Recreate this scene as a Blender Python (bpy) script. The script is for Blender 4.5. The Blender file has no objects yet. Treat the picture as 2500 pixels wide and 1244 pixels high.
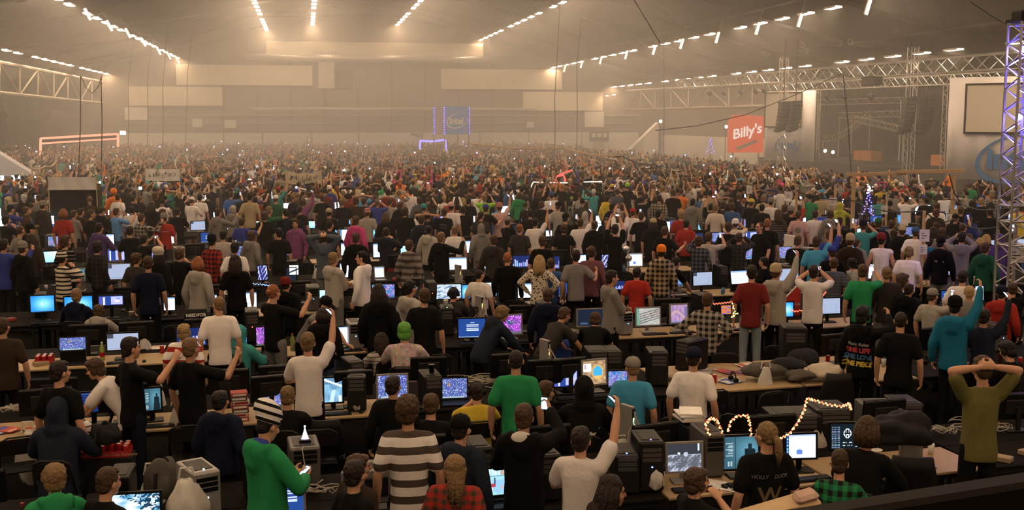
import bpy, bmesh, math, random, re
import numpy as np
from mathutils import Vector, Matrix, Euler
from mathutils.bvhtree import BVHTree
random.seed(7); RNG = np.random.RandomState(7)
SC = bpy.context.scene; COL = SC.collection
R = math.radians
# ------------------------------------------------------------------ camera
F, CX, CY, VX, VY, HC = 2700.0, 1250.0, 622.0, 745.0, 294.0, 4.4
PHI = math.atan((CY-VY)/F); TH = math.atan((CX-VX)/F*math.cos(PHI))
cd = bpy.data.cameras.new('camera'); cam = bpy.data.objects.new('camera', cd); COL.objects.link(cam)
cd.sensor_fit = 'HORIZONTAL'; cd.angle = 2*math.atan(CX/F); cd.clip_end = 400
cam.location = (0, 0, HC); cam.rotation_euler = (math.pi/2-PHI, 0, -TH)
SC.camera = cam
# ------------------------------------------------------------------ world, exposure
w = bpy.data.worlds.new('world'); SC.world = w; w.use_nodes = True
w.node_tree.nodes['Background'].inputs[0].default_value = (0.9, 0.75, 0.55, 1)
w.node_tree.nodes['Background'].inputs[1].default_value = 0.0
vs = SC.view_settings; vs.view_transform = 'Standard'; vs.look = 'None'; vs.gamma = 1; vs.use_curve_mapping = False
vs.exposure = 0.42
LAMP_E = 84.0                    # radiance of the lamp diffusers
LAMP_C = (1.0, 0.70, 0.44)
HAZE_D = (0.0034, 0.0058, 0.0056)        # density of the thin, the thick and the thickest haze, per metre
cy = SC.cycles
cy.use_denoising = True; cy.max_bounces = 4; cy.diffuse_bounces = 2; cy.glossy_bounces = 2; cy.transmission_bounces = 2
cy.volume_bounces = 0; cy.transparent_max_bounces = 8; cy.sample_clamp_indirect = 4.0; cy.caustics_reflective = False; cy.caustics_refractive = False
cy.use_light_tree = True; cy.adaptive_threshold = 0.04; cy.time_limit = 900
# ------------------------------------------------------------------ picture -> place
_f = Vector((math.sin(TH)*math.cos(PHI), math.cos(TH)*math.cos(PHI), -math.sin(PHI)))
_r = Vector((math.cos(TH), -math.sin(TH), 0)); _u = _r.cross(_f); EYE = Vector((0, 0, HC))
def ray(x, y): return _f + _r*((x-CX)/F) + _u*((CY-y)/F)
def at_z(x, y, z): d = ray(x, y); return EYE + d*((z-HC)/d.z)
def at_y(x, y, Y): d = ray(x, y); return EYE + d*(Y/d.y)
def at_x(x, y, X): d = ray(x, y); return EYE + d*(X/d.x)
def at_d(x, y, D): return EYE + ray(x, y)*D
def pix(p):
    q = Vector(p)-EYE; k = q.dot(_f)
    return CX+F*q.dot(_r)/k, CY-F*q.dot(_u)/k, F/k
# ------------------------------------------------------------------ materials
def nodes(name):
    m = bpy.data.materials.new(name); m.use_nodes = True; nt = m.node_tree; nt.nodes.clear()
    o = nt.nodes.new('ShaderNodeOutputMaterial'); return m, nt, o
def N(nt, kind, **kw):
    n = nt.nodes.new(kind)
    for k, v in kw.items():
        if k.startswith('i_'):
            key = k[2:]; n.inputs[int(key) if key.isdigit() else key.replace('_', ' ')].default_value = v
        else: setattr(n, k, v)
    return n
def L(nt, a, ao, b, bi): nt.links.new(a.outputs[ao], b.inputs[bi])
def c4(c): return (c[0], c[1], c[2], 1)
def srgb(h):
    v = [int(h[i:i+2], 16)/255 for i in (0, 2, 4)]
    return tuple(x/12.92 if x <= .04045 else ((x+.055)/1.055)**2.4 for x in v)
_mats = {}
def mat(name, col, rough=.6, metal=0, noise=0.15, nscale=8, bump=0, bscale=40, spec=.3):
    if name in _mats: return _mats[name]
    m, nt, o = nodes(name)
    b = N(nt, 'ShaderNodeBsdfPrincipled'); b.inputs['Roughness'].default_value = rough; b.inputs['Metallic'].default_value = metal
    b.inputs['Specular IOR Level'].default_value = spec
    t = N(nt, 'ShaderNodeTexCoord'); z = N(nt, 'ShaderNodeTexNoise', i_Scale=nscale, i_Detail=4.0); L(nt, t, 'Object', z, 'Vector')
    x = N(nt, 'ShaderNodeMix', data_type='RGBA'); x.inputs[6].default_value = c4([v*(1-noise) for v in col]); x.inputs[7].default_value = c4([min(1, v*(1+noise)) for v in col])
    L(nt, z, 'Fac', x, 0); L(nt, x, 2, b, 'Base Color')
    if bump:
        z2 = N(nt, 'ShaderNodeTexNoise', i_Scale=bscale, i_Detail=3.0); L(nt, t, 'Object', z2, 'Vector')
        bp = N(nt, 'ShaderNodeBump', i_Strength=bump, i_Distance=.02); L(nt, z2, 'Fac', bp, 'Height'); L(nt, bp, 'Normal', b, 'Normal')
    L(nt, b, 0, o, 0); _mats[name] = m; return m
def emit(name, col, s, sample=True):
    if name in _mats: return _mats[name]
    m, nt, o = nodes(name); e = N(nt, 'ShaderNodeEmission', i_Color=c4(col), i_Strength=s); L(nt, e, 0, o, 0)
    if not sample: m.cycles.emission_sampling = 'NONE'
    _mats[name] = m; return m
def objcol(name, rough=.8, pattern=None, bump=.35, bscale=9, spec=.15, var=.12):
    """a dyed material: its colour is the object's own colour, with a pattern on top of it"""
    if name in _mats: return _mats[name]
    m, nt, o = nodes(name)
    b = N(nt, 'ShaderNodeBsdfPrincipled'); b.inputs['Roughness'].default_value = rough; b.inputs['Specular IOR Level'].default_value = spec
    oi = N(nt, 'ShaderNodeObjectInfo'); t = N(nt, 'ShaderNodeTexCoord')
    z = N(nt, 'ShaderNodeTexNoise', i_Scale=bscale, i_Detail=3.0); L(nt, t, 'Object', z, 'Vector')
    hsv = N(nt, 'ShaderNodeHueSaturation'); mr = N(nt, 'ShaderNodeMapRange', i_3=1-var, i_4=1+var); L(nt, z, 'Fac', mr, 0); L(nt, mr, 0, hsv, 'Value')
    src = (oi, 'Color')
    if pattern:
        second, kind = pattern
        mx = N(nt, 'ShaderNodeMix', data_type='RGBA'); mx.inputs[7].default_value = c4(second); L(nt, oi, 'Color', mx, 6)
        sx = N(nt, 'ShaderNodeSeparateXYZ'); L(nt, t, 'Object', sx, 0)
        def band(axis, freq, thr, off=0.0):
            a = N(nt, 'ShaderNodeMath', operation='MULTIPLY_ADD', i_1=freq, i_2=off); L(nt, sx, axis, a, 0)
            f = N(nt, 'ShaderNodeMath', operation='FRACT'); L(nt, a, 0, f, 0)
            g = N(nt, 'ShaderNodeMath', operation='LESS_THAN', i_1=thr); L(nt, f, 0, g, 0); return g
        if kind[0] == 'stripe':
            L(nt, band('Z', kind[1], kind[2]), 0, mx, 0)
        elif kind[0] == 'plaid':
            a = band('Z', kind[1], kind[2]); c = band('X', kind[1], kind[2])
            s = N(nt, 'ShaderNodeMath', operation='ADD'); L(nt, a, 0, s, 0); L(nt, c, 0, s, 1)
            h = N(nt, 'ShaderNodeMath', operation='MULTIPLY', i_1=.5); L(nt, s, 0, h, 0); L(nt, h, 0, mx, 0)
        elif kind[0] == 'spots':
            v = N(nt, 'ShaderNodeTexVoronoi', i_Scale=kind[1]); L(nt, t, 'Object', v, 'Vector')
            g = N(nt, 'ShaderNodeMath', operation='LESS_THAN', i_1=kind[2]); L(nt, v, 'Distance', g, 0); L(nt, g, 0, mx, 0)
        elif kind[0] == 'floral':
            v = N(nt, 'ShaderNodeTexVoronoi', i_Scale=kind[1]); L(nt, t, 'Object', v, 'Vector')
            hs = N(nt, 'ShaderNodeHueSaturation', i_Saturation=.6, i_Value=.6); L(nt, v, 'Color', hs, 'Color'); L(nt, hs, 0, mx, 7); mx.inputs[0].default_value = .55
        src = (mx, 2)
    L(nt, src[0], src[1], hsv, 'Color'); L(nt, hsv, 0, b, 'Base Color')
    bp = N(nt, 'ShaderNodeBump', i_Strength=bump, i_Distance=.03); L(nt, z, 'Fac', bp, 'Height'); L(nt, bp, 'Normal', b, 'Normal')
    L(nt, b, 0, o, 0); _mats[name] = m; return m
def vcol(name, emission=0, rough=.8, sample=False):
    """colour printed on / shown by the faces themselves (picture on a screen, printed poster, crowd)"""
    if name in _mats: return _mats[name]
    m, nt, o = nodes(name); a = N(nt, 'ShaderNodeVertexColor', layer_name='Col')
    if emission:
        e = N(nt, 'ShaderNodeEmission', i_Strength=emission); L(nt, a, 0, e, 0); L(nt, e, 0, o, 0)
        if not sample: m.cycles.emission_sampling = 'NONE'
    else:
        b = N(nt, 'ShaderNodeBsdfPrincipled'); b.inputs['Roughness'].default_value = rough; b.inputs['Specular IOR Level'].default_value = .15
        L(nt, a, 0, b, 'Base Color'); L(nt, b, 0, o, 0)
    _mats[name] = m; return m
# ------------------------------------------------------------------ objects
def obj(name, me, parent=None, m=None, loc=None, rot=None, color=None):
    o = bpy.data.objects.new(name, me); COL.objects.link(o)
    if m is not None and len(me.materials) == 0: me.materials.append(m)
    if parent is not None: o.parent = parent
    if loc is not None: o.location = loc
    if rot is not None: o.rotation_euler = rot
    if color is not None: o.color = c4(color)
    return o
def tag(o, label=None, cat=None, group=None, kind=None):
    if label: o['label'] = label
    if cat: o['category'] = cat
    if group: o['group'] = group
    if kind: o['kind'] = kind
    return o
def empty(name, loc=(0, 0, 0), rz=0):
    o = bpy.data.objects.new(name, None); COL.objects.link(o); o.location = loc; o.rotation_euler = (0, 0, rz); o.empty_display_size = .1; return o
class MB:
    def __init__(s): s.v = []; s.f = []
    def add(s, v, f):
        n = len(s.v); s.v += [tuple(p) for p in v]; s.f += [tuple(i+n for i in q) for q in f]; return s
    def box(s, a, b, M=None):
        (x0, y0, z0), (x1, y1, z1) = a, b
        v = [Vector(p) for p in ((x0,y0,z0),(x1,y0,z0),(x1,y1,z0),(x0,y1,z0),(x0,y0,z1),(x1,y0,z1),(x1,y1,z1),(x0,y1,z1))]
        if M is not None: v = [M @ p for p in v]
        return s.add(v, [(3,2,1,0),(4,5,6,7),(0,1,5,4),(1,2,6,5),(2,3,7,6),(3,0,4,7)])
    def bbox(s, a, b, e=.01, M=None):
        """box with chamfered edges"""
        a = Vector(a); b = Vector(b); v = []; f = []
        e = min(e, *( (b-a)*.45))
        for z, i in ((a.z, e), (a.z+e, 0), (b.z-e, 0), (b.z, e)):
            c = e
            pts = [(a.x+c+i*.0, a.y+i), (b.x-c, a.y+i), (b.x-i, a.y+c), (b.x-i, b.y-c), (b.x-c, b.y-i), (a.x+c, b.y-i), (a.x+i, b.y-c), (a.x+i, a.y+c)]
            v += [Vector((p[0], p[1], z)) for p in pts]
        for k in range(3):
            for j in range(8): f.append((k*8+j, k*8+(j+1) % 8, k*8+8+(j+1) % 8, k*8+8+j))
        f.append(tuple(range(7, -1, -1))); f.append(tuple(range(24, 32)))
        if M is not None: v = [M @ p for p in v]
        return s.add(v, f)
    def rod(s, p, q, r, n=6, r2=None):
        p = Vector(p); q = Vector(q); d = (q-p)
        if d.length < 1e-6: return s
        d.normalize(); a = d.orthogonal().normalized(); b = d.cross(a); r2 = r if r2 is None else r2
        v = [p+(a*math.cos(t)+b*math.sin(t))*r for t in [2*math.pi*i/n for i in range(n)]] + [q+(a*math.cos(t)+b*math.sin(t))*r2 for t in [2*math.pi*i/n for i in range(n)]]
        return s.add(v, [(i, (i+1) % n, n+(i+1) % n, n+i) for i in range(n)] + [tuple(range(n-1, -1, -1)), tuple(range(n, 2*n))])
    def tube(s, pts, r, n=5):
        pts = [Vector(p) for p in pts]; m = len(pts); v = []; f = []
        a = None
        for i, p in enumerate(pts):
            d = (pts[min(i+1, m-1)]-pts[max(i-1, 0)]).normalized()
            a = d.orthogonal().normalized() if a is None else (a-d*a.dot(d)).normalized()
            b = d.cross(a); rr = r[i] if isinstance(r, (list, tuple)) else r
            v += [p+(a*math.cos(2*math.pi*k/n)+b*math.sin(2*math.pi*k/n))*rr for k in range(n)]
        for i in range(m-1):
            for k in range(n): f.append((i*n+k, i*n+(k+1) % n, (i+1)*n+(k+1) % n, (i+1)*n+k))
        f.append(tuple(range(n-1, -1, -1))); f.append(tuple(range((m-1)*n, m*n)))
        return s.add(v, f)
    def lathe(s, prof, n=12, c=(0, 0, 0)):
        v = []; f = []; c = Vector(c)
        for (r, z) in prof: v += [c+Vector((r*math.cos(2*math.pi*k/n), r*math.sin(2*math.pi*k/n), z)) for k in range(n)]
        for i in range(len(prof)-1):
            for k in range(n): f.append((i*n+k, i*n+(k+1) % n, (i+1)*n+(k+1) % n, (i+1)*n+k))
        f.append(tuple(range(n-1, -1, -1))); f.append(tuple(range((len(prof)-1)*n, len(prof)*n)))
        return s.add(v, f)
    def prism(s, poly, y0, y1):
        """outline in x, z pushed from y0 to y1"""
        n = len(poly)
        v = [(x, y0, z) for x, z in poly] + [(x, y1, z) for x, z in poly]
        return s.add(v, [(i, (i+1) % n, n+(i+1) % n, n+i) for i in range(n)] + [tuple(range(n-1, -1, -1)), tuple(range(n, 2*n))])
    def mesh(s, name, m=None, smooth=False):
        me = bpy.data.meshes.new(name); me.from_pydata(s.v, [], s.f); me.update()
        bm = bmesh.new(); bm.from_mesh(me); bmesh.ops.recalc_face_normals(bm, faces=bm.faces); bm.to_mesh(me); bm.free()
        if m is not None: me.materials.append(m)
        if smooth: me.polygons.foreach_set('use_smooth', [True]*len(me.polygons))
        return me
    def build(s, name, m, parent=None, smooth=False, **k): return obj(name, s.mesh(name, m, smooth), parent, **k)
_unit = {}
def rodobj(name, p, q, r, m, parent=None, n=6):
    """a straight bar as an object of its own; alike bars share one mesh"""
    key = ('rod', m.name, n)
    if key not in _unit: _unit[key] = MB().rod((0, 0, 0), (0, 0, 1), 1, n).mesh('bar', m, False)
    p = Vector(p); q = Vector(q); d = q-p
    o = obj(name, _unit[key], parent); o.location = p; o.rotation_mode = 'QUATERNION'; o.rotation_quaternion = d.to_track_quat('Z', 'Y'); o.scale = (r, r, d.length)
    return o
def struct(o): o['kind'] = 'structure'; return o
def text_mesh(s, size, depth=.004, font_shear=0, bold=0, align='CENTER'):
    cu = bpy.data.curves.new('lettering', 'FONT'); cu.body = s; cu.size = size; cu.extrude = depth; cu.align_x = align; cu.align_y = 'CENTER'; cu.shear = font_shear; cu.offset = bold; cu.resolution_u = 3
    o = bpy.data.objects.new('lettering', cu); COL.objects.link(o)
    me = bpy.data.meshes.new_from_object(o.evaluated_get(bpy.context.evaluated_depsgraph_get()))
    bpy.data.objects.remove(o); return me
# ================================================================== the hall
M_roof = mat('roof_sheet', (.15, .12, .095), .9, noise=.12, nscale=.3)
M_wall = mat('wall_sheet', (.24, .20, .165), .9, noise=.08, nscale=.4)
M_panel = mat('pale_panel', (.80, .69, .52), .8, noise=.05, nscale=.5)
M_white = mat('white_paint', (.76, .71, .64), .7, noise=.05)
M_floor = mat('dark_floor', (.005, .004, .003), .9, noise=.3, nscale=.8, spec=.05)
M_steel = mat('painted_steel', (.34, .29, .23), .6, noise=.1)
M_alu = mat('aluminium', (.72, .70, .66), .3, .85, noise=.06)
M_dark = mat('black_cloth', (.007, .006, .006), .9, noise=.3)
M_black = mat('black_plastic', (.0035, .0035, .004), .45, noise=.2, spec=.22)
M_black2 = mat('dark_grey_plastic', (.014, .0125, .012), .5, noise=.2, spec=.2)
M_silver = mat('silver_plastic', (.30, .285, .275), .4, .3, noise=.08)
M_wood = mat('pine_wood', (.50, .34, .18), .6, noise=.25, nscale=14)
M_table = mat('beech_table_top', (.40, .28, .15), .5, noise=.12, nscale=10)
M_cable = mat('black_cable', (.02, .018, .016), .6)
M_pale_cable = mat('pale_cable', (.42, .38, .32), .6)
M_paper = mat('white_paper', (.72, .69, .64), .8, noise=.04)
M_lamp = emit('lamp_glow', LAMP_C, LAMP_E)
M_flood = emit('floodlight_glow', (1.0, .80, .55), 3.0)
YW = 136.0; XL, XR = -36.0, 54.0
PROF = [(-36, 8.0), (-24, 10.3), (-14.4, 12.4), (-4.2, 15.6), (3, 16.8), (7, 17.0), (11, 16.7), (21, 15.0), (30, 11.8), (38, 9.9), (54, 8.4)]
def roof_z(x):
    for (a, za), (b, zb) in zip(PROF, PROF[1:]):
        if a <= x <= b: return za+(zb-za)*(x-a)/(b-a)
    return PROF[0][1]
struct(MB().box((XL, -60, -.3), (XR, YW, 0)).build('floor', M_floor))
m = MB()
for (a, za), (b, zb) in zip(PROF, PROF[1:]):
    m.add([(a, -60, za), (b, -60, zb), (b, YW, zb), (a, YW, za), (a, -60, za+.3), (b, -60, zb+.3), (b, YW, zb+.3), (a, YW, za+.3)], [(3,2,1,0),(4,5,6,7),(0,1,5,4),(1,2,6,5),(2,3,7,6),(3,0,4,7)])
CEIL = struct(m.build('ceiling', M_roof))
for k, (a, b) in enumerate(zip(PROF, PROF[1:])):      # roof sheets' standing seams, every 3 m across
    pass
poly = [(XL, 0)] + [(XR, 0)] + [(x, z) for x, z in reversed(PROF)]
WB = struct(MB().prism(poly, YW, YW+.4).build('wall_back', M_wall))
struct(MB().box((XL-.4, -60, 0), (XL, YW, 8)).build('wall_left', M_wall))
struct(MB().box((XR, -60, 0), (XR+.4, YW, 8.4)).build('wall_right', M_wall))
struct(MB().prism(poly, -60.4, -60).build('wall_front', M_wall))
# portal frames and purlins of the roof
n = 1
M_frame = mat('roof_frame', (.15, .125, .10), .8)
for Y in range(26, 136, 12):
    m = MB()
    for (a, za), (b, zb) in zip(PROF, PROF[1:]):
        m.rod((a, Y, za-.12), (b, Y, zb-.12), .16, 4)
    struct(m.build('trim_%d' % n, M_frame)); n += 1
for i, (x, z) in enumerate(PROF[1:-1]):
    struct(MB().rod((x, 10, z-.1), (x, YW, z-.1), .11, 4).build('trim_%d' % n, M_frame)); n += 1
for Y in range(26, 124, 24):                           # wind bracing between the frames
    for (a, za), (b, zb) in zip(PROF[1:], PROF[2:-1]):
        struct(MB().rod((a, Y, za-.3), (b, Y+12, zb-.3), .05, 4).build('trim_%d' % n, M_frame)); n += 1
# back wall: cladding seams, panels, ducts, openings
def wallbox(name, x0, y0, x1, y1, d0, d1, m, parent=WB):
    a = at_y(x0, y1, YW-d1); b = at_y(x1, y0, YW-d1)
    return MB().bbox((a.x, YW-d1, a.z), (b.x, YW-d0, b.z), .03).build(name, m, parent)
for r in ((650,107,1180,140),(430,160,762,207),(1078,170,1373,217),(313,212,542,258),(1277,225,1472,270)):
    wallbox('panel', *r, 0, .6, M_panel)
M_wall2 = mat('wall_sheet_seam', (.13, .11, .09), .9)
M_hole = mat('dark_opening', (.04, .03, .025), .9)
for x in range(545, 1440, 82):
    wallbox('seam', x, 150, x+3, 318, 0, .12, M_wall2)
wallbox('opening', 816, 172, 862, 216, 0, .1, M_hole)
for r in ((305,262,358,293),(1428,272,1475,310)): wallbox('panel', *r, 0, .5, M_white)
for r in ((548,293,575,313),(470,290,492,310),(1287,297,1304,311)): wallbox('vent_box', *r, 0, .8, M_white)
wallbox('door', 1330, 325, 1346, 362, 0, .15, M_hole)
wallbox('lower_wall_board', 290, 322, 1560, 392, 0, .18, M_white)
for x in (545, 640, 760, 875, 1030, 1170, 1290, 1420): wallbox('board_seam', x, 322, x+2, 360, 0, .22, M_wall2)
for y, h in ((280, 3), (318, 3), (300, 2)): wallbox('rail', 290, y, 1560, y+h, 0, .35, M_steel)
a = at_y(590, 140, YW-1.2); b = at_y(1242, 142, YW-1.2)
struct(MB().rod((a.x, YW-1.2, a.z), (b.x, YW-1.2, a.z), .42, 14).build('duct', mat('galvanised_duct', (.62, .58, .52), .4, .4), WB, smooth=True))
a = at_y(608, 265, YW-1.2); b = at_y(1310, 268, YW-1.2)
struct(MB().rod((a.x, YW-1.2, a.z), (b.x, YW-1.2, a.z), .16, 10).build('duct', _mats['galvanised_duct'], WB, smooth=True))
sc = empty('ventilation_shaft', at_y(795, 215, YW-1.0)); tag(sc, 'white ribbed ventilation shaft hanging at the middle of the back wall', 'vent')
k = 20.0
def wx(x): return (x-795)/k
m = MB().prism([(wx(779), 0), (wx(816), 0), (wx(816), 3.4), (wx(779), 3.4)], 0, .8).build('shaft', M_white, sc)
m = MB().prism([(wx(779), 3.4), (wx(816), 3.4), (wx(825), 3.9), (wx(825), 4.35), (wx(765), 4.35), (wx(765), 3.9)], -.1, .9).build('hood', M_white, sc)
for i in range(5): MB().box((wx(779)-.04, -.06, .25+i*.62), (wx(816)+.04, .86, .31+i*.62)).build('rib', M_white, sc)
for i in range(7): MB().box((wx(768)+i*.42, -.16, 3.85), (wx(768)+i*.42+.1, -.1, 4.3)).build('rib', M_steel, sc)
# ------------------------------------------------------------------ ceiling lights: 8 rows along the hall
_lg = {}
def lamp_mesh():
    h = MB(); h.prism([(-.23, 0), (.23, 0), (.27, -.12), (.24, -.12), (.20, -.03), (-.20, -.03), (-.24, -.12), (-.27, -.12)], -.72, .72)
    d = MB().box((-.19, -.60, -.115), (.19, .60, -.05))
    hm = h.mesh('ceiling_light', mat('lamp_housing', (.6, .55, .48), .4, .3)); dm = d.mesh('diffuser', M_lamp)
    return hm, dm
HM, DM = lamp_mesh()
ROWS = [(-22.3, 5.4, 82, 'lowest row by the net'), (-14.4, 7.3, 62, 'second row on the net side'), (-4.2, 10.6, 96, 'bright row left of the ridge'), (1.1, 11.3, 100, 'row pointing straight down the hall'),
        (11.1, 11.45, 90, 'row just right of the ridge'), (21.2, 9.8, 80, 'upper slope row on the stage side'), (30.2, 6.55, 58, 'second row on the stage side'), (38.0, 4.25, 52, 'lowest row above the stage truss')]
def nth(n): return str(n)+('th' if 10 < n % 100 < 14 else {1: 'st', 2: 'nd', 3: 'rd'}.get(n % 10, 'th'))
for X, z, y0, lab in ROWS:
    Y = 135.0; i = 0; cnt = 0
    while Y > -50:
        seen = Y > y0-4
        if not (i % 6 == 5):
            o = obj('ceiling_light', HM); o.location = (X, Y, HC+z); obj('diffuser', DM, o)
            cnt += 1; tag(o, '%s ceiling lamp from the back wall in the %s' % (nth(cnt), lab), 'lamp', 'ceiling lamps in the ' + lab)
        Y -= 2.55 if i % 6 == 4 else (3.5 if Y > 40 else 6.0)
        i += 1
# tilted floodlights hung below the second row on either side
fl_h = MB().prism([(-.16, 0), (.16, 0), (.20, -.9), (-.20, -.9)], -.10, .10)
FH = MB().bbox((-.13, -.12, -.43), (.13, -.02, .43), .04).mesh('floodlight', mat('lamp_housing', (.6, .55, .48)))
FT = MB().bbox((-.09, -.15, -.40), (.09, -.12, .40), .03).mesh('tube', M_flood)
for pts, tilt, lab in ((((215,35),(268,63),(313,81),(351,103),(388,124),(413,136),(434,147)), R(-26), 'tilted floodlight hanging under the lamp row over the net'),
                       (((2117,18),(1951,50),(1848,70),(1750,92),(1663,107),(1596,122),(1528,134),(1466,147),(1419,157),(1378,167)), R(16), 'tilted floodlight hanging under the lamp row on the stage side')):
    X = -13.6 if tilt < 0 else 29.4
    for q, (x, y) in enumerate(pts):
        p = at_x(x, y, X)
        o = obj('floodlight', FH, loc=p, rot=(0, tilt, 0)); obj('tube', FT, o)
        rodobj('hanger', (0, -.07, .40), (0, -.07, 1.5), .025, M_steel, o)
        tag(o, '%s %s' % (nth(q+1), lab)+', from the near end', 'lamp', lab+'s')
# ------------------------------------------------------------------ haze hanging in the hall
def haze(name, a, b, dens, label):
    m, nt, o = nodes(name); v = N(nt, 'ShaderNodeVolumeScatter', i_Density=dens, i_Anisotropy=.35, i_Color=(.96, .94, .91, 1)); L(nt, v, 0, o, 'Volume')
    h = MB().box(a, b).build(name, m); tag(h, label, 'haze', kind='stuff')
haze('haze', (XL+.2, 21, .05), (XR-.2, YW-.2, 17.4), HAZE_D[0], 'thin warm haze hanging over the rows of desks')
haze('haze', (-20, 50, .06), (XR-.3, YW-.3, 17.3), HAZE_D[1], 'thick warm haze hanging over the far half of the hall')
haze('haze', (-14, 62, .07), (31, YW-.4, 17.2), HAZE_D[2], 'thickest warm haze in the middle and on the stage side, far end')
# ================================================================== people: bodies, clothes, hair
class Prim:
    """closed overlapping shapes that one remesh turns into one continuous skin"""
    def __init__(s): s.v = []; s.f = []; s.n = 0
    def _add(s, v, f):
        s.v.append(np.asarray(v, float)); s.f += [[i+s.n for i in q] for q in f]; s.n += len(v)
    def _rings(s, rings, n):
        m = len(rings); f = []
        for i in range(m-1):
            for k in range(n): f.append([i*n+k, i*n+(k+1) % n, (i+1)*n+(k+1) % n, (i+1)*n+k])
        f.append(list(range(n-1, -1, -1))); f.append(list(range((m-1)*n, m*n)))
        s._add(np.concatenate(rings), f)
    def cone(s, p, q, r0, r1, n=10):
        p = np.array(p, float); q = np.array(q, float); d = q-p; l = np.linalg.norm(d)
        d = d/l if l > 1e-6 else np.array((0, 0, 1.))
        a = np.cross(d, (0, 0, 1.) if abs(d[2]) < .9 else (1., 0, 0)); a /= np.linalg.norm(a); b = np.cross(d, a)
        t = np.arange(n)*2*math.pi/n; c = np.outer(np.cos(t), a)+np.outer(np.sin(t), b); rings = []
        for e in (-75, -40, 0): rings.append(p+d*r0*math.sin(R(e))+c*r0*math.cos(R(e)))
        for e in (0, 40, 75): rings.append(q+d*r1*math.sin(R(e))+c*r1*math.cos(R(e)))
        s._rings(rings, n)
    def chain(s, pts, rads, n=10):
        for i in range(len(pts)-1): s.cone(pts[i], pts[i+1], rads[i], rads[i+1], n)
    def ell(s, c, r, M=None, n=14, m=9):
        rings = []; t = np.arange(n)*2*math.pi/n; c = np.array(c, float)
        for i in range(m):
            e = -math.pi/2+math.pi*(i+.5)/m
            v = np.stack([np.cos(t)*math.cos(e)*r[0], np.sin(t)*math.cos(e)*r[1], np.full(n, math.sin(e)*r[2])], 1)
            if M is not None: v = v @ np.array(M.to_3x3()).T
            rings.append(v+c)
        s._rings(rings, n)
    def loft(s, secs, T=None, n=16):
        """rounded-oblong sections (x, y, z, rx, ry), each bent by T"""
        rings = []; t = np.arange(n)*2*math.pi/n
        cx = np.sign(np.cos(t))*np.abs(np.cos(t))**.8; cyy = np.sign(np.sin(t))*np.abs(np.sin(t))**.8
        for (x, y, z, rx, ry) in secs:
            v = np.stack([x+cx*rx, y+cyy*ry, np.full(n, z)], 1)
            if T is not None: v = np.array([T(p) for p in v])
            rings.append(v)
        s._rings(rings, n)
    def add_in(s, M, o):
        A = np.array(M)
        for v, k in zip(o.v, [0]): pass
        V = np.concatenate(o.v) @ A[:3, :3].T + A[:3, 3]; s._add(V, o.f)
    def raw(s, name):
        me = bpy.data.meshes.new(name); me.from_pydata(np.concatenate(s.v).tolist(), [], s.f); return me
def evaluate(reqs):
    """reqs: list of (prim, name, voxel, smooth, triangles) -> meshes, one pass for all"""
    obs = []
    for prim, name, vox, sm, tri in reqs:
        o = bpy.data.objects.new(name, prim.raw(name)); COL.objects.link(o)
        md = o.modifiers.new('r', 'REMESH'); md.mode = 'VOXEL'; md.voxel_size = vox
        md = o.modifiers.new('s', 'SMOOTH'); md.factor = .5; md.iterations = sm
        obs.append(o)
    dg = bpy.context.evaluated_depsgraph_get(); mids = []
    for o, q in zip(obs, reqs):
        n = len(o.evaluated_get(dg).data.polygons)*2
        md = o.modifiers.new('d', 'DECIMATE'); md.ratio = min(1, q[4]/max(n, 1))
    dg.update(); out = []
    for o, q in zip(obs, reqs):
        me = bpy.data.meshes.new_from_object(o.evaluated_get(dg)); me.name = q[1]
        me.polygons.foreach_set('use_smooth', [True]*len(me.polygons)); out.append(me)
    for o in obs:
        d = o.data; bpy.data.objects.remove(o); bpy.data.meshes.remove(d)
    return out
def V3(*a): return np.array(a, float)
# right-arm wrist target and the way the elbow points (left arm is the mirror image)
ARM = dict(down=((.27, .03, .90), (.35, -.6, 0)), fold=((-.07, .23, 1.17), (1, -.2, -.7)), up=((.17, .40, 1.60), (1, 0, -.7)), hi=((.27, .20, 1.90), (1, .3, 0)),
           face=((.10, .30, 1.62), (1, .1, -.6)), hi2=((.11, .25, 1.88), (1, .25, 0)), head=((.075, -.11, 1.68), (1, .05, .25)), hip=((.23, .02, 1.03), (1, -.5, 0)),
           low=((.10, .31, 1.17), (1, -.3, -.8)), side=((.60, .30, 1.38), (0, -.3, -1)), fwd=((.36, .34, 1.52), (.8, .1, -1)), desk=((.17, .40, 1.22), (1, 0, -1)),
           lean=((.22, .62, .88), (1, -.3, .3)), chin=((.05, .19, 1.46), (1, .2, -.9)), hang=((.22, .35, .62), (1, 0, 0)), over=((.42, .12, 1.32), (.2, -.6, -.6)))
POSE = dict(s='down down', f='fold fold', r='up down', l='down up', R='hi down', L='down hi', b='face face', O='hi2 hi2', h='head head', i='hip hip', p='low low', x='down side', X='side down', P='fwd down',
            e='desk desk', n='lean lean', d='hang hang', k='low down', j='down low', q='chin low', v='up up', c='desk chin', w='fwd fwd', o='over down', a='up low', A='hi low')
SIT = 'eqcE'; 
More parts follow.
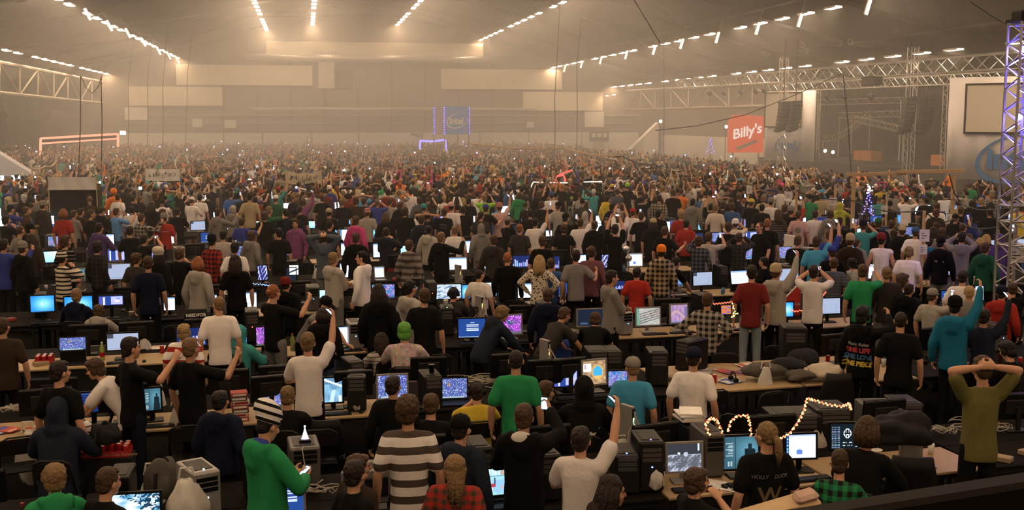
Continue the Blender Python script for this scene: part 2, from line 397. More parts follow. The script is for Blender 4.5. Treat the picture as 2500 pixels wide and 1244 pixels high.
def solve(code, yaw=0, pitch=0):
    """joints of a 1.75 m figure facing +Y in the pose"""
    base = code[0]; sit = len(code) > 1 and code[1] == '_' or base in 'ec'
    lean = {'n': 36, 'd': 62}.get(base, 10 if sit else 0); drop = .46 if sit else 0
    piv = V3(0, 0, .95)
    def T(p):
        z = p[2]; u = min(1, max(0, (z-.84)/.26)); u = u*u*(3-2*u); a = R(lean)*u; y, zz = p[1], p[2]-.95
        return V3(p[0], y*math.cos(a)+zz*math.sin(a), .95-y*math.sin(a)+zz*math.cos(a)-drop)
    J = dict(T=T, sit=sit, lean=lean)
    for sd, side in ((1, 0), (-1, 1)):
        W, hint = ARM[POSE[base].split()[side]]; W = V3(W[0]*sd, W[1], W[2]); hint = V3(hint[0]*sd, hint[1], hint[2])
        S = T(V3(.166*sd, -.01, 1.405))
        if base in 'nd': Wp = W
        else: Wp = W - V3(0, 0, drop) + (V3(0, .06, 0) if sit else 0)
        a, b = .285, .255; d = Wp-S; l = np.linalg.norm(d); u = d/l; l = min(l, .532); Wp = S+u*l
        x = (a*a-b*b+l*l)/(2*l); h = math.sqrt(max(a*a-x*x, 0)); pr = hint-u*hint.dot(u); pr /= np.linalg.norm(pr)
        J['SEW'[0]+str(sd)] = S; J['E'+str(sd)] = S+u*x+pr*h; J['W'+str(sd)] = Wp
        hip = V3(.09*sd, 0, .92-drop)
        if sit: kn, an = V3(.13*sd, .44, .50), V3(.14*sd, .40, .08)
        else: kn, an = V3(.105*sd, .025, .50), V3(.115*sd, -.02, .085)
        J['H'+str(sd)], J['K'+str(sd)], J['A'+str(sd)] = hip, kn, an
        J['m'+str(sd)] = POSE[base].split()[side]
    n0 = T(V3(0, -.02, 1.47)); J['neck'] = n0
    Rm = Matrix.Rotation(R(-yaw), 4, 'Z') @ Matrix.Rotation(R(-lean*.55-pitch), 4, 'X')
    hc = Vector(n0) + (Matrix.Rotation(R(-lean*.8-pitch*.4), 3, 'X') @ Vector((0, .025, .165)))
    J['head'] = Matrix.Translation(hc) @ Rm
    return J
def head_prim():
    P = Prim()
    P.ell((0, -.010, .022), (.074, .093, .092)); P.ell((0, .026, -.045), (.056, .062, .070)); P.ell((0, .060, -.085), (.030, .026, .024))
    P.cone((0, .080, .020), (0, .106, -.022), .010, .015, 8); P.ell((0, .076, -.060), (.027, .018, .010))
    P.ell((0, .074, .034), (.052, .016, .012))
    for s in (1, -1):
        P.ell((.077*s, -.008, -.008), (.012, .022, .034)); P.ell((.045*s, .060, -.022), (.022, .022, .022))
    return P
HEADP = head_prim()
def hand(P, W, E, side, kind, J):
    d = W-E; d /= np.linalg.norm(d)
    if kind in ('down', 'hip'): n = V3(-side, .15, 0)
    elif kind in ('desk', 'lean'): n = V3(0, -.1, -1); d = V3(d[0]*.5, 1, -.25)
    elif kind in ('fold',): n = V3(0, -1, -.2)
    elif kind in ('head',): n = V3(-.2*side, 1, -.2); d = V3(-side, .1, .2)
    elif kind in ('low',): n = V3(-side*.6, -.4, .7)
    elif kind in ('side', 'fwd', 'hi', 'up', 'face', 'hi2'): n = V3(-side, .25, 0); d = d*.6+V3(-side*.15, .35, .75) if kind != 'side' else d
    else: n = V3(-side, 0, .2)
    d = d/np.linalg.norm(d); n = n-d*n.dot(d); n /= np.linalg.norm(n); s = np.cross(d, n)
    if kind in ('up', 'face', 'hi', 'hi2', 'low', 'fwd'): curl = (42, 62)
    elif kind in ('desk', 'lean', 'hip'): curl = (16, 24)
    else: curl = (24, 34)
    th = s if (s @ V3(0, 1, .6)) > 0 else -s
    M = Matrix(((s[0], d[0], n[0], 0), (s[1], d[1], n[1], 0), (s[2], d[2], n[2], 0), (0, 0, 0, 1)))
    P.ell(W+d*.050, (.041, .052, .017), M, 10, 7)
    for i, ln in enumerate((.060, .074, .069, .054)):
        b = W+d*.088+s*(i-1.5)*.0195; c1, c2 = R(curl[0]), R(curl[0]+curl[1])
        m1 = b+(d*math.cos(c1)+n*math.sin(c1))*ln*.55; m2 = m1+(d*math.cos(c2)+n*math.sin(c2))*ln*.55
        P.chain([b, m1, m2], [.0098, .0092, .0078], 6)
    b = W+d*.028+th*.034; m1 = b+(d*.62+th*.62+n*.35)*.045; m2 = m1+(d*.8+th*.15+n*.5)*.036
    P.chain([b, m1, m2], [.0125, .011, .009], 6)
    J['grip'+str(side)] = (W+d*.085+n*.034, d, n, s)
def body_prim(J):
    P = Prim(); T = J['T']
    P.loft([(0, 0, .86, .140, .090), (0, 0, .97, .145, .095), (0, 0, 1.08, .125, .085), (0, -.005, 1.25, .138, .092), (0, -.012, 1.36, .140, .085), (0, -.02, 1.42, .085, .058), (0, -.02, 1.47, .055, .050)], T)
    hd = Vector(J['head'].translation)
    P.cone(J['neck']-V3(0, 0, .02), np.array(hd + J['head'].to_3x3() @ Vector((0, -.02, -.05))), .053, .050, 12)
    P.add_in(J['head'], HEADP)
    for s in (1, -1):
        S, E, W = J['S%d' % s], J['E%d' % s], J['W%d' % s]
        P.cone(T(V3(.06*s, -.02, 1.42)), S, .042, .052)
        P.chain([S, S*.45+E*.55, E, E*.62+W*.38, W], [.054, .048, .040, .041, .028])
        hand(P, W, E, s, J['m%d' % s], J)
        H, K, A = J['H%d' % s], J['K%d' % s], J['A%d' % s]
        P.chain([H, K, K*.65+A*.35, A], [.085, .055, .055, .038]); P.cone(A-V3(0, .02, .03), A+V3(0, .13, -.05), .036, .028)
    return P
def shirt_prim(J, kind, fat=0):
    P = Prim(); T = J['T']; f = fat; lo = kind in 'hHl'; e = .012 if kind in 'hH' else 0
    hem = .81
    P.loft([(0, 0, hem, .170+e+f, .138+e+f), (0, 0, .90, .171+e+f, .136+e+f), (0, 0, 1.05, .158+e+f, .118+e+f), (0, -.005, 1.22, .163+e+f, .118+e+f), (0, -.012, 1.34, .172+e, .113+e), (0, -.018, 1.41, .140+e, .090+e), (0, -.022, 1.465, .088, .076), (0, -.022, 1.492, .070, .064)], T)
    for s in (1, -1):
        S, E, W = J['S%d' % s], J['E%d' % s], J['W%d' % s]
        P.cone(T(V3(.06*s, -.018, 1.43)), S, .062+e, .074+e*.5)
        if kind == 'v': continue
        if lo:
            P.chain([S, S*.4+E*.6, E, E*.5+W*.5, W+(E-W)*.06], [.075+e*.5, .066+e*.5, .058+e*.5, .054+e*.5, .044+e*.3])
        else: P.chain([S, S*.30+E*.70], [.075, .072])
    if kind == 'h':
        P.ell(T(V3(0, -.115, 1.44)), (.135, .060, .105)); P.ell(T(V3(0, -.135, 1.37)), (.095, .045, .08))
        for s in (1, -1): P.chain([T(V3(.11*s, -.09, 1.49)), T(V3(.105*s, .0, 1.485)), T(V3(.05*s, .075, 1.43))], [.038, .034, .030])
    if kind == 'H':
        M = J['head']; hp = Prim(); hp.ell((0, -.030, .014), (.098, .112, .122)); hp.ell((0, -.05, -.07), (.105, .095, .10)); hp.ell((0, -.12, .0), (.045, .05, .08)); P.add_in(M, hp)
        P.ell(T(V3(0, -.05, 1.47)), (.125, .10, .075))
    return P
def trouser_prim(J, kind='n'):
    P = Prim(); sit = J['sit']; d = .46 if sit else 0; b = .012 if kind == 'g' else 0
    P.ell((0, 0, .90-d), (.162+b, .122+b, .125)); P.loft([(0, 0, .86-d, .165+b, .118+b), (0, 0, .99-d, .156+b, .112+b)])
    for s in (1, -1):
        H, K, A = J['H%d' % s], J['K%d' % s], J['A%d' % s]
        if kind == 's': P.chain([H, H*.15+K*.85], [.098, .096]); continue
        P.chain([H, H*.5+K*.5, K, K*.5+A*.5, A], [.095+b, .084+b, .070+b, .064+b, .060+b])
        P.cone(A+V3(0, -.045, -.045), A+V3(0, .15, -.052), .042, .036); P.cone(A+V3(0, -.03, -.02), A+V3(0, .05, -.02), .05, .04)
    return P
def blob(c, r, amp, freq, seed, lv=3, cut=None):
    """rounded mass of hair with tousled relief"""
    bm = bmesh.new(); bmesh.ops.create_icosphere(bm, subdivisions=lv, radius=1)
    V = np.array([v.co[:] for v in bm.verts]); rs = np.random.RandomState(seed); k = rs.randn(14, 3)*freq; ph = rs.rand(14)*6.28
    n = np.sin(V @ k.T+ph).sum(1)/5; s = 1+amp*n; W = V*s[:, None]*np.array(r)+np.array(c)
    f = [[v.index for v in q.verts] for q in bm.faces]; bm.free(); return W, f
def hair_mesh(style):
    m = MB()
    def b(c, r, amp, freq, seed, lv=3): v, f = blob(c, r, amp, freq, seed, lv); m.add(v, f)
    if style == 's':
        b((0, -.024, .036), (.084, .093, .099), .035, 5, 1, 4); b((0, -.055, -.028), (.070, .055, .062), .04, 6, 2); b((0, .038, .088), (.058, .042, .030), .08, 6, 3)
    elif style == 'z': b((0, -.020, .028), (.0775, .091, .092), .008, 6, 4, 4); b((0, -.050, -.022), (.066, .053, .055), .01, 6, 2)
    elif style == 'm': b((0, -.024, .036), (.090, .098, .102), .05, 5, 11, 4); b((0, -.055, -.04), (.080, .060, .075), .06, 6, 12); b((0, .045, .088), (.066, .046, .034), .10, 6, 13); [b((.078*s, .0, -.02), (.016, .035, .05), .06, 6, 14) for s in (1, -1)]
    elif style == 'c': b((0, -.024, .040), (.098, .106, .106), .10, 17, 5, 4); b((0, -.050, -.025), (.086, .066, .070), .08, 13, 6, 4); b((0, .05, .088), (.066, .046, .036), .12, 10, 7)
    elif style == 'L':
        b((0, -.022, .036), (.090, .097, .100), .03, 5, 8, 4)
        for i in range(9):
            t = R(-105+i*26.25); x, y = math.sin(t)*.075, -.022-math.cos(t)*.075
            m.tube([(x*.9, y*.9, .06), (x*1.15, y*1.1, -.04), (x*1.25, y*1.2-.02, -.15), (x*1.2, y*1.25-.03, -.26-.03*math.cos(i*2.1))], [.030, .034, .032, .012], 7)
    elif style == 'B':
        b((0, -.022, .036), (.091, .098, .101), .03, 5, 9, 4)
        for i in range(9):
            t = R(-105+i*26.25); x, y = math.sin(t)*.08, -.022-math.cos(t)*.078
            m.tube([(x*.9, y*.9, .06), (x*1.12, y*1.1, -.03), (x*1.05, y*1.05, -.115)], [.030, .034, .016], 7)
    elif style == 'P':
        b((0, -.022, .034), (.084, .094, .097), .02, 6, 10, 4); b((0, -.055, -.02), (.066, .05, .05), .03, 6, 2)
        m.tube([(0, -.10, .02), (0, -.145, -.02), (.01, -.150, -.12), (.02, -.135, -.24)], [.026, .036, .034, .010], 9)
    elif style == 'U':
        b((0, -.022, .034), (.084, .094, .097), .02, 6, 10, 4); b((0, -.055, -.02), (.066, .05, .05), .03, 6, 2); b((0, -.115, .03), (.042, .040, .042), .06, 6, 3)
    elif style == 'D':
        b((0, -.022, .036), (.092, .100, .104), .05, 9, 8, 4); rs = np.random.RandomState(3)
        for i in range(26):
            t = R(-120+i*9.6); x, y = math.sin(t)*.078, -.022-math.cos(t)*.075; l = .16+rs.rand()*.16; q = 1-abs(i-13)/26
            m.tube([(x*.7, y*.7, .07), (x*1.12, y*1.1, .0), (x*1.15*q, y*1.3-.02, -.10), (x*1.0*q+rs.randn()*.015, y*1.35-.03, -.10-l)], [.016, .017, .015, .009], 5)
    return m.mesh('hair', None, True)
def hat_mesh(kind):
    m = MB()
    if kind in ('beanie', 'slouch'):
        k = 1.0 if kind == 'beanie' else 1.22
        prof = [(.088, -.005), (.097, .0), (.098, .03), (.094, .036), (.097*k, .06), (.088*k, .10*k), (.062*k, .128*k), (.028*k, .142*k), (.002, .146*k)]
        m.lathe(prof, 20); m.v = [(x*.98, y*1.10-.018-(z*.35 if kind == 'slouch' else z*.12), z) for x, y, z in m.v]
    elif kind == 'fur': v, f = blob((0, -.02, .055), (.118, .124, .112), .10, 16, 21, 4); m.add(v, f)
    else:
        prof = [(.089, .012), (.093, .02), (.092, .05), (.082, .085), (.058, .112), (.025, .124), (.002, .127)]
        m.lathe(prof, 20); m.v = [(x, y*1.1-.016, z) for x, y, z in m.v]
        v = []; f = []; nn = 9
        for j in range(2):
            for i in range(nn):
                t = R(-62+i*15.5); rr = .088+.0 if j == 0 else .088+.075*math.cos(t*.9)
                for h in (0, .006): v.append((math.sin(t)*(.088 if j == 0 else .092), math.cos(t)*rr*1.08-.016, .020-(.012 if j else 0)+h))
        for i in range(nn-1):
            a, b = i*2, (i+1)*2; c, d = nn*2+i*2, nn*2+(i+1)*2
            f += [(a, b, d, c), (a+1, c+1, d+1, b+1), (c, d, d+1, c+1)]
        m.add(v, f); m.rod((0, -.016, .125), (0, -.016, .133), .009, 8)
    return m.mesh('cap' if kind == 'cap' else 'beanie', None, True)
def headphone_mesh():
    m = MB(); m.tube([(math.cos(R(a))*.097, -.01, math.sin(R(a))*.125+.01) for a in range(0, 181, 15)], .011, 7)
    for s in (1, -1): m.rod((.075*s, -.01, .005), (.112*s, -.01, .005), .042, 14)
    return m.mesh('headphones', M_black, True)
def eye_mesh():
    m = MB(); v, f = blob((0, 0, 0), (.0125, .006, .008), 0, 1, 1, 2); m.add(v, f); return m.mesh('eye', mat('eye_dark', (.03, .02, .015), .2), True)
def mouth_mesh():
    m = MB(); v, f = blob((0, 0, 0), (.022, .007, .006), 0, 1, 1, 2); m.add(v, f); return m.mesh('mouth', mat('lip', (.30, .10, .07), .5), True)
M_skin = objcol('skin', .55, None, .08, 30, .3, .06)
M_hair = objcol('hair_strands', .6, None, .8, 40, .3, .35)
M_cloth = objcol('cloth', .85, None, .5, 7, .12, .10)
DARK = (.012, .010, .010)
PATT = {'': M_cloth,
        '*str': objcol('striped_cloth', .85, ((.075, .055, .045), ('stripe', 7.6, .46))),
        '*bst': objcol('black_striped_cloth', .85, ((.012, .010, .010), ('stripe', 12.5, .40))),
        '*thn': objcol('thin_striped_cloth', .85, ((.05, .045, .04), ('stripe', 16, .22))),
        '*wst': objcol('pale_thin_striped_cloth', .85, ((.22, .18, .15), ('stripe', 15, .18))),
        '*rst': objcol('red_banded_cloth', .85, ((.42, .03, .025), ('stripe', 5.2, .38))),
        '*pl': objcol('dark_plaid_cloth', .85, ((.012, .010, .012), ('plaid', 11, .5))),
        '*pw': objcol('pale_line_plaid_cloth', .85, ((.42, .37, .31), ('plaid', 10, .28))),
        '*pr': objcol('red_plaid_cloth', .85, ((.05, .05, .03), ('plaid', 12, .45))),
        '*dot': objcol('spotted_cloth', .85, ((.05, .035, .03), ('spots', 23, .36))),
        '*flo': objcol('floral_cloth', .85, ((.3, .1, .2), ('floral', 26, 0))),
        '*sd': objcol('side_striped_cloth', .85)}
CC = dict(bk=(.0055, .005, .005), nv=(.008, .010, .026), wh=(.80, .74, .70), cr=(.60, .52, .40), lg=(.38, .345, .30), gy=(.22, .20, .18), dg=(.035, .031, .028), rd=(.36, .030, .022), mr=(.16, .020, .018), bl=(.05, .11, .27), rb=(.035, .05, .26),
          tl=(.05, .27, .27), lb=(.06, .30, .50), tq=(.015, .16, .28), gn=(.022, .24, .085), dn=(.02, .10, .05), ol=(.13, .115, .035), ye=(.66, .48, .05), pk=(.50, .06, .20), lp=(.58, .36, .32), pu=(.085, .05, .15), li=(.28, .60, .05), yl=(.46, .47, .06), br=(.035, .022, .015), tn=(.42, .33, .20), sl=(.085, .10, .13), og=(.80, .22, .03), pv=(.20, .06, .16), mp=(.17, .07, .085), db=(.015, .019, .033), sk=(.10, .25, .55))
CNAME = dict(bk='black', nv='navy', wh='white', cr='cream', lg='light grey', gy='grey', dg='dark grey', rd='red', mr='maroon', bl='blue', rb='royal blue', tl='teal', lb='sky-blue', tq='turquoise-blue', gn='green', dn='dark green', ol='olive', ye='yellow', pk='pink', lp='pale pink', pu='purple', li='lime-green', yl='yellow-green', br='brown', tn='tan', sl='slate-blue', og='orange', pv='pink and violet', mp='plum', db='dark blue', sk='blue')
HC_ = dict(k=(.007, .005, .005), d=(.018, .010, .006), b=(.060, .031, .014), y=(.36, .24, .10), l=(.19, .115, .05), g=(.26, .09, .030), w=(.5, .46, .4), n=(.10, .28, .04), r=(.09, .022, .018))
HN = dict(k='black', d='dark brown', b='brown', y='blond', l='light brown', g='ginger', w='white', n='green', r='dark red')
_hair = {}; _hats = {}
def hair(style):
    if style not in _hair:
        _hair[style] = hair_mesh(style); _hair[style].materials.append(M_hair)
    return _hair[style]
HATM = {'': M_cloth, '*bst': objcol('striped_knit', .9, ((.012, .010, .010), ('stripe', 17, .42))), '*rst': objcol('red_striped_knit', .9, ((.30, .03, .03), ('stripe', 24, .45))), '*dot': objcol('camo_cap', .9, ((.25, .22, .18), ('spots', 40, .4)))}
def hat(kind, pt=''):
    if (kind, pt) not in _hats: _hats[kind, pt] = hat_mesh(kind); _hats[kind, pt].materials.append(HATM[pt])
    return _hats[kind, pt]
HEADPH = None
TEMPL = {}
def need(keys):
    """build every missing body and garment in one pass"""
    reqs = []; todo = []
    for pk, gar, leg in keys:
        J = TEMPL.setdefault(pk, {})
        if 'J' not in J:
            J['J'] = solve(pk[0], pk[1], pk[2]); J['want'] = set()
        for part in ('body', 'shirt_'+gar, 'legs_'+leg):
            if part in J or part in J['want']: continue
            J['want'].add(part)
            if part == 'body': reqs.append((body_prim(J['J']), 'person', .0085, 3, 3600))
            elif part[0] == 's': reqs.append((shirt_prim(J['J'], gar[0], .03 if gar.endswith('+') else 0), 'shirt', .016, 5, 1500))
            else: reqs.append((trouser_prim(J['J'], leg), 'trousers', .017, 4, 1000))
            todo.append((pk, part))
    for (pk, part), me in zip(todo, evaluate(reqs)):
        me.materials.append(M_skin if part == 'body' else M_cloth); TEMPL[pk][part] = me
    rs = np.random.RandomState(5)
    for pk, part in todo:                                # soft folds pressed into the garments
        if part[0] != 's': continue
        me = TEMPL[pk][part]; n = len(me.vertices); co = np.empty(n*3); me.vertices.foreach_get('co', co); no = np.empty(n*3); me.vertices.foreach_get('normal', no)
        co = co.reshape(-1, 3); no = no.reshape(-1, 3); k = rs.randn(8, 3)*np.array((16, 16, 9)); h = np.sin(co @ k.T+rs.rand(8)*6).sum(1)*.0022
        co += no*np.clip(h, -.006, .008)[:, None]; me.vertices.foreach_set('co', co.ravel()); me.update()
_pm = {}
def patterned(me, patt):
    if not patt: return me
    if (me.name, patt) not in _pm:
        c = me.copy(); c.materials[0] = PATT[patt]; _pm[me.name, patt] = c
    return _pm[me.name, patt]
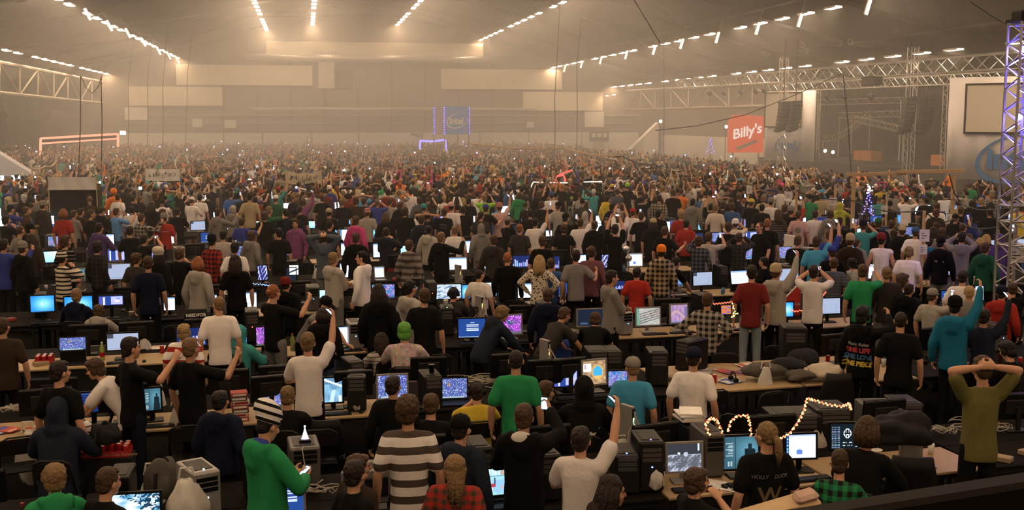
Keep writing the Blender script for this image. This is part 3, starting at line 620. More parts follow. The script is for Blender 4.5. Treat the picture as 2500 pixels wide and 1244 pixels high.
PEOPLE = """
P 130 1130 e -5 h.gn bk cl
P 261 1135 e 55 t.bk bk sb
P 140 966 e 20 H.db bk sk k1.15
P 168 954 e 25 l.wh*thn bk sb
P 143 876 s 40 t.bk nv sd y20
P 316 818 P 70 t.bk nv sd
P 464 820 P 45 t.bk bk sl
P 448 788 s 20 t.wh*rst bk my H1.62
P 534 719 s 0 t.wh bk zl
P 586 790 e 30 H.tl bk sb
P 667 691 w 45 t.bk gy Ug
P 698 677 s 30 h.bk bk B:mr/sd H1.5
P 751 807 A 10 t.wh bk sl
P 789 748 s 20 h.bk jn Bd H1.62
P 797 723 n 120 v.gy bk C:bk/sd
P 813 613 f 45 h.lg gy sl
P 884 610 k -60 h.wh bk sk
P 924 690 s 10 h.bk bk Ld
P 935 714 s 5 h.bk bk Ld H1.62
P 930 809 e -25 l.lg*thn bk Ld
P 987 783 e 5 t.lp*flo bk mn k1.12
P 1000 681 s 50 h.lg bk sk
P 1036 700 s 10 t.bk bk sb
P 1107 700 c 10 t.dg bk sk hp
P 1170 655 s 25 t.wh bk zd H1.62
P 1239 612 s 10 l.bk jn zg
P 1317 620 i 10 l.cr*dot bk Ly H1.72
P 1345 628 s 0 t.bl bk sb H1.62
P 1338 700 s 5 h.nv nv sb
P 1230 745 n 55 h.db bk cl H1.52
P 1382 747 n 50 t.dg bk sb H1.50
P 1406 607 o -10 t.gy bk sd
P 1445 598 s 15 l.mp bk sb
P 1493 656 f 70 h.gy bk sd k.95
P 1455 759 n 10 t.bk bk mb H1.42
P 1555 650 s 5 t.rd bk sd H1.58
P 1615 598 s 0 h.tn*pl gy B:og/sd
P 1653 625 n 40 t.bk bk sd H1.58
P 1706 573 l 10 l.sl*pl jn mb
P 1731 564 r 20 t.lg jn sb
P 1796 534 b 0 t.cr bk B:wh/sb
P 1805 566 b 5 l.dg*pl lj sb
P 1728 711 i 15 l.lg*pl bk sb
P 1836 644 s 0 t.mr lj sd
P 1866 625 s -60 t.bk bk sk H1.6
P 1895 644 R 25 h.lg bk B:tn/sb
P 1987 644 b 5 t.wh bk sd
P 2037 627 s 5 t.sl*thn bk sb
P 2081 628 f -60 t.tn*flo bk mk H1.6
P 2107 642 r 5 t.gn bk sb
P 2166 648 s 0 l.dg gy sl
P 2203 664 e 60 t.bk bk mb H1.5
P 2220 690 s 30 h.bk bk sd H1.6
P 2153 569 s 0 v.wh bk B:mr/sd
P 2220 600 s 10 t.wh bk ml p20
P 2351 657 s 5 t.wh bk sd
P 2367 695 s 10 t.gy bk sy H1.66
P 2277 703 r 30 t.lg bk C:gy/sb k.95
P 2333 723 R 12 h.tq bk B:bk/sk
P 2404 751 R 15 l.db bk sd H1.66
P 2107 743 r 25 h.bk bk mk ID:print
P 2200 756 s 5 t.bk bk zd
P 2473 687 R 0 t.bk bk sb
P 2447 698 s 15 h.rd bk B:nv/sd H1.58
P 2399 863 h -25 t.ol bk sb p10
P 2458 830 p -55 t.bk bk mk gl
P 1545 870 s 5 t.lb bk C:gy/sl k.95
P 1694 846 s 15 t.wh bk C:nv/sd
P 1260 848 s 5 t.gn bk zd
P 1163 930 c -10 t.ye bk sd hp
P 1052 957 e 10 l.bk bk sb k1.1
P 1124 1011 s 30 h.db bk C:bk/sd H1.72
P 1279 980 a 10 h.bk jn sb ID:whood
P 1332 925 e 40 h.bk bk sb H1.5
P 1427 914 e 0 H.bk bk sk k1.15
P 1418 1036 A 15 t.wh bk sd
P 1492 1154 e 70 h.br bk Ld H1.5
P 1110 1107 s 15 l.rd*pr bk Dl H1.62
P 995 961 s 0 t.wh*str nv cb
P 865 1118 s 60 t.bk bk sd H1.62
P 872 1105 s 55 t.br bk mb H1.60
P 959 914 s 5 l.bk bk sd H1.66
P 702 938 e 15 t.bk bk sl
P 657 995 p 55 h.gn bk B:wh*bst/sk
P 536 950 s 30 h.nv bk sk H1.7
P 1699 1138 q 60 t.bk bk mb H1.48
P 1873 1024 s -25 t.bk bk Pl
P 2052 1091 e 5 l.gn*pl bk sb k.86
P 2118 1011 e 15 l.bk bk Bb H1.5
P 55 589 s 50 h.bk bk B:gy/sb
P 151 613 q 60 l.cr*bst bk B:cr*bst/sk
P 186 701 e 20 h.nv bk sl
P 241 741 e 20 h.lg bk mb H1.2
P 237 586 s 50 l.dg*pl bk md
P 332 616 s 30 t.dg bk cb
P 361 622 s 10 t.nv bk sb
P 387 606 s 40 h.bk jn B:cr/Ld
P 438 603 q 30 t.bk bk mb
P 483 624 s 35 h.lg jn Bg
P 517 572 s 45 l.rd*pl bk B:bk/sk
P 544 560 s 5 t.lg bk sk
P 573 589 s 15 t.wh bk sk
P 574 619 s 0 t.bk bk Ld
P 613 561 s 45 h.gy bk mb
P 681 554 s 10 t.bk bk sk
P 721 532 s -150 h.pv bk mb hp
P 791 563 h 10 h.sl gy sb
P 869 566 s 10 h.bk bk sb
P 897 508 s 5 l.lg nv B:lp*rst/sb
P 869 525 s 30 h.pk bk sb
P 943 553 q 35 h.db rd sd
P 999 583 s 25 h.gy*str bk sb
P 1046 548 s 30 h.lg bk sk
P 1077 564 P 30 h.bk bk sl
P 1111 548 s 10 t.wh ws sl
P 1174 543 s -20 H.gy gy sb
P 1205 571 s 15 h.dg bk sb
P 1269 545 s 10 t.dg bk sg
P 1307 530 R 15 t.wh bk sk
P 1324 573 s 20 t.bk bk sb
P 1377 545 k 15 t.bk bk mb
P 1417 532 R 10 t.wh bk sb
P 1452 537 s 15 h.bk bk sb
P 1502 545 O 0 t.bk bk sd
P 1515 517 O 0 t.wh bk sl
P 1481 530 s -170 h.nv bk mb H1.62
P 1595 532 s 15 t.bk bk C:tn/Ld
P 1624 550 o 20 t.bk bk sb
P 1676 534 s 10 t.rd bk sd
P 1663 511 s 0 t.rd bk cy
M0 345 315 r 35 t.bk bk cw
M0 150 470 P 60 t.rb bk C:nv/sd
M0 370 490 f 60 t.bl bk sb
M0 620 415 s 45 h.dg bk B:gy/sb
M0 565 310 s 30 t.gy bk mb
M0 80 620 q 60 t.bk bk mk
M0 285 755 s 45 t.gy bk zb
M0 430 740 s 60 h.bk bk C:bk/sk
M0 910 520 s 30 t.rd bk Bg
M0 1065 540 f 55 t.gy bk sb
M0 1165 510 s 50 l.br bk sd
M0 1310 530 s 60 t.bk bk sb
M0 1280 300 s 0 t.bk bk sk
M0 1480 500 p 60 h.bk bk sd
M0 1680 510 w 50 t.sk jn sb
M0 1700 310 s 30 t.wh bk sd
M0 1640 250 s 10 h.og bk F:og/sg
M0 1900 480 s 20 t.wh bk sk
M0 2040 590 P 50 l.lg*pl bk sb
M0 2370 590 s 5 t.rd dg B:gy/sb
M0 1430 720 k 40 h.pu bk sd
M0 1880 770 s 20 t.bk bk sd
M0 2085 890 b 45 t.bk bk sd
M0 935 900 s 50 l.bk*wst bk mb
M0 50 950 P 40 l.rb bk sd
M0 450 880 s 30 h.br bk Ld
M0 390 600 s 30 l.ol bk Lb
M0 2240 280 R 60 h.br bk mb
M0 2190 420 s 20 t.bk bk Ld
M0 2350 520 s 60 t.dg bk sb
M0 2180 30 s 0 t.tl bk sd
M0 2390 60 s 5 t.bl bk sl
M0 1920 330 s 40 t.nv bk sd
M1 290 360 p 35 t.wh ws C:wh/sb k1.04
M1 80 510 k 20 t.bk bk sd
M1 400 310 s 20 t.wh bk sk
M1 520 290 s 10 t.db bk sb
M1 660 510 P 40 h.gy bk sb
M1 880 480 s 30 h.gy bk cw
M1 1120 280 s 5 t.tn bk sd k1.1
M1 1200 345 s 20 t.mr bk sd
M1 1010 650 P 35 t.rb bk sb
M1 1340 560 s 10 t.bk dg mb
M1 1400 480 r 50 t.dn bk sl
M1 1500 330 s 20 t.dn bk C:wh/sb
M1 1640 515 s 5 t.nv bk sd
M1 2280 680 s 40 t.nv bk sd
M1 2270 520 s 10 t.bk bk C:tn*dot/sd
M1 2280 195 s 10 t.rb bk B:wh/sb
M1 1990 270 s 5 v.gy bk sb
M1 1890 370 R 20 l.pv bk mb
M1 2170 320 s 10 t.bk bk sb
M1 1850 480 s 25 t.bk bk sd
M1 1770 540 s 10 h.nv bk B:nv/sb
M1 1550 10 s 0 t.gy bk sb k1.1
M1 1870 30 s 0 t.rb bk sd
M1 2100 20 s 40 t.bk bk sk
M1 1260 50 s 0 t.lp*rst bk sl
M1 2460 370 s 0 t.bk bk sl
M1 1540 210 R 40 t.tl bk C:rd/sb
M1 850 270 r 30 t.bl bk sb
M2 480 380 b 5 t.rb bk sl
M2 630 230 s 10 t.mr bk sd k1.08
M2 660 370 r 25 l.lg bk sb
M2 880 490 s 5 t.bk bk mb k1.06
M2 810 420 s 20 h.bk bk mb
M2 600 590 s 25 h.bk bk Lb
M2 1050 530 f 10 t.wh bk sb
M2 1120 610 s 15 h.db bk sb
M2 1215 555 h 20 t.nv bk sd
M2 1450 510 s 20 t.bk bk sb
M2 1550 430 s 20 t.wh bk C:lp/sk
M2 1720 480 s 5 t.bk bk sd
M2 1800 360 s 10 t.bk bk sk
M2 1980 560 s 20 t.dg bk sd
M2 2050 460 o 10 t.bk bk C:rb/sb
M2 2030 310 v 10 t.li bk sl
M2 2250 440 R 10 t.lp bk B:lp*rst/sb
M2 2370 640 f 40 t.bk bk C:gy*dot/sb
M2 1160 460 s 15 t.nv bk B:tl/sb
M2 1090 350 s 10 h.sl bk mb
M2 1720 360 s 10 h.bk bk Ly
M2 1070 30 s 0 t.wh bk sd ID:xprint
M2 960 230 s 10 t.wh bk sd
M2 1160 220 O 20 t.bk bk mb
M2 1340 230 b 10 t.dg bk sb
M2 1500 240 s 10 h.bk bk mb
M2 1760 20 s 10 v.gy bk sd
M2 1490 80 R 25 t.lg bk sd
M2 380 265 s 5 h.pu bk sb
M2 170 350 s 15 t.br bk mb
M2 290 360 s 15 t.bk bk sb
M2 2110 220 v 0 t.bk bk C:bk/sb
M2 1930 270 x 10 t.wh bk sk
M3 205 530 s 15 t.bk bk sk
M3 370 410 r 25 t.bk bk mb
M3 510 275 s 5 t.wh bk C:bl/sb
M3 610 425 s 15 t.lg bk C:bk/sb
M3 715 590 r 25 t.bk bk C:bk/sk
M3 820 190 s 10 t.bk gy B:mr/sd ID:rasta
M3 1160 190 s 10 t.bk bk sd
M3 1390 170 b 10 t.nv bk C:ye/sb
M3 1320 330 s 35 h.ye bk sd
M3 1460 230 r -20 t.sl bk sb
M3 1390 440 s 15 h.nv bk sd
M3 1000 555 s 10 H.lg bk sb
M3 1710 165 s 5 v.wh bk sr
M3 1830 340 R 25 t.bk bk sk
M3 1810 560 s 5 t.bk bk sb
M3 2060 530 s 20 h.bk bk sk
M3 2270 240 s 5 t.bk bk sb k1.06
M3 2070 320 s 10 l.tn*pl bk sk
M3 1690 520 r 15 t.wh bk C:rd/sb
M3 1540 440 s 5 t.dg bk sb
M3 40 290 s 20 h.gn bk mb
M3 330 270 R 45 h.bk bk mb
M3 380 160 s 5 t.wh bk sb
M3 1985 160 r -10 t.lg bk ml
M3 2130 190 s 10 t.wh bk sl
M3 1610 160 s 5 t.bk bk B:li/sb
M4 70 370 s 15 h.gy bk sk
M4 320 250 r 10 l.tn bk sk
M4 330 440 O 5 t.bk bk sd
M4 485 250 s 5 H.lg bk sb
M4 400 450 s 10 t.cr bk sl
M4 730 300 r 15 t.nv bk sb
M4 640 430 s 15 t.bl bk mb
M4 580 710 s 10 t.bk bk sb
M4 1040 705 o -135 t.bk bk zb gl
M4 1150 650 s 15 t.bk bk zg
M4 1300 530 s -20 l.dg*wst bk Lb
M4 1600 550 s 5 t.lp pu sb ID:circle
M4 1840 545 s 10 t.wh bk sd
M4 1070 450 s 10 t.bk bk sk
M4 1590 900 e 20 t.bk bk sb H1.5
M4 1860 910 R 5 t.lb bk sb
M4 2040 830 R -15 t.rb bk sb
M4 2190 885 R 15 h.bk bk sl
M4 2350 890 s 10 h.br bk B:tn/sb
M4 2085 1060 s -10 t.bk bk C:rb/sb
M4 1800 190 s 10 h.lg bk mb
M4 1930 290 s 10 t.tn bk sb
M4 2200 425 q 20 H.yl bk sb
M4 2060 540 s 20 h.gy bk mb
M4 2190 640 r 30 t.bk bk sd
M4 2440 960 s 20 h.gy bk sb H1.66
M4 1495 490 s 10 t.bk bk B:gy/sb
M4 1400 460 s 15 t.bk bk mb
M4 1590 460 R -30 t.rd bk mb
M4 1090 330 s 15 t.tn bk ml
M4 1200 370 s 10 t.wh bk B:gy/sb
M4 920 380 s 15 t.bk bk C:ye/sb
M4 1110 80 s 10 h.lg bk mb
M4 950 65 s 10 h.lg bk cw
M4 620 360 s 10 t.bk bk sb
M4 505 410 s 10 t.dg bk mb
M5 165 690 b 5 t.tl bk B:nv/sb
M5 385 660 s 5 h.nv bk C:dn/sb
M5 610 820 s 10 l.gy bk Pd H1.66
M5 790 890 s 15 h.bk bk Lk H1.66
M5 920 790 s 15 t.wh bk C:bl/sb
M5 730 770 s 15 h.bk bk C:tn/sb
M5 1290 930 s 10 h.bk gy C:bk/sk
M5 1590 850 b -5 h.gy gy sk
M5 1610 720 s 10 t.bk bk zb
M5 1690 590 s 15 H.rb bk sb
M5 1945 890 s 10 h.bk bk Ly H1.66
M5 1855 940 s 15 h.pu bk By H1.6
M5 2150 870 s 10 H.pu bk sd
M5 1935 1000 s 25 h.dn bk sb
M5 1690 880 s 10 h.bk bk Lb H1.66
M5 1180 780 s 10 t.bk bk Ld
M5 1130 950 s 10 h.tq bk sk H1.62
M5 1310 790 s 5 t.gy bk mb
M5 1230 710 s 15 t.bk bk mb
M5 790 330 b 15 t.wh bk sk
M5 1350 280 k -10 t.wh bk sd
M5 710 150 b 5 l.rd bk B:wh/sb
M5 425 190 s 5 t.ye bk sb
M5 580 680 s 15 h.gy bk sb
M5 1080 350 s 10 t.bk bk sk
M5 1230 430 s 10 t.wh bk sb
M5 1220 520 s 5 h.br bk mr
M5 2030 260 s 5 l.lg*pl bk C:gy/sb
M5 1870 360 s 5 t.bk bk sy
M5 1995 510 s 10 t.bk bk sk
M5 1740 400 s 10 h.bk bk cd
M5 1405 40 s 0 H.og bk sb
M5 1715 145 s 10 t.gn bk C:pu/sb
M5 1850 95 b 5 t.bk bk sk
M5 1500 600 r 30 t.bk bk C:bk/sb
M5 2450 450 s 10 t.ye bk sb
M5 290 710 s 5 h.bk bk mb
M5 1580 490 s 10 t.bk bk sb
P 4 772 s 10 t.br bk sb
P 226 872 n -70 t.wh bk mb H1.35
"""
TILE = {'P': (0, 0, 1)}
for i, x0 in enumerate((0, 420, 840, 1260, 1680, 2080)): TILE['M%d' % i] = (x0, 420, .16881)
LEGS = dict(bk=('n', (.006, .0055, .006)), nv=('n', (.009, .011, .022)), jn=('n', (.045, .075, .14)), lj=('n', (.22, .25, .28)), gy=('g', (.17, .16, .15)), ws=('s', (.66, .62, .57)), dg=('n', (.05, .045, .045)), rd=('n', (.30, .03, .03)), pu=('n', (.12, .05, .12)))
GARN = dict(t='t-shirt', h='hoodie', H='hoodie with the hood up', v='sleeveless shirt', l='long-sleeved shirt')
PATN = {'': '', '*str': 'striped ', '*bst': 'black-striped ', '*thn': 'thinly striped ', '*wst': 'thinly striped ', '*rst': 'red-banded ', '*pl': 'plaid ', '*pw': 'plaid ', '*pr': 'plaid ', '*dot': 'spotted ', '*flo': 'floral '}
POSEN = dict(a='holding a phone up', A='one arm raised high', s='standing', f='arms folded', r='holding a phone up', l='holding a phone up', R='one arm raised high', L='one arm raised high', b='both hands raised to the face', O='both arms raised overhead', h='hands clasped on the head', i='hands on the hips', p='looking down at a phone', x='one arm stretched out', X='arm out', P='one forearm held out', e='seated', c='seated, hand at the ear', q='hand at the chin', n='leaning forward', d='bent over', k='one forearm bent', w='both arms held out', v='both arms lifted', o='elbow out')
STY = dict(s='short', z='cropped', m='shaggy', c='curly', L='long', B='bobbed', P='ponytailed', U='pinned-up', D='dreadlocked')
AL = R(4.5); UD = Vector((math.cos(AL), math.sin(AL), 0)); VD = Vector((-math.sin(AL), math.cos(AL), 0))
ROW0, STEP = 9.70, 3.83                                     # near edge of the first desk row; distance from row to row
def uv(u, v, z=0): p = UD*u+VD*v; return Vector((p.x, p.y, z))
people = []
def parse():
    for ln in PEOPLE.strip().splitlines():
        t = ln.split(); x0, y0, k = TILE[t[0]]
        d = dict(x=x0+float(t[1])*k, y=y0+float(t[2])*k, pose=t[3], face=float(t[4]), leg=t[6], opt=t[8:], yaw=0, pitch=0, k=None, H=None, id=None)
        g, rest = t[5].split('.'); d['g'] = g; d['c'] = rest[:2]; d['patt'] = rest[2:]
        h = t[7]; d['hat'] = None
        if ':' in h: hk, h2 = h.split(':'); hc, h = h2.split('/'); d['hat'] = (hk, hc[:2], hc[2:])
        d['hs'], d['hc'] = h[0], h[1]
        for o in d['opt']:
            if o[0] == 'H': d['H'] = float(o[1:])
            elif o[0] == 'k': d['k'] = float(o[1:])
            elif o[0] == 'y': d['yaw'] = float(o[1:])
            elif o[0] == 'p' and o[1:].isdigit(): d['pitch'] = float(o[1:])
            elif o.startswith('ID:'): d['id'] = o[3:]
        people.append(d)
parse()
rs = np.random.RandomState(11)
for d in people:                                           # a few head turns, so that not everyone looks the same way
    if d['pose'] in 'sfkq' and not d['yaw']: d['yaw'] = float(rs.choice([0, 0, 22, -22]))
    if d['pose'] == 'p': d['pitch'] = 24
    d['key'] = (d['pose'], d['yaw'], d['pitch'])
need([(d['key'], d['g'], LEGS[d['leg']][0]) for d in people])
HEADPH = headphone_mesh(); EYE_M = eye_mesh(); MOUTH_M = mouth_mesh()
M_phone = M_black
PH = MB().bbox((-.035, -.005, -.065), (.035, .005, .065), .004).mesh('smartphone', M_black); PS = MB().add([(-.031, -.0056, -.057), (.031, -.0056, -.057), (.031, -.0056, .057), (-.031, -.0056, .057)], [(0, 1, 2, 3)]).mesh('screen', emit('phone_glow', (.45, .65, 1.0), 2.6, False))
GLS = MB(); [GLS.tube([(math.cos(a)*.024+.034*s, .104, math.sin(a)*.018+.015) for a in [i*.7 for i in range(10)]], .004, 4) for s in (1, -1)]; GLS.rod((-.07, .10, .02), (-.08, 0, .02), .004, 4); GLS.rod((.07, .10, .02), (.08, 0, .02), .004, 4); GLS = GLS.mesh('glasses', M_black)
phones = []
def band(v):
    """how far inside a desk row a spot lies: (row, distance from its near edge)"""
    k = math.floor((v-ROW0+.30)/STEP); return k, v-ROW0-k*STEP
def along(d, v):
    """the spot on this person's line of sight whose depth across the rows is v, and the size that fits there"""
    r_ = ray(d['x'], d['y']); P = EYE+r_*(v/(r_.x*VD.x+r_.y*VD.y)); return P, P.z/d['top'].z
def place(d):
    J = TEMPL[d['key']]['J']; d['top'] = top = J['head'] @ Vector((0, -.02, .142)); k = (d['k'] or 1)*float(rs.uniform(1.015, 1.075) if not J['sit'] else rs.uniform(.97, 1.03))
    if d['H']:
        if d['H'] < top.z*.9 or d['pose'] in 'nd': k = k*min(1, max(.88, d['H']/top.z))
        else: k = d['H']/top.z
    P = at_z(d['x'], d['y'], top.z*k); v = P.x*VD.x+P.y*VD.y; kk, r_ = band(v); sit = J['sit']; d['sit'] = sit
    if 0 <= kk < 8:
        lo = -.52 if sit else -.24
        if lo < r_ < 1.92:
            c = []
            for t in (lo, 1.94):
                Q, q = along(d, v-r_+t); c.append((abs(q/k-1)+(.25 if sit and t > 0 else .035 if t > 0 else 0), Q, q))
            c.sort(key=lambda e: e[0]); P, k0 = c[0][1], c[0][2]
            if abs(k0/k-1) > .10:                              # rather close up to the desk edge than much too big or small
                s_ = .10/abs(k0/k-1); P0 = at_z(d['x'], d['y'], top.z*k); P, k0 = along(d, v+((P.x*VD.x+P.y*VD.y)-v)*s_)
            k = k0
    d['P'], d['kk'] = P, k
for d in people: place(d)
for it in range(4):                                         # nobody stands inside a neighbour
    for i, d in enumerate(people):
        for e in people[:i]:
            if (d['P'].xy-e['P'].xy).length < .46:
                f_, n_ = (d, e) if d['P'].length > e['P'].length else (e, d)
                for q, s_ in ((f_, 1), (n_, -1)):
                    v = q['P'].x*VD.x+q['P'].y*VD.y+s_*.16; kk, r_ = band(v)
                    if 0 <= kk < 8 and (-.52 if q['sit'] else -.24) < r_ < 1.92: continue
                    P, k = along(q, v)
                    if .88 < k < 1.16: q['P'], q['kk'] = P, k
def add_person(d):
    T = TEMPL[d['key']]; J = T['J']; hm = J['head']; top = d['top']; P, k = d['P'], d['kk']
    az = math.atan2(P.x, P.y)+R(d['face']); rz = -az
    off = Matrix.Rotation(rz, 3, 'Z') @ Vector((top.x, top.y, 0))
    if not d['sit'] and d['pose'] not in 'nd': off *= .6
    loc = (P.x-off.x, P.y-off.y, 0)
    sk = np.array((.56, .30, .185))*rs.uniform(.85, 1.12)
    b = obj('person', T['body'], loc=loc, rot=(0, 0, rz), color=sk); kw = min(1.12, d['k'] or 1)*(1.02+(k/(d['k'] or 1)-1)*.35); b.scale = (kw, kw, k); d['o'] = b; d['k_'] = k; d['rz'] = rz; d['loc'] = loc
    col = np.array(CC[d['c']])*rs.uniform(.88, 1.10)
    d['shirt'] = obj({'t': 't_shirt', 'h': 'hoodie', 'H': 'hoodie', 'v': 'sleeveless_shirt', 'l': 'shirt'}[d['g']], patterned(T['shirt_'+d['g']], d['patt']), b, color=col)
    lk, lc = LEGS[d['leg']]; obj('shorts' if lk == 's' else 'trousers', T['legs_'+lk], b, color=np.array(lc)*rs.uniform(.9, 1.15))
    def onhead(name, me, color=None):
        o = obj(name, me, b, color=color); o.matrix_local = hm; return o
    hatted = d['hat'] is not None
    if not (d['g'] == 'H'):
        h = onhead('hair', hair(d['hs']), np.array(HC_[d['hc']])*rs.uniform(.85, 1.2))
        if hatted: h.matrix_local = hm @ Matrix.Diagonal((.95, .95, .90, 1))
    if hatted:
        hk, hc, pt = d['hat']; kind = {'B': 'beanie', 'C': 'cap', 'F': 'fur'}[hk]
        if kind == 'beanie' and d['x'] in (387.0, 657.0): kind = 'slouch'
        o = onhead('cap' if kind == 'cap' else 'beanie', hat(kind, pt), CC[hc]); o.matrix_local = hm @ Matrix.Translation((0, 0, .022))
    if 'hp' in d['opt']: onhead('headphones', HEADPH)
    if 'gl' in d['opt']: onhead('glasses', GLS)
    if abs(d['face']+d['yaw']) > 40:
        for s in (1, -1):
            e = onhead('eye', EYE_M); e.matrix_local = hm @ Matrix.Translation((.031*s, .082, .014))
        e = onhead('mouth', MOUTH_M); e.matrix_local = hm @ Matrix.Translation((0, .091, -.058))
    hands = dict(a=[1], A=[1], r=[1], R=[1], l=[-1], b=[1], O=[1], p=[1]).get(d['pose'], [])
    if d['id'] in (None, 'whood') and rs.rand() < (1 if d['pose'] in 'rlbpaA' else .8):
        for s in hands:
            g, dd, n, sv = J['grip%d' % s]; M = b.matrix_basis
            pos = M @ Vector(g); head = M @ hm.translation
            f = (head-pos).normalized() if d['pose'] != 'p' else (head-pos).normalized()
            up = Vector((0, 0, 1)) if d['pose'] not in 'bO' else Vector((math.cos(rz), math.sin(rz), 0))
            zx = (up-f*up.dot(f)).normalized(); yx = -f; xx = yx.cross(zx)
            o = obj('smartphone', PH, loc=(0, 0, 0)); obj('screen', PS, o)
            o.matrix_basis = Matrix.Translation(pos) @ Matrix((xx, yx, zx)).transposed().to_4x4(); d['phone'] = o; phones.append((o, d))
for d in people: add_person(d)
# ------------------------------------------------------------------ labels that tell the people apart
def label_people():
    for d in people:
        col = CNAME[d['c']]; d['look'] = (col+' '+PATN[d['patt']]+GARN[d['g']]).replace('tan spotted', 'tan')
        if d['hat']: hk, hc, pt = d['hat']; d['hd'] = {'': '', '*bst': 'striped ', '*rst': 'red-striped ', '*dot': 'mottled '}[pt]+CNAME[hc]+' '+{'B': 'beanie', 'C': 'cap', 'F': 'furry hat'}[hk]
        elif d['g'] == 'H': d['hd'] = ''
        else: d['hd'] = STY[d['hs']]+' '+HN[d['hc']]+' hair'
        d['base'] = 'person in '+d['look']+(' and '+d['hd'] if d['hat'] else (', '+d['hd'] if d['hd'] else ''))
    from collections import Counter
    lc = Counter(d['look'] for d in people); bc = Counter(d['base'] for d in people)
    used = set()
    for d in people:
        if bc[d['base']] == 1: d['lab'] = d['base']+', '+POSEN[d['pose'][0]] if len((d['base']+POSEN[d['pose'][0]]).split()) < 15 else d['base']; used.add(d['lab']); d['mark'] = True
    pc = Counter(d['base']+', '+POSEN[d['pose'][0]] for d in people)
    for d in people:
        s = d['base']+', '+POSEN[d['pose'][0]]
        if 'lab' not in d and pc[s] == 1 and len(s.split()) <= 16 and not (d['pose'][0] == 's'): d['lab'] = s; used.add(s)
    rare = [d for d in people if lc[d['look']] == 1]
    rarehat = [(d, d['hd']) for d in people if d['hat'] and sum(1 for e in people if e.get('hd') == d['hd']) == 1]
    marks = [(d, 'the '+d['look'].replace(' with the hood up', '')) for d in rare if sum(1 for e in people if e['look'].startswith(d['look'].replace(' with the hood up', ''))) == 1] + [(d, 'the '+h) for d, h in rarehat]
    for d in people:
        if 'lab' in d: continue
        c = sorted(((math.hypot((d['x']-e['x'])*1.0, (d['y']-e['y'])*1.6), n, e) for e, n in marks if e is not d), key=lambda q: q[0])
        for short in (0, 1):
            for dist, n, e in c[:14]:
                dx, dy = d['x']-e['x'], d['y']-e['y']
                rel = ('behind' if dy < 0 else 'in front of') if abs(dy) > abs(dx)*.8 else ('right of' if dx > 0 else 'left of')
                s = (d['base'] if not short else 'person in '+d['look'])+', '+rel+' '+n
                if len(s.split()) <= 16 and s not in used: d['lab'] = s; used.add(s); break
            if 'lab' in d: break
        if 'lab' not in d: d['lab'] = d['base']
    for d in people: tag(d['o'], d['lab'], 'person', 'people standing and sitting among the desks')
    for o, d in phones:
        s = 'smartphone held by '+d['lab']
        if len(s.split()) > 16: s = 'phone of '+d['lab']
        if len(s.split()) > 16: s = 'phone of '+d['lab'].replace('person in ', '')
        tag(o, s, 'phone', 'smartphones held up in the crowd')
label_people()
# ================================================================== the crowd beyond the 300 nearest: one mass
def lowpoly(code, far):
    J = solve(code); T = J['T']; vs_, fs, ids = [], [], []; cnt = [0]
    def rings(rr, n, pid):
        m = len(rr); b = cnt[0]
        for r_ in rr: vs_.extend(r_); ids.extend([pid]*len(r_))
        for i in range(m-1):
            for k in range(n): fs.append((b+i*n+k, b+i*n+(k+1) % n, b+(i+1)*n+(k+1) % n)); fs.append((b+i*n+k, b+(i+1)*n+(k+1) % n, b+(i+1)*n+k))
        for k in range(1, n-1): fs.append((b, b+k+1, b+k)); fs.append((b+(m-1)*n, b+(m-1)*n+k, b+(m-1)*n+k+1))
        cnt[0] += m*n
    def tube(pts, rad, n, pid):
        rr = []
        for i, p in enumerate(pts):
            d = pts[min(i+1, len(pts)-1)]-pts[max(i-1, 0)]; d = d/np.linalg.norm(d); a = np.cross(d, (0, 0, 1.) if abs(d[2]) < .9 else (1., 0, 0)); a /= np.linalg.norm(a); b = np.cross(d, a)
            rr.append([p+(a*math.cos(t)+b*math.sin(t))*rad[i] for t in np.arange(n)*2*math.pi/n])
        rings(rr, n, pid)
    def ell(c, r, n, m, pid, M):
        rr = []
        for i in range(m):
            e = -math.pi/2+math.pi*(i+.4)/(m-.2)
            rr.append([np.array(M @ Vector((c[0]+math.cos(t)*math.cos(e)*r[0], c[1]+math.sin(t)*math.cos(e)*r[1], c[2]+math.sin(e)*r[2]))) for t in np.arange(n)*2*math.pi/n])
        rings(rr, n, pid)
    n = 6 if far else 8; na = 4 if far else 5
    secs = [(.84, .175, .12), (1.05, .165, .112), (1.30, .19, .118), (1.43, .15, .085), (1.49, .06, .06)]
    rings([[T(V3(math.cos(t)*rx, math.sin(t)*ry-.01, z)) for t in np.arange(n)*2*math.pi/n] for z, rx, ry in secs], n, 1)
    for s in (1, -1):
        S, E, W = J['S%d' % s], J['E%d' % s], J['W%d' % s]
        tube([S+V3(0, 0, .02), S*.35+E*.65], [.078, .066], na, 1); tube([S*.35+E*.65, E, W, W+(W-E)*.55], [.048, .045, .032, .03], na, 4)
        if not far:
            tube([J['H%d' % s], J['K%d' % s], J['A%d' % s]-V3(0, 0, .05)], [.10, .075, .065], 5, 2)
    M = J['head']
    if far: ell((0, .0, .0), (.078, .095, .125), 6, 4, 0, M); ell((0, -.02, .035), (.088, .096, .10), 6, 4, 3, M)
    else: ell((0, .0, -.01), (.074, .09, .125), 8, 5, 0, M); ell((0, -.024, .036), (.087, .097, .103), 8, 5, 3, M); tube([J['neck'], np.array(M.translation)], [.055, .05], 5, 0)
    return np.array(vs_), np.array(fs), np.array(ids)
PO = ['s', 's', 's', 'f', 'i', 'r', 'R', 'L', 'b', 'O', 'h', 'k', 'l', 'v']
LPN = [lowpoly(c, False) for c in PO]; LPF = [lowpoly(c, True) for c in PO]
ppos = np.array([d['loc'][:2] for d in people])
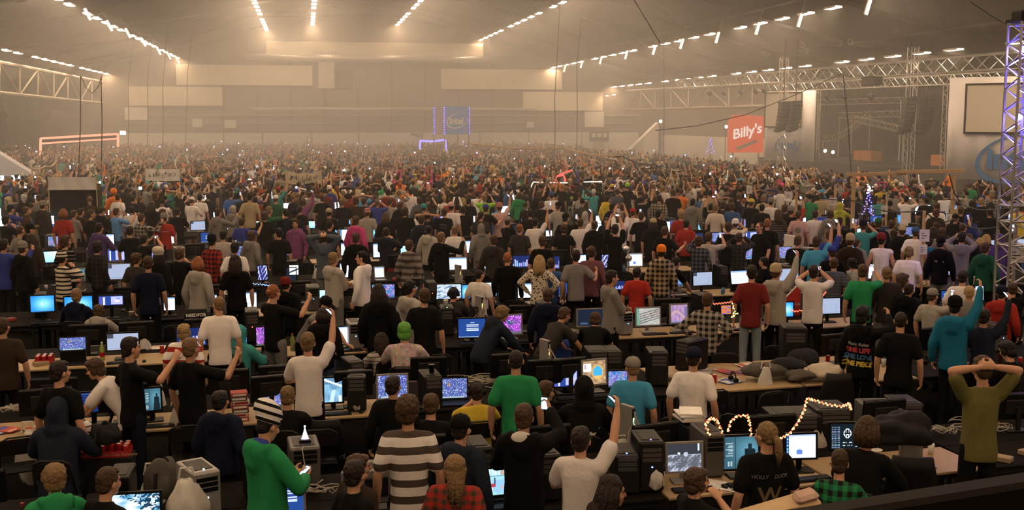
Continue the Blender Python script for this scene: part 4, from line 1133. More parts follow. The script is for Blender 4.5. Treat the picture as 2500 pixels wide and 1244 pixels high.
shirts = ['bk']*42+['dg']*12+['nv']*7+['db']*4+['gy']*9+['lg']*7+['wh']*10+['rd']*4+['mr']*4+['rb']*3+['bl']*3+['gn']*3+['og']*3+['tl']*2+['ye']*2+['br']*7+['lb']*2+['pu']*2+['tn']*4+['pk']
hairs = ['d']*6+['b']*6+['k']*4+['l']*4+['y']*3+['g']+['w']
cr_rs = np.random.RandomState(21)
def stage_front(Y): return 38.5
VV, FF, KK = [], [], []; nv = 0; glow = MB(); scr = MB(); ncrowd = 0
v = ROW0+STEP*5
while v < 139:
    for off, base in ((2.05, 0), (2.75, 0), (3.45, 0)):
        u = -40.0
        while u < 60:
            u += .62+cr_rs.rand()*.5
            p = uv(u+cr_rs.randn()*.08, v+off+cr_rs.randn()*.16)
            if p.y > 133.5 or p.x < (-23 if p.y < 100 else -33) or p.x > 28.5+(cr_rs.rand()-.5) or p.y < 28: continue
            x, y, s = pix((p.x, p.y, 1.72))
            if x < -25 or x > 2525: continue
            dd = np.hypot(ppos[:, 0]-p.x, ppos[:, 1]-p.y).min()
            if y > 500 or (y > 470 and cr_rs.rand() < .45) or dd < (.95 if y > 470 else .6): continue
            if cr_rs.rand() < .10 or (abs(p.x-13) < 5 and 100 < p.y < 109): continue
            if p.x < -14 and 60 < p.y < 78: continue
            if y < 360 and p.y > 132: continue
            far = s < 42; i = cr_rs.randint(len(PO)); tv, tf, ti = (LPF if far else LPN)[i]
            face = math.atan2(22-p.x, 118-p.y)+cr_rs.randn()*.5; k = cr_rs.uniform(.93, 1.07); c, sn = math.cos(-face), math.sin(-face)
            V = np.empty_like(tv); V[:, 0] = (tv[:, 0]*c-tv[:, 1]*sn)*k+p.x; V[:, 1] = (tv[:, 0]*sn+tv[:, 1]*c)*k+p.y; V[:, 2] = tv[:, 2]*k
            sh = np.array(CC[shirts[cr_rs.randint(len(shirts))]])*cr_rs.uniform(.8, 1.2); sk = np.array((.50, .285, .185))*cr_rs.uniform(.8, 1.1)
            hr = np.array(HC_[hairs[cr_rs.randint(len(hairs))]])*cr_rs.uniform(.8, 1.2)
            if cr_rs.rand() < .07: hr = np.array(CC[['rd', 'wh', 'gy', 'bk', 'rb', 'og'][cr_rs.randint(6)]])
            lg = np.array((.012, .012, .016)); pal = np.stack([sk, sh, lg, hr, sh if cr_rs.rand() < .4 else sk])
            VV.append(V); FF.append(tf+nv); KK.append(pal[ti]); nv += len(V); ncrowd += 1
            if PO[i] in 'rRLbOlv' and cr_rs.rand() < .04:
                q = Vector(V[ti == 4].max(0)); q = Vector((p.x, p.y-.1, V[:, 2].max())); h = .045 if cr_rs.rand() < .75 else .07
                glow.box((q.x-h*.8, q.y-.01, q.z-.02), (q.x+h*.8, q.y+.01, q.z+h*1.3))
    if v > 30:                                              # monitors on the far desks, glimpsed between the people
        for j in range(12):
            u = cr_rs.uniform(-32, 42); p = uv(u, v+.45, .98)
            if -21 < p.x < 28 and p.y < 95:
                M = Matrix.Translation(p) @ Matrix.Rotation(AL+cr_rs.randn()*.25, 4, 'Z'); scr.box((-.24, -.02, -.15), (.24, .02, .17), M)
    v += STEP
V = np.concatenate(VV); Fc = np.concatenate(FF); K = np.concatenate(KK)
me = bpy.data.meshes.new('crowd'); me.vertices.add(len(V)); me.vertices.foreach_set('co', V.ravel().astype(np.float32))
me.loops.add(Fc.size); me.loops.foreach_set('vertex_index', Fc.ravel().astype(np.int32)); me.polygons.add(len(Fc)); me.polygons.foreach_set('loop_start', np.arange(0, Fc.size, 3, dtype=np.int32))
me.update(calc_edges=True); me.polygons.foreach_set('use_smooth', np.ones(len(Fc), bool))
at = me.attributes.new('Col', 'FLOAT_COLOR', 'POINT'); at.data.foreach_set('color', np.concatenate([np.clip(K, 0, 1), np.ones((len(K), 1))], 1).ravel().astype(np.float32))
tag(obj('crowd', me, m=vcol('crowd_colours')), 'dense crowd standing shoulder to shoulder across the far hall', 'crowd', kind='stuff')
tag(glow.build('phone_lights', emit('far_phone_glow', (.45, .62, 1.0), 3, False)), 'tiny lit phone screens held up all over the far crowd', 'phones', kind='stuff')
tag(scr.build('far_screens', emit('far_screen_glow', (.50, .72, 1.0), 4, False)), 'lit monitors glimpsed between the people on the far desks', 'monitors', kind='stuff')
print('crowd', ncrowd, len(V), len(Fc))
# ================================================================== stage, trusses, banners, posts
M_banner = mat('white_drape', (.74, .71, .72), .85, noise=.06, nscale=.6)
M_logo = mat('logo_blue', (.045, .15, .36), .7, noise=.03); M_logow = mat('logo_white', (.93, .93, .93), .7, noise=.02); M_bluebox = mat('banner_blue', (.13, .34, .88), .8, noise=.04)
def truss(name, p, q, wid, hgt, bays, m, label, cat='truss', r=.03, group=None, faces=('front', 'bottom', 'top')):
    """box truss: four chords and a zigzag of braces on its faces, every bar an object"""
    p = Vector(p); q = Vector(q); d = (q-p).normalized(); sd = d.cross(Vector((0, 0, 1)))
    sd = Vector((1, 0, 0)) if sd.length < .1 else sd.normalized(); up = sd.cross(d).normalized()
    t = empty(name, p); tag(t, label, cat, group); L_ = (q-p).length
    c = [sd*(a*wid/2)+up*(b*hgt/2) for a, b in ((-1, -1), (1, -1), (1, 1), (-1, 1))]
    for o in c: rodobj('chord', o, o+d*L_, r, m, t)
    prs = [(0, 3), (1, 2), (0, 1), (3, 2)][:{1: 1, 2: 2}.get(len(faces), 4)]
    for a, b in prs:
        for i in range(bays):
            s0, s1 = d*(L_*i/bays), d*(L_*(i+1)/bays)
            x, y = (c[a]+s0, c[b]+s1) if i % 2 == 0 else (c[b]+s0, c[a]+s1)
            rodobj('brace', x, y, r*.6, m, t, 5)
    return t
def logo(parent, origin, right, up, w, mring, mtxt):
    """the word in a swooping oval ring, as flat shapes proud of the cloth"""
    nrm = right.cross(up); M = Matrix.Identity(4)
    for i in range(3): M[i][0], M[i][1], M[i][2], M[i][3] = right[i], up[i], nrm[i], origin[i]
    m = MB(); n = 48; v = []
    for i in range(n+1):
        t = R(62+i*(318/n)); k = math.sin(math.pi*min(1, max(0, i/n)))**.7
        ro, ri = 1.0, 1.0-.13*k
        ce, se = math.cos(t), math.sin(t); tilt = .16
        for r_ in (ro, ri):
            x, y = ce*r_*w/2, se*r_*w*.325
            v.append((x, y+x*tilt, 0)); v.append((x, y+x*tilt, .02))
    f = []
    for i in range(n):
        a, b = i*4, i*4+4; f += [(a, b, b+1, a+1), (a+2, a+3, b+3, b+2), (a+1, b+1, b+3, a+3), (a, a+2, b+2, b)]
    m.add(v, f); o = m.build('logo_ring', mring, parent); o.matrix_world = M; 
    tm = text_mesh('intel', w*.38, .01, 0, .016*w); t = obj('lettering', tm, parent, mtxt); t.matrix_world = M @ Matrix.Translation((-.02*w, -.01*w, 0))
    return o
def nop(): bpy.context.view_layer.update()
XS = 42.0
SU, SV = Vector((0, -1, 0)), Vector((0, 0, 1))              # along the stage front, as seen from the hall
def drape(name, x0, y0, x1, y1, X, m, label, cat, th=.12, fold=.05):
    """cloth hanging parallel to the stage front, in shallow vertical folds"""
    a, b = at_x(x0, y1, X), at_x(x1, y1, X); zt = at_x(x1, y0, X).z; zt2 = at_x(x0, y0, X).z; Y0, Y1 = b.y, a.y; zb = 1.16; zt = min(max(zt, zt2), roof_z(X)-.4)
    k = MB(); n = max(8, int((Y1-Y0)/.35)); v = []; f = []
    for i in range(n+1):
        y = Y0+(Y1-Y0)*i/n; o = fold*math.sin(i*1.9)
        v += [(X+o, y, zb), (X+o, y, zt), (X+o+th, y, zb), (X+o+th, y, zt)]
    for i in range(n):
        p, q = i*4, i*4+4; f += [(p, p+1, q+1, q), (p+2, q+2, q+3, p+3), (p+1, p+3, q+3, q+1), (p, q, q+2, p+2)]
    f += [(0, 2, 3, 1), (n*4, n*4+1, n*4+3, n*4+2)]
    k.add(v, f); o = k.build(name, m, None, True); tag(o, label, cat); return o, Y0, Y1, zb, zt
st = MB().box((40, 50, 0), (XR-.5, 94, 1.15)).build('stage_platform', mat('stage_black', (.02, .016, .015), .8)); tag(st, 'low black stage platform along the side of the hall', 'stage')
drape('stage_backdrop', 1990, 205, 2470, 425, 51.5, M_dark, 'black cloth closing off the back of the stage', 'curtain', .2, .15)
WR = struct(MB().box((45, 103.5, 0), (45.5, YW, 9)).build('wall_side', M_wall)); struct(MB().box((44.8, 104, 0), (45, YW, 2.6)).build('wall_board', M_white, WR))
def drape2(A, B, y0, label):
    """cloth hanging between two ground points, in shallow vertical folds"""
    zb = 1.2; d = (B-A); W_ = d.length; d.normalize(); nr = Vector((0, 0, 1)).cross(d); n = max(10, int(W_/.3)); v = []; f = []
    for i in range(n+1):
        p = A+d*(W_*i/n)+nr*(.04*math.sin(i*1.9)); v += [(p.x, p.y, zb), (p.x, p.y, y0), (p.x+nr.x*.1, p.y+nr.y*.1, zb), (p.x+nr.x*.1, p.y+nr.y*.1, y0)]
    for i in range(n):
        p, q = i*4, i*4+4; f += [(p, p+1, q+1, q), (p+2, q+2, q+3, p+3), (p+1, p+3, q+3, q+1), (p, q, q+2, p+2)]
    f += [(0, 2, 3, 1), (n*4, n*4+1, n*4+3, n*4+2)]
    o = MB().add(v, f).build('stage_drape', M_banner, None, True); tag(o, label, 'banner'); return o, d, nr
for xa, da, xb, db, yt, sx0, sy0, sx1, sy1, lx, ly, lw, lab in ((1868, 90, 1990, 86, 224, 1869, 226, 1963, 311, 1925, 354, 2.6, 'far'), (2314, 61, 2640, 57, 190, 2354, 204, 2540, 326, 2478, 388, 4.0, 'near')):
    A, B = at_d(xa, 300, da), at_d(xb, 300, db); zt = at_d(xa, yt, da).z; A.z = B.z = 0
    o, d_, nr = drape2(A, B, zt, 'white drape with a '+('logo at the far' if lab == 'far' else 'big logo at the near')+' end of the stage')
    if nr.dot(A) > 0: nr = -nr
    def on(x, y):
        r_ = ray(x, y); k = (A-EYE).dot(nr)/r_.dot(nr); return EYE+r_*k
    p = on(lx, ly)+nr*.12; logo(o, p, d_, Vector((0, 0, 1)), lw, M_logo, M_logo)
    q0, q1 = on(sx0, sy1), on(sx1, sy0); c = (q0+q1)/2; hw = abs((q1-q0).dot(d_))/2; hh = on(sx0, sy0).z-q0.z
    sc_ = empty('projection_screen', Vector((c.x, c.y, q0.z))+nr*.16, math.atan2(d_.y, d_.x)); tag(sc_, 'blank pale projection screen hung above the logo of the '+lab+' stage drape', 'screen')
    MB().box((-hw, -.02, 0), (hw, .06, hh)).build('canvas', mat('screen_canvas', (.52, .47, .40), .9, noise=.03), sc_)
    for a in ((-hw, 0, -hw+.10, hh), (hw-.10, 0, hw, hh), (-hw, 0, hw, .10), (-hw, hh-.10, hw, hh)): MB().box((a[0], -.05, a[1]), (a[2], -.02, a[3])).build('frame_bar', M_black2, sc_)
# stage towers and trusses
for x, yt, yb, lab in ((1915, 140, 415, 'upright aluminium truss between the far hanging loudspeakers'), (2231, 95, 430, 'upright aluminium truss beside the near hanging loudspeakers'), (1994, 222, 415, 'upright aluminium truss at the far corner of the stage'), (2318, 203, 432, 'upright aluminium truss at the near corner of the stage')):
    t = at_x(x, yt, 41.2 if x not in (1915, 2231) else 36.2 if x == 1915 else 39.8); truss('stage_tower', (t.x, t.y, .05), (t.x, t.y, min(t.z, roof_z(t.x)-.5)), .5, .5, 22, M_alu, lab, faces=('f', 'b'), r=.035)
a, b = at_x(1645, 207, 37.0), at_x(2476, 147, 37.0)
truss('front_truss', a, b, .8, .85, 40, M_alu, 'long aluminium truss running along the stage front', r=.04, faces=('f', 'b'))
a, b = at_x(1872, 216, 39.5), at_x(2490, 186, 39.5)
truss('lighting_truss', a, b, .6, .6, 40, M_alu, 'second aluminium truss with spotlights under the long one', r=.035, faces=('f', 'b'))
for x0, y0, x1, y1, X, lab in ((2000, 250, 2200, 244, 47, 'upper cross truss inside the dark stage'), (2050, 282, 2200, 277, 47, 'lower cross truss inside the dark stage'), (2080, 288, 2205, 316, 46, 'slanting truss inside the dark stage')):
    tq = truss('cross_truss', at_x(x0, y0, X), at_x(x1, y1, X), .45, .45, 16, M_alu, lab, r=.03, faces=('f',))
    for q in (at_x(x0, y0, X), at_x(x1, y1, X)): rodobj('support_pole', q-tq.location, Vector((q.x, q.y, 1.15))-tq.location, .04, M_alu, tq)
pts = []
for i in range(13):
    t = i/12; pts.append(at_x(2010+t*115, 285+62*math.sin(math.pi*min(1, t*.5+.42))*1.0-20*t, 46.5))
tg = empty('curved_truss', pts[0]); tag(tg, 'curved truss hanging low inside the dark stage', 'truss')
for q in (pts[0], pts[-1]): rodobj('support_pole', q-pts[0], Vector((q.x, q.y, 1.15))-pts[0], .04, M_alu, tg)
for i in range(12):
    for dz in (0, .5): rodobj('chord', pts[i]-pts[0]+Vector((0, 0, dz)), pts[i+1]-pts[0]+Vector((0, 0, dz)), .035, M_alu, tg)
    rodobj('brace', pts[i]-pts[0], pts[i+1]-pts[0]+Vector((0, 0, .5)), .022, M_alu, tg, 5)
def line_array(x0, y0, x1, y1, X, label):
    a = at_x(x0, y1, X); b = at_x(x1, y1, X); zt = at_x(x0, y0, X).z; w_ = .72; h = zt-a.z; n_ = 9; t = empty('loudspeaker_array', (X, (a.y+b.y)/2, a.z)); tag(t, label, 'loudspeaker')
    hh = h/n_
    for i in range(n_):
        k = 1-i/(n_-1); tilt = R(3+16*k**2); m_ = Matrix.Translation((-.10*k**2*3+.25, 0, hh*i+hh/2)) @ Matrix.Rotation(-tilt, 4, 'Y')
        MB().bbox((-.35, -w_/2, -hh*.47), (.35, w_/2, hh*.47), .03, m_).build('loudspeaker_cabinet', M_black, t)
        MB().box((-.37, -w_/2*.9, -hh*.40), (-.355, w_/2*.9, hh*.40), m_).build('grille', M_black2, t)
    rodobj('hanging_chain', (0.2, 0, h-.1), (.2, 0, roof_z(X)-.05-a.z), .03, M_black2, t)
line_array(1893, 248, 1919, 320, 35.2, 'black loudspeaker column on the far side of the far stage truss'); line_array(1922, 246, 1947, 320, 35.6, 'black loudspeaker column on the near side of the far stage truss')
line_array(2196, 236, 2222, 325, 39.2, 'black loudspeaker column left of the near stage truss'); line_array(2241, 234, 2268, 325, 40.2, 'black loudspeaker column right of the near stage truss')
M_or = mat('orange_board', (.55, .20, .05), .8)
for x0, y0, x1, y1, lab in ((2082, 386, 2100, 418, 'tall orange block at the back of the stage'), (2100, 401, 2125, 418, 'low orange block beside the tall one on the stage'), (2270, 397, 2300, 421, 'orange block at the near end of the stage'), (1955, 382, 1972, 412, 'dark loudspeaker box standing below the far drape')):
    X = 44.5 if x0 > 2000 else 41; a = at_x(x0, y1, X); b = at_x(x1, y0, X); z0 = 1.15
    o = MB().bbox((X, b.y, z0), (X+1, a.y, max(at_x(x0, y0, X).z, z0+.8)), .04).build('loudspeaker_box' if x0 < 2000 else 'stage_block', M_or if x0 > 2000 else M_black2); tag(o, lab, 'loudspeaker' if x0 < 2000 else 'block')
# spotlights clamped under the trusses
def spot_mesh():
    m = MB(); m.lathe([(.10, -.30), (.17, -.26), (.19, 0), (.19, .12), (.16, .12), (.15, .02), (.02, .0)], 10); return m.mesh('can', M_black, True)
SP = spot_mesh(); YK = MB().tube([(-.20, 0, 0), (-.20, 0, -.28), (-.05, 0, -.36), (.05, 0, -.36), (.20, 0, -.28), (.20, 0, 0)], .02, 5).mesh('yoke', M_black2)
for x, y in ((1745, 222), (1780, 224), (1822, 222), (1860, 217), (1880, 217), (1925, 215), (1975, 213), (2032, 207), (2075, 203), (2140, 195)):
    Xq, yq = (37.0, 207+(147-207)*(x-1645)/831) if x < 1900 else (39.5, 216+(186-216)*(x-1872)/618); p = at_x(x, yq, Xq)+Vector((-.4 if x < 1900 else -.3, 0, -1.12 if x < 1900 else -.98)); o = empty('stage_spotlight', p); tag(o, '%s black spotlight under the stage truss, from the far end' % nth(1+[1745, 1780, 1822, 1860, 1880, 1925, 1975, 2032, 2075, 2140].index(x)), 'spotlight', 'spotlights under the stage truss')
    c = obj('can', SP, o, rot=(R(125), 0, R(60))); obj('yoke', YK, o, rot=(R(180), 0, R(60))); rodobj('clamp', (0, 0, .36), (0, 0, .75), .03, M_black2, o)
p = at_x(2140, 171.3, 37.0)-Vector((.3, 0, .70)); o = MB().bbox((-.3, -.9, -.3), (.3, .9, .3), .05).build('projector', M_black, loc=p); tag(o, 'black projector box hanging under the stage truss', 'projector')
# red sign with white script lettering
Ps = at_y(1822, 328, 99); sg = empty('advertising_sign', Ps); tag(sg, 'red lit sign with white script lettering in the far corner', 'sign')
RY = Matrix.Rotation(R(-16), 4, 'Z'); sg.rotation_euler = (0, 0, R(-16))
m = MB().prism([(-1.7, -1.7), (1.6, -1.7), (1.6, 1.7), (-1.2, 1.85), (-1.7, 1.2)], 0, .5).build('board', emit('sign_red', (.75, .07, .02), .8), sg)
t = obj('lettering', text_mesh("Billy's", 1.25, .03, .25, .03), sg, emit('sign_white', (.9, .75, .65), 1.0)); t.rotation_euler = (R(90), R(-14), 0); t.location = (0, -.06, .25)
t = MB().prism([(-1.0, -1.25), (-.75, -1.5), (1.0, -.75), (1.0, -.45)], -.05, 0).build('underline', mat('sign_grey', (.25, .22, .22)), sg)
rodobj('post', (-1.2, .3, -6), (-1.2, .3, -1.7), .09, M_steel, sg); rodobj('post', (1.2, .3, -6), (1.2, .3, -1.7), .09, M_steel, sg)
for x, y in ((1772, 309), (2013, 368), (2032, 371), (1612, 296)):
    p = at_y(x, y, 98) if x < 2000 else at_x(x, y, 45); o = empty('work_lamp', p); tag(o, 'small bright work lamp shining '+{1772: 'beside the red sign', 2013: 'from the stage floor, further one', 2032: 'from the stage floor, nearer one', 1612: 'above the white ramp'}[x], 'lamp')
    MB().lathe([(.05, -.1), (.16, 0), (.16, .08), (.10, .10)], 10).build('lamp_housing', M_black2, o); v_, f_ = blob((0, -.12, .0), (.15, .08, .15), 0, 1, 1, 2); MB().add(v_, f_).build('lens', emit('work_lamp_glow', (1, .85, .6), 14), o); rodobj('stand', (0, .05, -p.z), (0, .05, -.05), .03, M_black2, o)
# white ramp and booths in the far corner
p = at_y(1540, 362, 120); o = MB().prism([(0, 0), (3.2, 0), (3.2, 4.2), (0, 1.2)], 0, 1.2).build('ramp', M_white, loc=(p.x, 120, 0)); tag(o, 'white sloping ramp panel in the far corner', 'ramp')
for x0, y0, x1, y1, lab in ((1440, 322, 1487, 345, 'dark scoreboard with pale digits on the back wall'),):
    a = at_y(x0, y1, 134.6); b = at_y(x1, y0, 134.6); sb = empty('scoreboard', ((a.x+b.x)/2, 134.6, a.z)); tag(sb, lab, 'scoreboard'); hw = (b.x-a.x)/2
    MB().bbox((-hw, 0, 0), (hw, .3, b.z-a.z), .04).build('case', M_hole, sb)
    for i in range(3): MB().box((-hw*.8+i*hw*.58, -.04, (b.z-a.z)*.45), (-hw*.8+i*hw*.58+hw*.42, 0, (b.z-a.z)*.9)).build('digit', M_white, sb)
# blue cube banner above the crowd
D = 104.0; a = at_y(1083, 328, D); b = at_y(1147, 259, D); W_, H_ = b.x-a.x, b.z-a.z
cb = empty('cube_banner', ((a.x+b.x)/2, D, a.z)); tag(cb, 'blue hanging cube banner with a white logo above the far crowd', 'banner'); cb.rotation_euler = (0, 0, R(17))
hw = W_/2
MB().box((-hw, 0, 0), (hw, .06, H_)).build('front_cloth', M_bluebox, cb); MB().box((-hw, .06, 0), (-hw+.06, W_, H_)).build('side_cloth', mat('pale_violet_cloth', (.40, .36, .44), .8), cb)
MB().box((-hw+.06, W_-.06, 0), (hw, W_, H_)).build('back_cloth', M_bluebox, cb); MB().box((hw-.06, .06, 0), (hw, W_-.06, H_)).build('side_cloth', _mats['pale_violet_cloth'], cb)
nop(); Mw = cb.matrix_world.copy(); logo(cb, Mw @ Vector((0, -.02, H_*.48)), Mw.to_3x3() @ Vector((1, 0, 0)), Vector((0, 0, 1)), W_*.86, M_logow, M_logow)
M_bled = emit('blue_led', (.20, .16, 1.0), 2.0, False)
for x_, y_ in ((-hw-.05, -.05), (hw+.05, -.05), (-hw-.05, W_*.92)):
    m = MB()
    for i in range(13): m.box((x_-.05, y_-.05, H_*i/13), (x_+.05, y_+.05, H_*i/13+.10))
    tag(m.build('led_strip', M_bled, cb), kind='stuff')
for x_, y_ in ((-hw, 0), (hw, 0), (-hw, W_), (hw, W_)): rodobj('corner_pole', (x_, y_, -3), (x_, y_, H_+.05), .05, M_steel, cb)
# neon goal frames
def goal(pts, dep, r, em, label, dark=None):
    P_ = [at_d(x, y, dep) for x, y in pts]; o = empty('neon_goal', P_[0]); tag(o, label, 'neon frame')
    for a, b in zip(P_, P_[1:]): rodobj('neon_tube', a-P_[0], b-P_[0], r, em, o)
    return o, P_
M_pinkn = emit('pink_neon', (1.0, .30, .18), 1.7, False); M_bluen = emit('blue_neon', (.22, .18, 1.0), 3.2, False); M_redn = emit('red_neon', (1.0, .06, .05), 2.5, False)
o, P_ = goal(((99, 392), (99, 338), (288, 327), (288, 358)), 92, .10, M_pinkn, 'orange-pink lit goal frame with a dark banner at the edge of the far crowd')
a, b = P_[1], P_[2]; o0 = P_[0]; rodobj('neon_tube', at_d(101, 350, 92)-o0, at_d(288, 338, 92)-o0, .07, M_pinkn, o)
k = MB(); q = [at_d(x, y, 92)-o0 for x, y in ((103, 347), (286, 336), (286, 329), (103, 340))]; k.add(q+[p+Vector((0, .1, 0)) for p in q], [(0, 1, 2, 3), (7, 6, 5, 4), (0, 4, 5, 1), (1, 5, 6, 2), (2, 6, 7, 3), (3, 7, 4, 0)]); k.build('banner_cloth', M_dark, o)
goal(((1025, 364), (1026, 343), (1055, 345), (1087, 341), (1090, 372)), 112, .10, M_bluen, 'blue lit goal frame rising from the far crowd')
o = empty('neon_sculpture', at_d(1350, 442, 50)); tag(o, 'red glowing tube sculpture standing over the far crowd', 'neon light')
pp = [at_d(x, y, 50)-o.location for x, y in ((1355, 442), (1362, 428), (1372, 424), (1384, 419), (1397, 415))]; MB().tube(pp, .035, 6).build('neon_tube', M_redn, o); pp = [at_d(x, y, 50)-o.location for x, y in ((1358, 443), (1365, 430), (1375, 427), (1380, 436), (1379, 443))]; MB().tube(pp, .035, 6).build('neon_tube', M_redn, o)
o = empty('light_bar_booth', at_d(1290, 452, 50)); tag(o, 'low booth edged with a warm white light strip amid the crowd', 'booth')
M_warm = emit('warm_strip', (1, .85, .6), 2.2, False)
for (x0, y0), (x1, y1) in (((1302, 444), (1385, 446)), ((1425, 444), (1470, 443)), ((1302, 444), (1294, 460))): rodobj('light_strip', at_d(x0, y0, 50)-o.location, at_d(x1, y1, 50)-o.location, .02, M_warm, o)
MB().box(at_d(1303, 470, 50.1)-o.location, at_d(1470, 447, 50.6)-o.location).build('counter', M_dark, o)
# blue light tree and lit garland
for cx, cy0, h, dp, lab in ((2119, 525, 60, 36, 'blue light garland with a white star of lights'), (1734, 376, 38, 95, 'small blue light tree beside the red sign')):
    p0 = at_d(cx, cy0, dp); o = empty('light_tree', p0); tag(o, lab, 'light decoration'); m = MB(); k = dp/F
    for i in range(26):
        t = i/25; ang = i*2.4; rr = (1-t)*h*.30*k*(1 if dp > 50 else .8); c = Vector((math.cos(ang)*rr, math.sin(ang)*rr, t*h*k)); s_ = h*k*.022; m.box(c-Vector((s_, s_, s_)), c+Vector((s_, s_, s_)))
    tag(m.build('bulbs', M_bled, o), kind='stuff'); rodobj('stem', (0, 0, -p0.z), (0, 0, h*k), .02, M_black2, o)
    if dp < 50:
        m = MB(); rs_ = np.random.RandomState(2)
        for i in range(14): c = Vector((rs_.randn()*.045, rs_.randn()*.04, h*k+.06+rs_.randn()*.06)); m.box(c-Vector((.015,)*3), c+Vector((.015,)*3))
        tag(m.build('white_bulbs', emit('white_bulb', (1, .95, .85), 9, False), o), kind='stuff')
# blow-up fish
o = empty('inflatable_fish', at_y(1022, 327, 118)); tag(o, 'grey inflatable fish floating in front of the back wall', 'balloon'); M_fish = mat('grey_balloon', (.24, .20, .20), .5)
v_, f_ = blob((0, 0, 0), (.55, .2, .3), 0, 1, 1, 3); MB().add(v_, f_).build('fish_body', M_fish, o, True)
MB().prism([(-.45, 0), (-.85, .30), (-.75, 0), (-.85, -.30)], -.04, .04).build('tail_fin', M_fish, o); MB().prism([(-.1, .25), (.2, .25), (-.1, .5)], -.03, .03).build('fin', M_fish, o)
rodobj('string', (0, 0, -.3), (0, 0, -4), .01, M_cable, o)
# emergency sign
p = at_y(300, 324, 135.7); o = empty('exit_sign', p); tag(o, 'small lit white-green escape sign on the back wall', 'sign'); MB().bbox((-.36, 0, -.26), (.36, .12, .26), .03).build('sign_case', M_white, o); MB().box((-.33, -.02, -.23), (.33, 0, .23)).build('lit_face', emit('exit_glow', (.75, 1, .8), 3.5, False), o)
# ---- side truss, net and stand on the far left; lattice beam on the right
def side_truss(a0, a1, b0, b1, X, bays, label):
    A0, A1, B0, B1 = at_x(*a0, X), at_x(*a1, X), at_x(*b0, X), at_x(*b1, X); t = empty('roof_truss', A0); tag(t, label, 'truss'); o = A0
    for a, b in ((A0, B0), (A1, B1)): rodobj('chord', a-o, b-o, .14, M_steel, t)
    n_ = bays
    for i in range(n_+1):
        s = i/n_; tp = A0.lerp(B0, s); bt = A1.lerp(B1, s)
        rodobj('upright', tp-o, bt-o, .08, M_steel, t)
        if i < n_: e = (i+1)/n_; tq = A0.lerp(B0, e); bq = A1.lerp(B1, e); rodobj('brace', (tp if i % 2 else bt)-o, (bq if i % 2 else tq)-o, .07, M_steel, t)
side_truss((-60, 140), (-60, 220), (272, 204), (272, 254), -23, 9, 'pale steel roof truss running along the net')
side_truss((1900, 203), (1900, 258), (1530, 222), (1530, 268), 37.5, 8, 'pale lattice roof beam in the far corner behind the stage truss')
M_net = mat('dark_net', (.018, .020, .013), .95, noise=.3, nscale=1.5)
k = MB(); n_ = 26; v = []; f = []
for i in range(n_+1):
    x = -70+i*(255/n_); tp = at_x(x, 154+x*.20, -24.2); yb = 302-abs(x-50)*.35+10*math.sin(x*.09); bt = at_x(x, min(yb, 300), -24.2)
    for j in range(5):
        s = j/4; p = tp.lerp(bt, s); off = .35*math.sin(i*1.7+j*.8)*s+.5*s*s; v += [(p.x+off, p.y, p.z), (p.x+off-.06, p.y, p.z)]
for i in range(n_):
    for j in range(4):
        a = (i*5+j)*2; b = ((i+1)*5+j)*2; f += [(a, b, b+2, a+2), (a+1, a+3, b+3, b+1)]
k.add(v, f); tag(k.build('safety_net', M_net, None, True), 'dark sagging net curtain hanging behind the roof truss', 'net')
for x, y in ((145, 203), (180, 210), (197, 212), (217, 215), (231, 218)):
    p = at_x(x, y, -27); o = obj('ceiling_light', HM, loc=p); o.scale = (.6, .5, .8); obj('diffuser', DM, o); tag(o, '%s small bright lamp glimpsed behind the roof truss and net, from the near end' % nth(1+[145, 180, 197, 217, 231].index(x)), 'lamp', 'lamps behind the net')
for pts, lab, X in ((((297, 212), (312, 213), (322, 215)), 'end lamp of the lowest row on the net side', -21.8), (((1464, 234), (1481, 232), (1498, 230)), 'end lamp of the lowest row on the stage side', 37.0)):
    for x, y in pts: p = at_x(x, y, X); o = obj('ceiling_light', HM, loc=p); o.scale = (.7, .5, .8); obj('diffuser', DM, o); tag(o, '%s small %s' % (nth(1+[q[0] for q in pts].index(x)), lab), 'lamp', 'small end lamps')
M_seat = mat('tan_seat_board', (.34, .20, .10), .8); o = empty('spectator_stand', (-27, 78, 0)); tag(o, 'stepped spectator stand with tan benches beside the net', 'stand')
for i in range(7):
    MB().box((-4.5+0, -10, .0), (3.2-i*.75, 22, 1.0+i*.45)).build('step', M_wall, o); MB().bbox((2.45-i*.75, -10, 1.0+i*.45), (2.95-i*.75, 22, 1.16+i*.45), .03).build('bench', M_seat, o)
q = at_d(0, 350, 70); o = MB().prism([(0, 0), (3.4, 0), (0, 2.3)], 0, 1.2).build('stair_flank', mat('bluish_white_board', (.46, .47, .52), .7), loc=(q.x-1.4, q.y, .9)); tag(o, 'pale sloping stair side at the edge of the crowd', 'stair')
